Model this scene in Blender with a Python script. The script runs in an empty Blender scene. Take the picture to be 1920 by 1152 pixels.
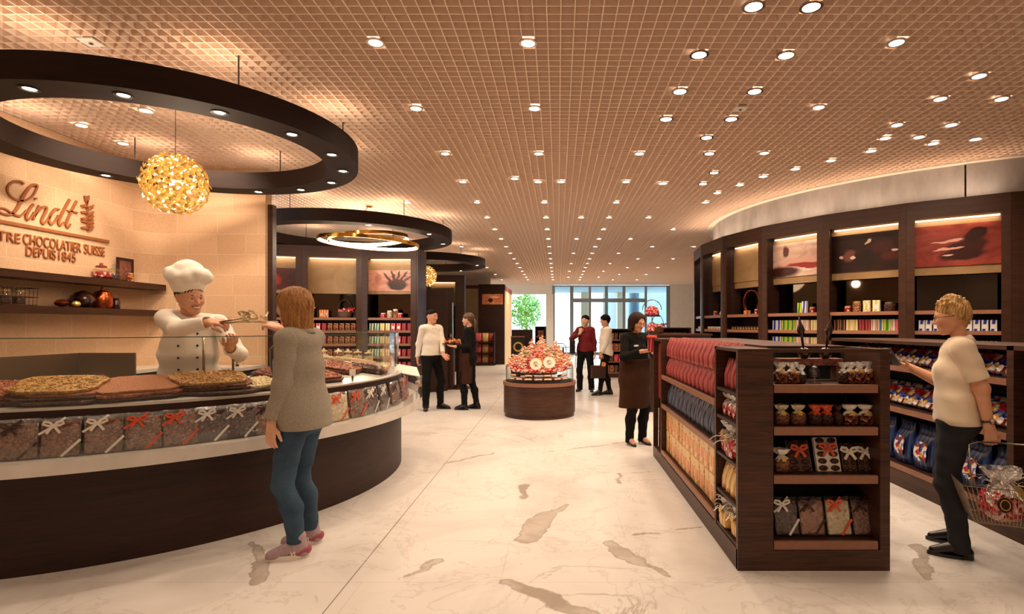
import bpy, math, random
import numpy as np
from mathutils import Vector, Matrix, Euler, noise
random.seed(7)
SC = bpy.context.scene
COL = SC.collection
PI = math.pi
R = math.radians

def rgb(h, a=1.0):
    h = h.lstrip('#')
    v = [int(h[i:i+2], 16)/255 for i in (0, 2, 4)]
    return tuple([(c/12.92 if c <= .04045 else ((c+.055)/1.055)**2.4) for c in v]+[a])

# ---------------------------------------------------------------- camera, world, exposure
cam = bpy.data.cameras.new('camera')
cam.sensor_width = 36.0
cam.lens = 1040/1920*36.0
cam.shift_x = -(1046-960)/1920
cam.shift_y = (611-576)/1920
cam.clip_start = .05; cam.clip_end = 300
camo = bpy.data.objects.new('camera', cam); COL.objects.link(camo)
camo.location = (0, 0, 1.5); camo.rotation_euler = (PI/2, 0, 0)
SC.camera = camo
SC.view_settings.view_transform = 'Standard'
SC.view_settings.look = 'None'
SC.view_settings.exposure = 0.25
SC.view_settings.gamma = 1.0
SC.view_settings.use_curve_mapping = False
SC.cycles.max_bounces = 7
SC.cycles.diffuse_bounces = 4
SC.cycles.glossy_bounces = 4
SC.cycles.transmission_bounces = 4
SC.cycles.transparent_max_bounces = 16
SC.cycles.sample_clamp_indirect = 4.0
SC.cycles.caustics_reflective = False
SC.cycles.caustics_refractive = False
SC.cycles.use_denoising = True

W = bpy.data.worlds.new('world'); SC.world = W
W.use_nodes = True
W.node_tree.nodes['Background'].inputs[0].default_value = (.78, .90, 1.0, 1)
W.node_tree.nodes['Background'].inputs[1].default_value = 5.2

WARM = (1.0, .77, .56)
def light(name, kind, loc, energy, color=WARM, rot=(0, 0, 0), size=.1, sizey=None, spot=150, blend=1.0):
    l = bpy.data.lights.new(name, kind); l.energy = energy; l.color = color
    if kind == 'AREA':
        l.size = size
        if sizey: l.shape = 'RECTANGLE'; l.size_y = sizey
    elif kind == 'SPOT':
        l.spot_size = R(spot); l.spot_blend = blend; l.shadow_soft_size = size
    else:
        l.shadow_soft_size = size
    o = bpy.data.objects.new(name, l); COL.objects.link(o)
    o.location = loc; o.rotation_euler = rot
    return o
def aim(o, tgt):
    o.rotation_euler = (Vector(tgt)-o.location).to_track_quat('-Z', 'Y').to_euler()

CEIL = 3.6
DOWN_E = 33          # watts of one ceiling downlight
SPOT_E = 26          # watts of one ring spot
# the shop goes on behind the camera, lit by the same kind of downlights
for x in (-4.2, -1.37, 1.2, 3.9):
    for y in (-2.4, -.9, .8, 2.5):
        light('downlight_lamp', 'SPOT', (x, y, CEIL-.06), DOWN_E, WARM, (0, 0, 0), .06)

# ---------------------------------------------------------------- node helpers
class NT:
    def __init__(s, name):
        s.m = bpy.data.materials.new(name); s.m.use_nodes = True
        s.t = s.m.node_tree; s.t.nodes.clear()
        s.out = s.t.nodes.new('ShaderNodeOutputMaterial')
    def n(s, typ, **kw):
        nd = s.t.nodes.new(typ)
        for k, v in kw.items():
            if k.startswith('i_'):
                key = k[2:]
                key = int(key) if key.isdigit() else key.replace('_', ' ')
                s.set(nd.inputs[key], v)
            else: setattr(nd, k, v)
        return nd
    def set(s, inp, v):
        if hasattr(v, 'is_output') or isinstance(v, bpy.types.NodeSocket): s.t.links.new(v, inp)
        else: inp.default_value = v
    def math(s, op, a, b=0.0, c=0.0, clamp=False):
        nd = s.t.nodes.new('ShaderNodeMath'); nd.operation = op; nd.use_clamp = clamp
        s.set(nd.inputs[0], a); s.set(nd.inputs[1], b); s.set(nd.inputs[2], c)
        return nd.outputs[0]
    def mix(s, f, a, b, bt='MIX'):
        nd = s.t.nodes.new('ShaderNodeMix'); nd.data_type = 'RGBA'; nd.blend_type = bt
        s.set(nd.inputs[0], f); s.set(nd.inputs[6], a); s.set(nd.inputs[7], b)
        return nd.outputs[2]
    def ramp(s, f, stops, interp='LINEAR'):
        nd = s.t.nodes.new('ShaderNodeValToRGB'); nd.color_ramp.interpolation = interp
        e = nd.color_ramp.elements
        while len(e) < len(stops): e.new(.5)
        for i, (p, c) in enumerate(stops): e[i].position = p; e[i].color = c
        s.set(nd.inputs[0], f)
        return nd.outputs[0]
    def coords(s, kind='Object', scale=(1, 1, 1), loc=(0, 0, 0), rot=(0, 0, 0)):
        tc = s.t.nodes.new('ShaderNodeTexCoord'); mp = s.t.nodes.new('ShaderNodeMapping')
        s.t.links.new(tc.outputs[kind], mp.inputs[0])
        mp.inputs['Scale'].default_value = scale; mp.inputs['Location'].default_value = loc; mp.inputs['Rotation'].default_value = rot
        return mp.outputs[0]
    def noise(s, vec, scale, detail=3, rough=.5, dist=0):
        nd = s.t.nodes.new('ShaderNodeTexNoise'); s.set(nd.inputs['Vector'], vec)
        nd.inputs['Scale'].default_value = scale; nd.inputs['Detail'].default_value = detail
        nd.inputs['Roughness'].default_value = rough; nd.inputs['Distortion'].default_value = dist
        return nd
    def bump(s, h, strength=.3, dist=.01):
        nd = s.t.nodes.new('ShaderNodeBump'); nd.inputs['Strength'].default_value = strength
        nd.inputs['Distance'].default_value = dist; s.set(nd.inputs['Height'], h)
        return nd.outputs[0]
    def pbsdf(s, color, rough=.5, metal=0, spec=.5, normal=None, coat=0, emit=None, es=0, sheen=0, sss=0, trans=0):
        b = s.t.nodes.new('ShaderNodeBsdfPrincipled')
        s.set(b.inputs['Base Color'], color); s.set(b.inputs['Roughness'], rough); s.set(b.inputs['Metallic'], metal)
        b.inputs['Specular IOR Level'].default_value = spec
        if normal is not None: s.set(b.inputs['Normal'], normal)
        if coat: b.inputs['Coat Weight'].default_value = coat; b.inputs['Coat Roughness'].default_value = .08
        if emit is not None: s.set(b.inputs['Emission Color'], emit); b.inputs['Emission Strength'].default_value = es
        if sheen: b.inputs['Sheen Weight'].default_value = sheen
        if sss:
            b.inputs['Subsurface Weight'].default_value = sss; b.inputs['Subsurface Radius'].default_value = (.012, .004, .002)
        if trans: b.inputs['Transmission Weight'].default_value = trans
        return b
    def done(s, sh):
        s.t.links.new(sh.outputs[0] if hasattr(sh, 'outputs') else sh, s.out.inputs[0]); return s.m

M = {}
def mat(name, color, rough=.5, metal=0, spec=.5, nscale=0, namt=.15, bump=0, bscale=60, coat=0, emit=None, es=0, sheen=0, sss=0, stretch=(1, 1, 1), coord='Object'):
    if name in M: return M[name]
    k = NT(name); c = rgb(color) if isinstance(color, str) else color
    v = None; col = c
    if nscale:
        v = k.coords(coord, stretch)
        f = k.noise(v, nscale, 4).outputs[0]
        dk = tuple(x*(1-namt*1.6) for x in c[:3])+(1,); lt = tuple(min(1, x*(1+namt)) for x in c[:3])+(1,)
        col = k.ramp(f, [(.3, dk), (.7, lt)])
    nm = None
    if bump:
        if v is None: v = k.coords(coord, stretch)
        nm = k.bump(k.noise(v, bscale, 3).outputs[0], bump, .01)
    M[name] = k.done(k.pbsdf(col, rough, metal, spec, nm, coat, rgb(emit) if emit else None, es, sheen, sss))
    return M[name]

# ---------------------------------------------------------------- materials
def wood(name, base, dark, rough=.42, horiz=True):
    k = NT(name)
    v = k.coords('Object', (2.5, 2.5, 60) if horiz else (60, 60, 2.5))
    f = k.noise(v, 2.2, 6, .62, .3).outputs[0]
    v2 = k.coords('Object', (1.0, 1.0, 14) if horiz else (14, 14, 1))
    f2 = k.noise(v2, 1.4, 3).outputs[0]
    m = k.math('ADD', k.math('MULTIPLY', f, .65), k.math('MULTIPLY', f2, .35))
    c = k.ramp(m, [(.36, rgb(dark)), (.62, rgb(base))])
    M[name] = k.done(k.pbsdf(c, rough, 0, .35, k.bump(f, .12, .004)))
    return M[name]
wood('wood', '#523120', '#2a160d')
wood('wood_ring', '#26120a', '#170b06', .75)
wood('wood_mid', '#442718', '#2a170e')
wood('wood_base', '#371c11', '#1c0d08', .5)
mat('shelf_edge', '#8f6048', .45, nscale=30, namt=.06)
mat('black_inner', '#150c09', .6)
mat('back_dark', '#1a0f0b', .5)
def marble_floor():
    k = NT('marble_floor')
    v = k.coords('Object')
    n1 = k.noise(v, 1.1, 6, .6, .8)
    base = k.ramp(n1.outputs[0], [(.3, rgb('#cfc8c2')), (.52, rgb('#e0dad4')), (.75, rgb('#e5dfd9'))])
    # thin branching veins: level lines of a distorted noise
    n2 = k.noise(v, .62, 7, .62, 1.1)
    d2 = k.math('ABSOLUTE', k.math('SUBTRACT', n2.outputs[0], .5))
    vein = k.math('SUBTRACT', 1.0, k.math('MULTIPLY', d2, 120), clamp=True)
    n3 = k.noise(v, .5, 2)
    vein = k.math('MULTIPLY', vein, k.math('MULTIPLY', k.math('SUBTRACT', n3.outputs[0], .47), 6, clamp=True))
    c = k.mix(k.math('MULTIPLY', vein, .8), base, rgb('#9c8c7f'))
    n4 = k.noise(v, 1.7, 6, .6, .6)
    d4 = k.math('ABSOLUTE', k.math('SUBTRACT', n4.outputs[0], .53))
    v4 = k.math('SUBTRACT', 1.0, k.math('MULTIPLY', d4, 70), clamp=True)
    c = k.mix(k.math('MULTIPLY', v4, .3), c, rgb('#a89a8d'))
    # the bold grey veins of the slabs: noisy tapered strokes
    wob = k.noise(v, 3.2, 4, .6)
    wv = k.n('ShaderNodeVectorMath', operation='SUBTRACT'); k.set(wv.inputs[0], wob.outputs[1]); wv.inputs[1].default_value = (.5, .5, .5)
    ws = k.n('ShaderNodeVectorMath', operation='SCALE'); k.set(ws.inputs[0], wv.outputs[0]); ws.inputs['Scale'].default_value = .22
    pv = k.n('ShaderNodeVectorMath', operation='ADD'); k.set(pv.inputs[0], v); k.set(pv.inputs[1], ws.outputs[0])
    def G(px, py):
        d = 1560/(py-611); return ((px-1046)/1040*d, d)
    acc = 0.0; inn = 0.0
    for (a, b, w0, w1) in (((984, 910), (978, 934), .07, .03), ((1062, 948), (1022, 968), .02, .07), ((1022, 968), (992, 1008), .09, .10),
                           ((1135, 1018), (1195, 1052), .05, .06), ((1195, 1052), (1262, 1085), .06, .02), ((832, 1048), (748, 1086), .05, .025),
                           ((950, 1090), (1040, 1125), .05, .07), ((1040, 1125), (1120, 1160), .07, .03), ((478, 1018), (490, 1085), .035, .06),
                           ((1722, 1025), (1735, 1084), .05, .05), ((1190, 826), (1080, 842), .012, .03), ((1080, 842), (1010, 850), .03, .01),
                           ((925, 850), (836, 870), .03, .03), ((1165, 880), (1158, 905), .02, .03), ((1320, 990), (1190, 1004), .02, .015), ((400, 960), (300, 985), .0, .02)):
        A = G(*a); B = G(*b)
        ab = (B[0]-A[0], B[1]-A[1]); L2 = ab[0]**2+ab[1]**2
        sx = k.n('ShaderNodeVectorMath', operation='SUBTRACT'); k.set(sx.inputs[0], pv.outputs[0]); sx.inputs[1].default_value = (A[0], A[1], 0)
        dt = k.n('ShaderNodeVectorMath', operation='DOT_PRODUCT'); k.set(dt.inputs[0], sx.outputs[0]); dt.inputs[1].default_value = (ab[0]/L2, ab[1]/L2, 0)
        t = k.math('MULTIPLY', dt.outputs['Value'], 1.0, clamp=True)
        pr = k.n('ShaderNodeVectorMath', operation='SCALE'); pr.inputs[0].default_value = (ab[0], ab[1], 0); k.set(pr.inputs['Scale'], t)
        ds = k.n('ShaderNodeVectorMath', operation='DISTANCE'); k.set(ds.inputs[0], sx.outputs[0]); k.set(ds.inputs[1], pr.outputs[0])
        r = k.math('ADD', k.math('MULTIPLY', t, w1-w0), w0)
        e = k.math('MULTIPLY', k.math('SUBTRACT', r, ds.outputs['Value']), 120, clamp=True)
        acc = k.math('MAXIMUM', acc, e)
        e2 = k.math('MULTIPLY', k.math('SUBTRACT', k.math('SUBTRACT', r, .012), ds.outputs['Value']), 120, clamp=True)
        inn = k.math('MAXIMUM', inn, e2)
    c = k.mix(k.math('MULTIPLY', acc, .6), c, rgb('#766659'))
    c = k.mix(k.math('MULTIPLY', inn, .8), c, k.ramp(n4.outputs[0], [(.42, rgb('#a39484')), (.6, rgb('#cfc4b8'))]))
    # joints: long slabs in courses, and one strong joint along the aisle
    br = k.n('ShaderNodeTexBrick'); k.set(br.inputs['Vector'], k.coords('Object', (1, 1, 1), (.74-.405, -3.24+.62, 0)))
    br.inputs['Color1'].default_value = br.inputs['Color2'].default_value = (0, 0, 0, 1); br.inputs['Mortar'].default_value = (1, 1, 1, 1)
    br.inputs['Scale'].default_value = 1; br.inputs['Mortar Size'].default_value = .0022; br.inputs['Brick Width'].default_value = 1.62; br.inputs['Row Height'].default_value = .62
    br.inputs['Mortar Smooth'].default_value = .2
    c = k.mix(k.math('MULTIPLY', br.outputs[0], .28), c, rgb('#8d7c6c'))
    sep = k.n('ShaderNodeSeparateXYZ'); k.set(sep.inputs[0], v)
    ln = k.math('LESS_THAN', k.math('ABSOLUTE', k.math('ADD', sep.outputs[0], 1.225)), .004)
    c = k.mix(k.math('MULTIPLY', ln, .75), c, rgb('#6b5a4c'))
    M['marble_floor'] = k.done(k.pbsdf(c, .30, 0, .28))
marble_floor()
def stone_wall():
    k = NT('stone_wall')
    tc = k.n('ShaderNodeTexCoord')
    br = k.n('ShaderNodeTexBrick', offset=.37, offset_frequency=2, squash=.72, squash_frequency=3); k.t.links.new(tc.outputs['UV'], br.inputs['Vector'])
    br.inputs['Color1'].default_value = rgb('#ddb896'); br.inputs['Color2'].default_value = rgb('#cfa885'); br.inputs['Mortar'].default_value = rgb('#e3c6a3')
    br.inputs['Scale'].default_value = 1; br.inputs['Mortar Size'].default_value = .006; br.inputs['Brick Width'].default_value = .54; br.inputs['Row Height'].default_value = .272
    br.inputs['Mortar Smooth'].default_value = .3
    n = k.noise(k.coords('Object'), 45, 5, .7)
    c = k.mix(.25, br.outputs[0], k.ramp(n.outputs[0], [(.3, rgb('#b08a64')), (.7, rgb('#ecd2b2'))]))
    M['stone_wall'] = k.done(k.pbsdf(c, .8, 0, .2, k.bump(k.math('ADD', n.outputs[0], k.math('MULTIPLY', br.outputs['Fac'], 1.5)), .35, .006)))
stone_wall()
def concrete():
    k = NT('concrete'); v = k.coords('Object', (1, 1, .35))
    n = k.noise(v, 3.0, 7, .65); n2 = k.noise(k.coords('Object'), 60, 3)
    c = k.ramp(n.outputs[0], [(.3, rgb('#8d8580')), (.7, rgb('#b0a8a3'))])
    M['concrete'] = k.done(k.pbsdf(c, .8, 0, .25, k.bump(n2.outputs[0], .1, .003)))
concrete()
mat('ceiling_paint', '#eed6c2', .6, spec=.3)
mat('ceiling_top', '#ebcfb8', .8, spec=.1)
mat('plaster', '#e6dccf', .8, nscale=6, namt=.03)
mat('plaster_cream', '#d6bf98', .8, nscale=40, namt=.06)
mat('red_band', '#7c2a24', .6)
mat('marble_ledge', '#d8cfc6', .25, nscale=5, namt=.07)
mat('steel', '#a08c78', .38, metal=1)
mat('steel_rim', '#cfc6ba', .3, metal=.6)
mat('grey_frame', '#83898d', .5)
mat('black_metal', '#181412', .4)
mat('chrome', '#cfc8c0', .12, metal=1)
mat('mirror', '#4f463f', .03, metal=1)
mat('gold_mirror', '#f0b64a', .12, metal=1)
def gold_leaf():
    k = NT('gold_leaf'); g = k.n('ShaderNodeBsdfGlossy'); g.inputs[0].default_value = rgb('#ffe6a4'); g.inputs['Roughness'].default_value = .12
    t = k.n('ShaderNodeBsdfTranslucent'); t.inputs[0].default_value = rgb('#ffe7a8'); mx = k.n('ShaderNodeMixShader'); mx.inputs[0].default_value = .5
    k.set(mx.inputs[1], g.outputs[0]); k.set(mx.inputs[2], t.outputs[0]); M['gold_leaf'] = k.done(mx)
gold_leaf()
mat('lettering', '#9a5c34', .5, nscale=50, namt=.1)
mat('white_cloth', '#efe6d8', .85, sheen=.2, bump=.12, bscale=9)
mat('white_shirt', '#e6dccd', .85, bump=.12, bscale=11)
mat('polo_cloth', '#e2cdb2', .9, sheen=.2, bump=.15, bscale=9)
mat('blazer_cloth', '#9a9080', .9, nscale=160, namt=.16, bump=.25, bscale=200)
mat('black_cloth', '#0f0b0a', .9, spec=.2, bump=.1, bscale=9)
mat('dark_trousers', '#1a1a20', .85, bump=.12, bscale=9)
mat('red_knit', '#6e1016', .9, bump=.2, bscale=30)
mat('brown_apron', '#3a2010', .9, spec=.2, bump=.1, bscale=8)
mat('skin', '#d49a78', .5, sss=.15, nscale=14, namt=.06)
mat('skin_light', '#e0aa8a', .5, sss=.15, nscale=14, namt=.06)
mat('lip', '#a8564a', .45)
mat('teeth', '#efe6da', .3)
mat('eye_white', '#e6ddd4', .2)
mat('iris', '#2a1a12', .2)
mat('black_leather', '#120d0b', .3, bump=.1, bscale=40)
mat('hair_dark', '#120b08', .8, spec=.15, nscale=30, namt=.4, stretch=(8, 8, 1))
mat('hair_brown', '#321a10', .7, spec=.2, nscale=30, namt=.4, stretch=(8, 8, 1))
mat('hair_mid', '#5a3a24', .5, nscale=30, namt=.4, stretch=(8, 8, 1))
mat('sneaker_pink', '#a88f95', .7, nscale=90, namt=.12)
mat('sneaker_rose', '#a0505a', .7)
mat('sneaker_sole', '#e2d8cc', .6)
mat('white_plastic', '#e8e0d6', .4)
mat('black_plastic', '#0d0b0b', .3)
def hair(name, a, b):
    k = NT(name); v = k.coords('Object', (70, 70, 5)); n = k.noise(v, 1.2, 4, .6)
    c = k.ramp(n.outputs[0], [(.32, rgb(a)), (.68, rgb(b))])
    M[name] = k.done(k.pbsdf(c, .5, 0, .4, k.bump(n.outputs[0], .7, .01)))
hair('hair_blond_bob', '#7a4a22', '#c08a4c')
hair('hair_blond_short', '#8a5c30', '#d8b070')
def jeans():
    k = NT('denim'); v = k.coords('Object')
    n = k.noise(v, 5, 4); n2 = k.noise(k.coords('Object', (1, 1, 1)), 320, 2)
    c = k.mix(.2, k.ramp(n.outputs[0], [(.3, rgb('#24323f')), (.7, rgb('#405566'))]), k.ramp(n2.outputs[0], [(.35, rgb('#1a2a38')), (.65, rgb('#6080a0'))]))
    M['denim'] = k.done(k.pbsdf(c, .9, 0, .2, k.bump(k.noise(v, 14, 3).outputs[0], .3, .02)))
jeans()
def film(name, tint=(1, 1, 1, 1), gloss=.22, rough=.12, bump=.0, cover=0.0, covcol=(.9, .85, .8, 1)):
    k = NT(name)
    nm = k.bump(k.noise(k.coords('Object'), 38, 3, .6, .5).outputs[0], bump, .02) if bump else None
    t = k.n('ShaderNodeBsdfTransparent'); t.inputs[0].default_value = tint
    g = k.n('ShaderNodeBsdfGlossy'); g.inputs['Color'].default_value = (1, 1, 1, 1); g.inputs['Roughness'].default_value = rough
    if nm is not None: k.set(g.inputs['Normal'], nm)
    ge = k.n('ShaderNodeNewGeometry'); dp = k.n('ShaderNodeVectorMath', operation='DOT_PRODUCT'); k.set(dp.inputs[0], ge.outputs['Incoming']); k.set(dp.inputs[1], nm if nm is not None else ge.outputs['Normal'])
    fr = k.math('ADD', .03, k.math('MULTIPLY', .97, k.math('POWER', k.math('SUBTRACT', 1.0, k.math('ABSOLUTE', dp.outputs['Value']), clamp=True), 5.0)))
    mx = k.n('ShaderNodeMixShader'); k.set(mx.inputs[0], k.math('ADD', fr, gloss, clamp=True)); k.set(mx.inputs[1], t.outputs[0]); k.set(mx.inputs[2], g.outputs[0])
    M[name] = k.done(mx); return M[name]
film('cellophane', gloss=.10, rough=.16, bump=1.0)
film('cellophane_knot', tint=(.85, .82, .78, 1), gloss=.38, rough=.22, bump=1.0)
film('glass', tint=(.97, .985, .97, 1), gloss=.0, rough=.0)
film('jar_glass', tint=(.93, .92, .9, 1), gloss=.06, rough=.04)
film('window_glass', tint=(.86, .93, .97, 1), gloss=.02, rough=.0)
mat('glass_edge', '#3f5c4c', .1, spec=.8)
def emis(name, color, strength, base='#ffffff'):
    k = NT(name); e = k.n('ShaderNodeEmission'); e.inputs[0].default_value = rgb(color); e.inputs[1].default_value = strength
    M[name] = k.done(e); return M[name]
emis('lamp_glow', '#fff0dc', 14)
emis('strip_glow', '#ffdcae', 2.6)
emis('ring_glow', '#ffe6c8', 22)
# goods
def nutty(name, base, hi, lo, scale=70):
    k = NT(name); v = k.coords('Object')
    vo = k.n('ShaderNodeTexVoronoi', feature='F1'); k.set(vo.inputs['Vector'], v); vo.inputs['Scale'].default_value = scale
    n = k.noise(v, scale*.25, 4)
    c = k.ramp(vo.outputs['Color'], [(.15, rgb(lo)), (.5, rgb(base)), (.85, rgb(hi))])
    c = k.mix(.35, c, k.ramp(n.outputs[0], [(.3, rgb(lo)), (.7, rgb(base))]))
    M[name] = k.done(k.pbsdf(c, .45, 0, .4, k.bump(k.math('SUBTRACT', 1, vo.outputs['Distance']), .7, .01)))
nutty('choc_nut', '#7c4a30', '#a8714c', '#4a2818', 75)
nutty('choc_dark', '#45261c', '#603828', '#2a150f', 60)
nutty('choc_milk', '#9a6444', '#b27f5a', '#7c4c32', 40)
nutty('choc_rose', '#7d4a3c', '#96604e', '#63362c', 40)
nutty('choc_white', '#e2cfa6', '#f3e4c2', '#c4ac7e', 50)
nutty('slab_crumb', '#a0583c', '#c07a56', '#6c3220', 60)
nutty('slab_nut', '#b0803c', '#d8a850', '#7c5a24', 55)
nutty('slab_milk', '#a8683f', '#b8764a', '#955534', 110)
nutty('slab_gold', '#b98a50', '#dcb070', '#7c5028', 60)
mat('ribbon_white', '#e6dccf', .35, metal=.1)
mat('ribbon_orange', '#d5532a', .35)
mat('ribbon_brown', '#3a1d14', .3)
mat('ribbon_red', '#b01c24', .35)
mat('gold_seal', '#d9b465', .35, metal=.6)
mat('card_white', '#eee4d6', .6)
mat('card_brown', '#5a3a28', .6)
def swirl(name, base, hi, scale=9, width=.62, dirx=(1, 1, .35), rough=.35, third=None):
    k = NT(name); v = k.coords('Object', dirx)
    w = k.n('ShaderNodeTexWave', wave_type='BANDS', bands_direction='X'); k.set(w.inputs['Vector'], v)
    w.inputs['Scale'].default_value = scale; w.inputs['Distortion'].default_value = 5; w.inputs['Detail'].default_value = 2; w.inputs['Detail Scale'].default_value = 1.4
    c = k.ramp(w.outputs[0], [(width, rgb(base)), (min(1, width+.22), rgb(hi))])
    if third:
        n = k.noise(k.coords('Object'), 14, 3); c = k.mix(k.math('GREATER_THAN', n.outputs[0], .58), c, rgb(third))
    M[name] = k.done(k.pbsdf(c, rough, .1, .6)); return M[name]
swirl('pack_red', '#8c0614', '#d07470', 8, .80, rough=.45)
swirl('pack_navy', '#141a30', '#76809c', 8, .72)
swirl('pack_gold', '#cf9e4c', '#f0cf8c', 8, .5)
swirl('pack_cream', '#d9b06c', '#eccb90', 7, .5, third='#c08040')
swirl('pack_blue', '#081638', '#3c5690', 6, .72)
swirl('pack_bluewhite', '#2338a4', '#e9e6ee', 5, .55)
swirl('pack_green', '#2d8f1c', '#d8d840', 5, .62)
swirl('pack_greenp', '#3d7a50', '#d8e0c0', 5, .5)
swirl('pack_pink', '#c02438', '#f08890', 6, .5)
swirl('pack_yellow', '#e0bc50', '#f6ecc4', 5, .5)
swirl('pack_white', '#eadfcc', '#c84840', 7, .75)
swirl('pack_orange', '#c8602a', '#f0b070', 6, .5)
swirl('pack_teal', '#2c7a90', '#e8d0b0', 6, .6)
swirl('pack_choc', '#2e1710', '#a87a54', 6, .7)
def confetti(name, cols, scale=40, rough=.3):
    k = NT(name); vo = k.n('ShaderNodeTexVoronoi', feature='F1'); k.set(vo.inputs['Vector'], k.coords('Object')); vo.inputs['Scale'].default_value = scale
    sp = k.n('ShaderNodeSeparateColor'); k.set(sp.inputs[0], vo.outputs['Color'])
    n = len(cols)
    c = k.ramp(sp.outputs[0], [(i/n, rgb(x)) for i, x in enumerate(cols)], 'CONSTANT')
    M[name] = k.done(k.pbsdf(c, rough, .1, .6, k.bump(vo.outputs['Distance'], .8, .02))); return M[name]
confetti('mix_sweets', ['#1c2c80', '#c02028', '#e8dcd0', '#2a50b0', '#d8a030', '#7c3020', '#e8e0e0'], 26)
confetti('mix_red', ['#b01824', '#e8a090', '#d03040', '#f0d8c8', '#a01020'], 45)
confetti('mix_pale', ['#e8b890', '#e07868', '#f0dcc0', '#d8a060', '#e89880'], 45)
confetti('mix_party', ['#e8d8b0', '#98b070', '#e07060', '#f0e8d8', '#d8a8a0'], 45)
confetti('mix_caramel', ['#7a3a22', '#b06a3c', '#4a2014', '#c88850'], 50)

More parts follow.
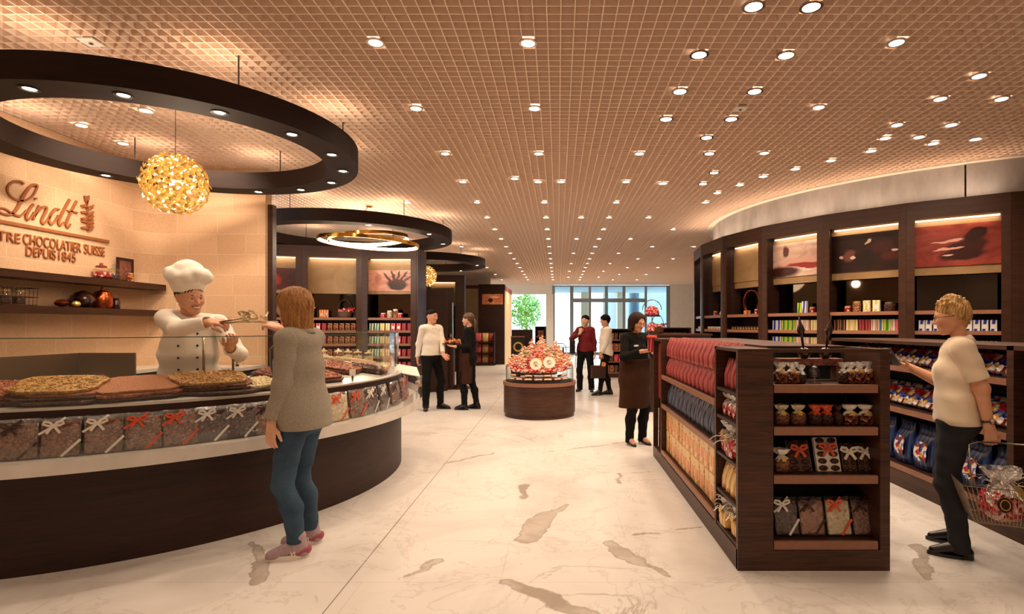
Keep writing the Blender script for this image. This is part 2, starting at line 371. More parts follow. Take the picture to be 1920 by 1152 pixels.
# ---------------------------------------------------------------- mesh helpers
class MB:
    def __init__(s): s.v = []; s.f = []; s.m = []; s.uv = None
    def add(s, vs, fs, mi=0):
        o = len(s.v); s.v += [tuple(p) for p in vs]; s.f += [tuple(i+o for i in f) for f in fs]; s.m += [mi]*len(fs); return s
    def box(s, x0, x1, y0, y1, z0, z1, mi=0, rot=0, c=None, bev=0):
        if bev:
            return s.bevbox(x0, x1, y0, y1, z0, z1, bev, mi)
        vs = [(x, y, z) for z in (z0, z1) for (x, y) in ((x0, y0), (x1, y0), (x1, y1), (x0, y1))]
        if rot:
            cx, cy = c or ((x0+x1)/2, (y0+y1)/2); ca, sa = math.cos(rot), math.sin(rot)
            vs = [(cx+(x-cx)*ca-(y-cy)*sa, cy+(x-cx)*sa+(y-cy)*ca, z) for x, y, z in vs]
        return s.add(vs, [(0, 3, 2, 1), (4, 5, 6, 7), (0, 1, 5, 4), (1, 2, 6, 5), (2, 3, 7, 6), (3, 0, 4, 7)], mi)
    def bevbox(s, x0, x1, y0, y1, z0, z1, b, mi=0):
        lv = [(z0, b), (z0+b, 0), (z1-b, 0), (z1, b)]
        rings = []
        for z, i in lv:
            X0, X1, Y0, Y1 = x0+i, x1-i, y0+i, y1-i; c = b*.7
            rings.append([(X0+c, Y0, z), (X1-c, Y0, z), (X1, Y0+c, z), (X1, Y1-c, z), (X1-c, Y1, z), (X0+c, Y1, z), (X0, Y1-c, z), (X0, Y0+c, z)])
        return s.loft(rings, mi)
    def loft(s, rings, mi=0, cap=True, closed=True):
        n = len(rings[0]); vs = [p for r in rings for p in r]; fs = []
        for j in range(len(rings)-1):
            for i in range(n if closed else n-1):
                a = j*n+i; b = j*n+(i+1) % n; fs.append((a, b, b+n, a+n))
        if cap: fs.append(tuple(reversed(range(n)))); fs.append(tuple((len(rings)-1)*n+i for i in range(n)))
        return s.add(vs, fs, mi)
    def lathe(s, prof, n=20, mi=0, c=(0, 0), cap=True):
        return s.loft([[(c[0]+r*math.cos(2*PI*i/n), c[1]+r*math.sin(2*PI*i/n), z) for i in range(n)] for r, z in prof], mi, cap)
    def tube(s, pts, r, n=6, mi=0, cap=True):
        pts = [Vector(p) for p in pts]; rings = []; prev = None
        for i, p in enumerate(pts):
            d = (pts[min(i+1, len(pts)-1)]-pts[max(i-1, 0)])
            d = d.normalized() if d.length > 1e-9 else Vector((0, 0, 1))
            if prev is None: u = d.orthogonal().normalized()
            else:
                u = prev-d*prev.dot(d); u = u.normalized() if u.length > 1e-6 else d.orthogonal().normalized()
            prev = u; w = d.cross(u)
            rr = r[i] if isinstance(r, (list, tuple)) else r
            rings.append([tuple(p+(u*math.cos(2*PI*k/n)+w*math.sin(2*PI*k/n))*rr) for k in range(n)])
        return s.loft(rings, mi, cap)
    def arc(s, c, r0, r1, z0, z1, a0, a1, n, mi=0, z0b=None, z1b=None):
        """ring sector; r0 inner, r1 outer; z?b = heights at the inner radius"""
        z0b = z0 if z0b is None else z0b; z1b = z1 if z1b is None else z1b
        full = abs(abs(a1-a0)-2*PI) < 1e-6
        rings = []
        for i in range(n+1):
            a = a0+(a1-a0)*i/n; ca, sa = math.cos(a), math.sin(a)
            rings.append([(c[0]+r1*ca, c[1]+r1*sa, z0), (c[0]+r1*ca, c[1]+r1*sa, z1), (c[0]+r0*ca, c[1]+r0*sa, z1b), (c[0]+r0*ca, c[1]+r0*sa, z0b)])
        return s.loft(rings, mi, not full)
    def sphere(s, c, r, n=12, m=8, mi=0, sc=(1, 1, 1)):
        vs = [(c[0], c[1], c[2]-r*sc[2])]; fs = []
        for j in range(1, m):
            t = PI*j/m
            for i in range(n):
                a = 2*PI*i/n; vs.append((c[0]+r*sc[0]*math.sin(t)*math.cos(a), c[1]+r*sc[1]*math.sin(t)*math.sin(a), c[2]-r*sc[2]*math.cos(t)))
        vs.append((c[0], c[1], c[2]+r*sc[2]))
        for i in range(n): fs.append((0, 1+(i+1) % n, 1+i))
        for j in range(m-2):
            for i in range(n):
                a = 1+j*n+i; b = 1+j*n+(i+1) % n; fs.append((a, b, b+n, a+n))
        L = len(vs)-1; o = 1+(m-2)*n
        for i in range(n): fs.append((o+i, o+(i+1) % n, L))
        return s.add(vs, fs, mi)
    def ribbon(s, pts, w, th=.0008, mi=0, axis=(0, 1, 0)):
        """flat band through pts; width direction given by cross of axis and tangent"""
        pts = [Vector(p) for p in pts]; rings = []; ax = Vector(axis)
        for i, p in enumerate(pts):
            d = (pts[min(i+1, len(pts)-1)]-pts[max(i-1, 0)]).normalized()
            u = ax.cross(d); u = u.normalized() if u.length > 1e-5 else Vector((1, 0, 0)); nn = d.cross(u).normalized()
            ww = w[i] if isinstance(w, (list, tuple)) else w
            rings.append([tuple(p+u*ww/2+nn*th), tuple(p+u*ww/2-nn*th), tuple(p-u*ww/2-nn*th), tuple(p-u*ww/2+nn*th)])
        return s.loft(rings, mi)
    def xf(s, mtx, start=0):
        for i in range(start, len(s.v)): s.v[i] = tuple(mtx @ Vector(s.v[i]))
        return s
    def mesh(s, name, mats, smooth=False):
        me = bpy.data.meshes.new(name); me.from_pydata(s.v, [], s.f)
        for m in (mats if isinstance(mats, (list, tuple)) else [mats]): me.materials.append(M[m] if isinstance(m, str) else m)
        if any(s.m): me.polygons.foreach_set('material_index', s.m)
        if smooth: me.shade_smooth()
        me.update(); return me

def obj(name, mb, mats, parent=None, smooth=False, label=None, autosmooth=None):
    me = mb.mesh(name, mats, smooth or autosmooth is not None) if isinstance(mb, MB) else mb
    o = bpy.data.objects.new(name, me); COL.objects.link(o)
    if autosmooth is not None:
        me.set_sharp_from_angle(angle=R(autosmooth))
    if parent is not None: o.parent = parent
    if label: o['label'] = label
    return o
def tag(o, label, cat, group=None, kind=None):
    o['label'] = label; o['category'] = cat
    if group: o['group'] = group
    if kind: o['kind'] = kind
    return o
def thing(name, label, cat, loc=(0, 0, 0), rz=0, group=None):
    o = bpy.data.objects.new(name, None); COL.objects.link(o)
    o.empty_display_size = .05; o.location = loc; o.rotation_euler = (0, 0, rz)
    return tag(o, label, cat, group)
def struct(name, mb, mats, smooth=False, autosmooth=None, label=None):
    o = obj(name, mb, mats, None, smooth, label, autosmooth); o['kind'] = 'structure'; return o
def clone(root, loc=None, rot=None, label=None, group=None, scale=None):
    r = root.copy(); COL.objects.link(r)
    for ch in root.children:
        c = ch.copy(); COL.objects.link(c); c.parent = r
        for g in ch.children:
            d = g.copy(); COL.objects.link(d); d.parent = c
    if loc is not None: r.location = loc
    if rot is not None: r.rotation_euler = rot if isinstance(rot, (tuple, list)) else (0, 0, rot)
    if label: r['label'] = label
    if group: r['group'] = group
    if scale is not None: r.scale = scale if isinstance(scale, (tuple, list)) else (scale,)*3
    return r
class Stock:
    """hands out a builder's first object itself, then copies of it"""
    def __init__(s, make): s.make = make; s.o = None
    def __call__(s, loc, rot, label, group=None, scale=None):
        if s.o is None:
            s.o = s.make(); s.used = False
        if not s.used:
            s.used = True; o = s.o
            o.location = loc; o.rotation_euler = rot if isinstance(rot, (tuple, list)) else (0, 0, rot)
            o['label'] = label
            if group: o['group'] = group
            if scale is not None: o.scale = scale if isinstance(scale, (tuple, list)) else (scale,)*3
            return o
        return clone(s.o, loc, rot, label, group, scale)
# ================================================================ the setting
struct('floor', MB().box(-9, 13, -4, 34, -.1, 0), 'marble_floor')
# open egg-crate ceiling: a back panel and crossing blades
cx0, cx1, cy0, cy1 = -7.5, 9.5, -3.5, 28.7
CELL = .094
struct('ceiling', MB().box(cx0, cx1, cy0, cy1, CEIL+.055, CEIL+.12), 'ceiling_top')
mb = MB()
for i in range(int((cx1-cx0)/CELL)):
    x = cx0+i*CELL
    mb.box(x-.004, x+.004, cy0, cy1, CEIL, CEIL+.055)
for i in range(int((cy1-cy0)/CELL)):
    y = cy0+i*CELL
    mb.box(cx0, cx1, y-.004, y+.004, CEIL+.0005, CEIL+.055)
struct('ceiling', mb, 'ceiling_paint', label='pale lattice of square cells')

def uvwall(name, path, z0, z1, th, m, holes=None):
    """wall along a path (list of xy, seen from its right side) with metre UVs"""
    me_v = []; fs = []; us = []
    s = 0; prev = None; S = []
    for p in path:
        if prev: s += math.hypot(p[0]-prev[0], p[1]-prev[1])
        S.append(s); prev = p
    n = len(path)
    for p in path: me_v += [(p[0], p[1], z0), (p[0], p[1], z1)]
    nrm = []
    for i in range(n):
        a = Vector(path[max(0, i-1)]); b = Vector(path[min(n-1, i+1)]); d = (b-a).normalized(); nrm.append((-d.y, d.x))
    for i, p in enumerate(path): me_v += [(p[0]+nrm[i][0]*th, p[1]+nrm[i][1]*th, z0), (p[0]+nrm[i][0]*th, p[1]+nrm[i][1]*th, z1)]
    for i in range(n-1):
        a = 2*i; fs.append((a, a+2, a+3, a+1)); us.append([(S[i], z0), (S[i+1], z0), (S[i+1], z1), (S[i], z1)])
        b = 2*n+2*i; fs.append((b, b+1, b+3, b+2)); us.append([(S[i], z0), (S[i], z1), (S[i+1], z1), (S[i+1], z0)])
        fs.append((a+1, a+3, b+3, b+1)); us.append([(S[i], z1)]*4)
    fs.append((2*n-2, 4*n-2, 4*n-1, 2*n-1)); us.append([(S[-1], z0), (S[-1]+th, z0), (S[-1]+th, z1), (S[-1], z1)])
    fs.append((0, 1, 2*n+1, 2*n)); us.append([(0, z0), (0, z1), (-th, z1), (-th, z0)])
    me = bpy.data.meshes.new(name); me.from_pydata(me_v, [], fs); me.materials.append(M[m])
    uv = me.uv_layers.new(name='UVMap'); k = 0
    for u in us:
        for q in u: uv.data[k].uv = q; k += 1
    me.shade_smooth(); me.set_sharp_from_angle(angle=R(30))
    o = bpy.data.objects.new(name, me); COL.objects.link(o); o['kind'] = 'structure'; return o
rc = .3
corner = [(-5.45+rc-rc*math.cos(t*PI/2/8), 7.4-rc+rc*math.sin(t*PI/2/8)) for t in range(9)]
uvwall('wall_left', [(-5.45, -3.5)]+corner+[(-3.9, 7.4)], 0, CEIL, .16, 'stone_wall')
mb = MB().box(-3.835, -3.77, 7.33, 7.43, 0, 3.1)
tag(obj('wood_post', mb, 'wood_mid'), 'tall dark wooden post ending the pale stone wall', 'post')
struct('wall_rear', MB().box(-9, 11, -3.7, -3.5, 0, CEIL+.12), 'plaster')
struct('wall_side', MB().box(-7.7, -7.5, 7.5, 25, 0, CEIL+.12), 'plaster_cream')
struct('wall_back_left', MB().box(-7.5, -3.0, 24.7, 24.9, 0, 3.15).box(-7.5, -3.0, 24.7, 24.9, 3.15, 3.3, 1).box(-7.5, -3.0, 24.72, 24.9, 3.3, CEIL+.1, 2), ['plaster_cream', 'red_band', 'plaster'])
struct('wall_back_right', MB().box(5.75, 9.5, 28.7, 28.9, 0, CEIL+.12), 'plaster')
struct('wall_over_window', MB().box(-7.5, -.23, 28.7, 28.9, 3.13, CEIL+.12), 'plaster')
struct('wall_back_corner', MB().box(-7.5, -2.6, 28.7, 28.9, 0, 3.13), 'plaster')
# round concrete core behind the curved shelves
C2 = (7.84, 11.0)
mb = MB().arc(C2, 4.4, 4.6, 0, CEIL+.05, R(130), R(236), 60)
struct('wall_curved', mb, 'concrete', autosmooth=30)
struct('wall_curved_end', MB().arc(C2, 4.4, 4.62, 0, CEIL+.05, R(236.25), R(300), 30), 'concrete', autosmooth=30)
struct('trim_1', MB().arc(C2, 4.59, 4.72, CEIL-.012, CEIL+.056, R(130), R(300), 70), 'ceiling_paint', autosmooth=30)
struct('wall_right', MB().box(9.3, 9.5, -3.5, 28.7, 0, CEIL+.12), 'plaster')

# glass front: frames, panes, transom
def gx(px, d=28.7): return (px-1046)/1040*d
def gz(py, d=28.7): return 1.5+(611-py)/1040*d
fr = MB()
zt = CEIL-.02
YF = 28.75
for px, w, z1 in ((1038, .14, zt), (1072, .18, zt), (1106, .13, zt), (1137, .15, zt), (1170, .15, zt), (1211, .12, zt), (1253, .18, zt)):
    x = gx(px); fr.box(x-w/2, x+w/2, YF-.06, YF+.06, 0, z1)
fr.box(gx(1038), gx(1253), YF-.05, YF+.05, zt-.06, zt)
fr.box(gx(1072), gx(1211), YF-.07, YF+.07, gz(567), gz(560))
fr.box(gx(1038), gx(1253), YF-.05, YF+.05, 0, .12)
w1 = struct('window_1', fr, 'grey_frame')
obj('window_pane', MB().box(gx(1038), gx(1253), YF-.008, YF+.008, .1, zt-.05), 'window_glass', w1)
w2 = struct('window_2', MB().box(-2.6, -2.5, YF-.05, YF+.05, 0, 3.13).box(-.62, -.23, YF-.08, YF+.08, 0, 3.13, 1).box(-2.5, -.6, YF-.05, YF+.05, 0, .5, 1), ['grey_frame', 'plaster'])
obj('window_pane', MB().box(-2.5, -.6, YF-.008, YF+.008, .5, 3.12), 'window_glass', w2)
# street outside
struct('ground', MB().box(-30, 40, 34, 80, -.1, 0), 'plaster')
mb = MB()
mb.box(-16, -1.0, 60, 70, 0, 10, 0); mb.box(3.2, 5.2, 44, 52, 0, 9, 1); mb.box(6.5, 20, 46, 52, 0, 9, 2)
mat('house_pale', '#e9e2d6', .9); mat('house_beige', '#d8bfa0', .9); mat('house_blue', '#8fb0bf', .8)
bl = thing('building', 'pale buildings across the bright street beyond the glass front', 'building', (4, 50, 0))
for nm, m_, b in (('facade', 'house_beige', (-2.6, -1.2, -4, 0)), ('facade', 'house_blue', (.2, 1.5, -6, 0)), ('facade', 'house_blue', (2.6, 9, -5, 1))):
    f_ = obj(nm, MB().box(b[0], b[1], b[2], b[3]+2, 0, 11), m_, bl)
for x in (.2, .75, 3.2, 4.6, 6.2):
    obj('shutter', MB().box(x, x+.3, -6.15, -6.02, .4, 4.4), 'window_glass' if x > 9 else 'grey_frame', bl)
cn = thing('canopy', 'blue grey canopy over the pavement outside the glass doors', 'canopy', (1.5, 35, 0))
obj('soffit', MB().box(-8, 9, -6, -.2, 3.55, 3.8), 'house_blue', cn)
for xx, ww in ((.15, .22), (2.35, .2)): obj('column', MB().box(xx-ww, xx+ww, -1, -.4, 0, 3.55), 'house_beige', cn)
# tree on the street
tr = thing('tree', 'light green street tree seen through the window beyond the truffle island', 'tree', (gx(986, 42), 42, 0))
obj('trunk', MB().tube([(0, 0, 0), (.05, 0, 1.6), (-.03, 0, 3.4)], [.12, .09, .04], 8), 'hair_mid', tr, True)
mat('leaf_green', '#6a9a38', .7, nscale=3, namt=.3)
lf = MB(); rr = random.Random(3)
for i in range(900):
    a = rr.uniform(0, 2*PI); u = rr.uniform(-1, 1); q = rr.random()**.4
    c = Vector((q*1.25*math.cos(a)*math.sqrt(1-u*u), q*1.2*math.sin(a)*math.sqrt(1-u*u), 2.6+1.5*q*u))
    d1 = Vector((rr.uniform(-1, 1), rr.uniform(-1, 1), rr.uniform(-1, 1))).normalized(); d2 = d1.orthogonal().normalized(); s = rr.uniform(.10, .2)
    lf.add([c-d1*s, c+d2*s*.5, c+d1*s, c-d2*s*.5], [(0, 1, 2, 3)])
lo = obj('foliage', lf, 'leaf_green', tr)

# ================================================================ ceiling lights
def lamp_thing(name, label, group, r=.055, trim='steel_rim'):
    t = thing(name, label, 'light', group=group)
    obj('trim_ring', MB().arc((0, 0), r, r*1.35, -.012, .0, 0, 2*PI, 20), trim, t, autosmooth=30)
    obj('lens', MB().lathe([(r*1.02, -.005), (r*.9, -.0065), (.001, -.0065)], 16), 'lamp_glow', t)
    return t
DL = []
def C(px, py, h=2.1):
    d = 1040*h/(611-py); return ((px-1046)/1040*d, d)
white = [(704, 78), (990, 79), (1681, 78), (780, 202), (1002, 202), (1535, 200), (835, 287), (1010, 287), (1199, 287), (1433, 286), (868, 340), (965, 334), (1009, 340), (1052, 340), (1174, 340),
         (1836, 141), (1763, 184), (1878, 184), (1682, 233), (1784, 233), (1660, 258), (1723, 256), (1829, 260), (1750, 268), (1633, 282), (1558, 300), (1491, 316), (1431, 330), (1387, 346), (1345, 361), (273, 206), (153, 234), (231, 268)]
spots = [(1413, 10), (1521, 11), (1311, 101), (1474, 102), (1275, 170), (1415, 170), (1249, 222), (1325, 257), (1371, 222), (1330, 287), (1243, 343), (1339, 323), (1318, 344)]
s1 = Stock(lambda: lamp_thing('ceiling_light', '', '', .05))
s2 = Stock(lambda: lamp_thing('spotlight', '', '', .055, 'chrome'))
for p in white:
    x, y = C(*p); s1((x, y, CEIL), 0, 'small round white downlight recessed in the lattice ceiling', 'white ceiling downlights'); DL.append((x, y, 1))
for y0 in range(13):
    y = 9.4+1.32*y0
    for x in (-2.55, -1.37, -.23, .99, 2.5, 3.6) if y0 % 2 == 0 else (-1.37, -.23, .45, .99, 1.75):
        if y > 27: continue
        s1((x, y, CEIL), 0, 'small round white downlight recessed in the lattice ceiling', 'white ceiling downlights')
        if y0 % 2 == 0 and x in (-1.37, .99, 3.6): DL.append((x, y, 2.6))
for p in spots:
    x, y = C(*p); s2((x, y, CEIL), 0, 'swivelling spotlight with a bright metal rim in the ceiling', 'ceiling spotlights'); DL.append((x, y, .8))
for i, (x, y, w) in enumerate(DL):
    light('downlight_lamp', 'SPOT', (x, y, CEIL-.05), DOWN_E*w*(2.2 if y > 19 else 1), WARM, (0, 0, 0), .05)
for px, py, lb in ((171, 78, 'square pale sensor plate in the ceiling above the big wooden ring'), (1388, 203, 'square pale sensor plate in the ceiling among the spotlights')):
    x, y = C(px, py); t = thing('sensor_plate', lb, 'sensor', (x, y, CEIL))
    obj('plate', MB().box(-.06, .06, -.06, .06, -.012, .002, bev=.003), 'white_plastic', t)
    obj('sensor', MB().lathe([(.015, -.018), (.012, -.02), (.001, -.02)], 12), 'black_plastic', t)

# ================================================================ suspended wooden rings
def canopy(c, r, label, spots_a, z0=3.12, h=.195, w=.3, lit=()):
    t = thing('ceiling_ring', label, 'ceiling ring', (c[0], c[1], z0))
    obj('ring_body', MB().arc((0, 0), r-w, r, 0, h, 0, 2*PI, 96), 'wood_ring', t, autosmooth=30)
    for a in (20, 80, 140, 200, 260, 320):
        a = R(a); x, y = (r-w/2)*math.cos(a), (r-w/2)*math.sin(a)
        obj('hanger_rod', MB().tube([(x, y, h-.01), (x, y, CEIL-z0+.03)], .006, 6), 'black_metal', t)
    for i, a in enumerate(spots_a):
        a = R(a); x, y = (r-w/2)*math.cos(a), (r-w/2)*math.sin(a)
        q = obj('spot_trim', MB().arc((x, y), .045, .062, -.006, .004, 0, 2*PI, 18), 'black_metal', t, autosmooth=30)
        obj('spot_lens', MB().lathe([(.045, .002), (.03, -.003), (.001, -.003)], 14, c=(x, y)), 'lamp_glow', q)
        if i in lit:
            l = light('ring_lamp', 'SPOT', (c[0]+x, c[1]+y, z0-.02), SPOT_E, WARM, (0, 0, 0), .04, spot=110)
            if i in lit and lit[i]: aim(l, lit[i])
    return t
def ang(px, py, c, z): # angle of a ring spot from its pixel
    d = 1040*(z-1.5)/(611-py); return math.degrees(math.atan2(d-c[1], (px-1046)/1040*d-c[0]))
c1 = (-3.6, 5.25)
sa = [ang(px, py, c1, 3.12) for px, py in ((50, 164), (231, 178), (412, 211), (548, 252), (624, 290), (644, 321), (623, 343), (568, 357), (487, 361), (195, 330))]
canopy(c1, 1.61, 'big dark wooden ring hung over the chocolate counter beside the stone wall', sa,
       lit={0: (-4.6, 3.3, 1.0), 1: (-3.4, 3.6, 1.0), 2: (-2.6, 4.0, 1), 3: (-2.2, 4.6, 1), 4: (-2.0, 5.2, 1), 6: (-2.4, 6.4, 1), 7: (-3.9, 7.4, 1.6), 8: (-4.8, 7.4, 2), 9: (-5.4, 6.2, 2.2)})
canopy((-3.9, 10.4), 1.88, 'wide dark wooden ring over the middle shelves, around the glowing hoops', [-175, -120, -60, -20, 20, 75, 120], lit={1: (-4.6, 11, 1.6), 2: None, 3: (-3.2, 11, 1.4)})
canopy((-3.58, 15.1), 1.59, 'farthest dark wooden ring hanging behind the middle ring', [-150, -80, -10, 60, 130], lit={1: None, 2: None})
# extra wash on the lettered wall
for (x, y, z, t) in ((-4.2, 4.0, CEIL-.05, (-5.45, 4.9, 2.2)), (-4.2, 5.6, CEIL-.05, (-5.45, 5.9, 2.3)), (-4.3, 6.3, CEIL-.05, (-4.9, 7.4, 2.2)), (-3.9, 6.0, CEIL-.05, (-4.2, 7.4, 2.0))):
    l = light('wall_washer', 'SPOT', (x, y, z), SPOT_E*3.0, WARM, (0, 0, 0), .05, spot=105); aim(l, t)

# LED hoops
t = thing('hoop_pendant', 'pendant of two glowing hoops under the middle wooden ring', 'pendant light', (-3.3, 9.7, 2.95))
for r, dz, tilt, dx in ((.84, 0, R(3), .0), (.66, .07, R(-4), .0)):
    b = MB().arc((0, 0), r-.012, r+.014, -.03, .03, 0, 2*PI, 64); b.xf(Matrix.Translation((dx, 0, dz)) @ Matrix.Rotation(tilt, 4, 'Y'))
    h_ = obj('hoop', b, 'gold_mirror', t, autosmooth=30)
    g = MB().arc((0, 0), r-.018, r-.0125, -.026, .026, 0, 2*PI, 64); g.xf(Matrix.Translation((dx, 0, dz)) @ Matrix.Rotation(tilt, 4, 'Y'))
    obj('glow_strip', g, 'ring_glow', h_, autosmooth=30)
    for a in (30, 150, 270): obj('wire', MB().tube([(r*math.cos(R(a)), r*math.sin(R(a)), dz), (0, 0, CEIL-2.95+.02)], .002, 4), 'black_metal', t)
obj('ceiling_cup', MB().lathe([(.06, CEIL-2.97), (.06, CEIL-2.95)], 16), 'gold_mirror', t)
light('hoop_lamp', 'POINT', (-3.3, 9.7, 2.9), 60, WARM, size=.5)

# faceted gold ball pendants
def ball_pendant(loc, label, e):
    t = thing('ball_pendant', label, 'pendant light', loc)
    rr = random.Random(11); n = 210; leaf = MB()
    for i in range(n):
        z = 1-2*(i+.5)/n; a = i*2.39996; rad = math.sqrt(1-z*z)
        for sh, sz in ((.272, .034), (.232, .03)):
            p = Vector((rad*math.cos(a+sh*3), rad*math.sin(a+sh*3), z))
            c = p*(sh+rr.uniform(-.012, .012)); nrm = (p+Vector((rr.uniform(-.6, .6), rr.uniform(-.6, .6), rr.uniform(-.5, .5)))).normalized()
            u = nrm.orthogonal().normalized(); w_ = nrm.cross(u)
            k_ = [c+(u*math.cos(2*PI*j/6)+w_*math.sin(2*PI*j/6))*sz*rr.uniform(.75, 1.0)+nrm*.004 for j in range(6)]
            leaf.add([c+nrm*.012]+k_+[c-nrm*.004], [(0, 1+j, 1+(j+1) % 6) for j in range(6)]+[(7, 1+(j+1) % 6, 1+j) for j in range(6)])
    obj('gold_facets', leaf, 'gold_leaf', t, label='overlapping gold discs')
    obj('bulb', MB().sphere((0, 0, 0), .05, 16, 10), 'ring_glow', t, True)
    obj('cable', MB().tube([(0, 0, .2), (0, 0, CEIL-loc[2]+.02)], .003, 5), 'black_metal', t)
    obj('ceiling_cup', MB().lathe([(.07, CEIL-loc[2]-.03), (.075, CEIL-loc[2])], 20), 'gold_mirror', t)
    light('ball_lamp', 'POINT', (loc[0], loc[1], loc[2]), e, WARM, size=.12)
    light('ball_lamp', 'POINT', (loc[0]+.5, loc[1]-.5, loc[2]-.2), e*.3, WARM, size=.1)  # second point light stands free outside the ball, beside and below it
ball_pendant((-3.62, 5.25, 2.84), 'gold faceted ball pendant glowing inside the big ring near the chef', 60)
ball_pendant((-3.58, 15.1, 2.85), 'gold faceted ball pendant half hidden behind the middle shelf wall', 30)

# unseen uplights added to brighten ceiling; only the middle ring's inferred from its glow
UP_E = 4
for c_, r_ in ((c1, 1.45), ((-3.9, 10.4), 1.7), ((-3.58, 15.1), 1.45)):
    for a in range(0, 360, 45):
        light('uplight_fill', 'AREA', (c_[0]+r_*math.cos(R(a)), c_[1]+r_*math.sin(R(a)), 3.33), UP_E*.5, WARM, (PI, 0, 0), .25)
for a in (235, 223, 211, 199, 187, 175):
    light('uplight_fill', 'AREA', (C2[0]+4.82*math.cos(R(a)), C2[1]+4.82*math.sin(R(a)), 3.13), UP_E, WARM, (PI, 0, R(a)), .2, .9)  # added over the tall cabinets to brighten the curved wall, no fixture
# ================================================================ chocolate counter
CC = (-4.12, 5.58)
A0, A1 = R(-112), R(70)
def P(a, r, z=0, c=CC): return (c[0]+r*math.cos(a), c[1]+r*math.sin(a), z)
def ray_ang(px, r, c=CC, far=False):
    """polar angle where the line of sight of image column px meets the circle of radius r"""
    k = (px-1046)/1040; A = k*k+1; B = -2*(k*c[0]+c[1]); D = c[0]**2+c[1]**2-r*r
    q = max(0, B*B-4*A*D); y = (-B+(math.sqrt(q) if far else -math.sqrt(q)))/(2*A)
    return math.atan2(y-c[1], k*y-c[0])
ct = thing('chocolate_counter', 'curved dark counter with pale stone ledge and glass screen in front of the chef', 'counter', (CC[0], CC[1], 0))
O = (0, 0)
obj('counter_base', MB().arc(O, 2.2, 2.45, 0, .63, A0, A1, 72), 'wood_base', ct, autosmooth=30)
obj('ledge', MB().arc(O, 2.2, 2.65, .63, .708, A0, A1, 72), 'marble_ledge', ct, autosmooth=30, label='pale stone ledge')
obj('inner_wall', MB().arc(O, 2.30, 2.36, .709, .93, A0, A1, 72).arc(O, 1.86, 1.9, 0, 1.06, A0, A1, 72), 'black_inner', ct, autosmooth=30)
obj('band', MB().arc(O, 2.28, 2.455, .93, .985, A0, A1, 72), 'wood_base', ct, autosmooth=30)
obj('rim', MB().arc(O, 2.40, 2.458, .986, .998, A0, A1, 72), 'steel_rim', ct, autosmooth=30, label='pale metal rim')
obj('display_deck', MB().arc(O, 1.86, 2.40, .955, .985, A0, A1, 72, z0b=1.05, z1b=1.085), 'marble_ledge', ct, autosmooth=30, label='pale sloping display deck')
gp = [A0, ray_ang(545, 2.42), A1]
for i, (a, b) in enumerate(((A0, ray_ang(452, 2.42)), (ray_ang(452, 2.42)+.003, ray_ang(690, 2.42)), (ray_ang(690, 2.42)+.003, A1))):
    g = obj('glass_screen', MB().arc(O, 2.412, 2.422, .998, 1.42, a, b, 40), 'glass', ct, autosmooth=30)
    obj('glass_edge', MB().arc(O, 2.411, 2.423, 1.42, 1.426, a, b, 40), 'glass_edge', g, autosmooth=30, label='green glass edge')
obj('glass_guard', MB().arc(O, 2.63, 2.636, .708, .80, A0, A1, 60), 'glass', ct, autosmooth=30)
for px in (382, 437):
    a = ray_ang(px, 1.93); p = P(a, 1.93, 0, O)
    q = obj('support_post', MB().tube([(p[0], p[1], 1.05), (p[0], p[1], 1.415)], .009, 8), 'steel', ct, True)
    obj('post_clip', MB().box(p[0]-.02, p[0]+.02, p[1]-.02, p[1]+.02, 1.05, 1.085), 'steel', q)
# bags of chocolate standing on the ledge
def bow(mb, c, s, axis=(0, 1, 0), mi=0, w=.016):
    x, y, z = c
    for sg in (-1, 1):
        mb.ribbon([(x, y, z), (x+sg*.35*s, y-.16*s, z+.42*s), (x+sg*.85*s, y-.2*s, z+.5*s), (x+sg*.95*s, y-.1*s, z+.25*s), (x+sg*.5*s, y-.05*s, z+.03*s), (x, y, z)], w, mi=mi, axis=(0, 1, .3))
        mb.ribbon([(x, y-.02*s, z), (x+sg*.3*s, y-.12*s, z-.35*s), (x+sg*.62*s, y-.06*s, z-.85*s)], w*1.1, mi=mi, axis=(0, 1, .2))
    mb.sphere((x, y-.03*s, z), .13*s, 8, 6, mi)
def crumpled(w, d, h, seed, n=7, amp=.006, top=.55):
    """wrapper shell: boxy loft with wrinkles, pinched at the top"""
    rr = random.Random(seed); rings = []
    for j in range(n+1):
        t = j/n; z = h*t; k = 1 if t < top else 1-(1-.35)*((t-top)/(1-top))**1.5
        ring = []
        for i in range(20):
            a = 2*PI*i/20; ca, sa = math.cos(a), math.sin(a)
            sx = math.copysign(abs(ca)**.35, ca)*w/2; sy = math.copysign(abs(sa)**.35, sa)*d/2*k
            ring.append((sx+rr.uniform(-amp, amp)*.5, sy+rr.uniform(-amp, amp), z+rr.uniform(-amp, amp)*(0 < j)))
        rings.append(ring)
    return MB().loft(rings)
def slab_bag(choc, rib, w=.2, h=.235, seed=0):
    def f():
        t = thing('chocolate_bag', '', 'bag of chocolate')
        b = MB(); b.box(-w*.46, w*.46, -.013, .013, .004, h*.9, bev=.005); obj('chocolate', b, choc, t)
        obj('wrapper', crumpled(w, .042, h, seed), 'cellophane', t, True)
        m = MB(); bow(m, (-w*.15, -.024, h*.80), .052, w=.013)
        m.ribbon([(w*.05, -.0235, .004), (w*.5, -.0235, h*.42)], .014, axis=(0, 1, 0))
        m.ribbon([(-w*.5, -.0235, h*.6), (-w*.15, -.0245, h*.8), (w*.12, -.0235, h*1.0)], .012, axis=(0, 1, 0))
        obj('ribbon', m, rib, t)
        return t
    return f
mk = {}
def bagk(c, r):
    if (c, r) not in mk: mk[(c, r)] = Stock(slab_bag(c, r, seed=len(mk)))
    return mk[(c, r)]
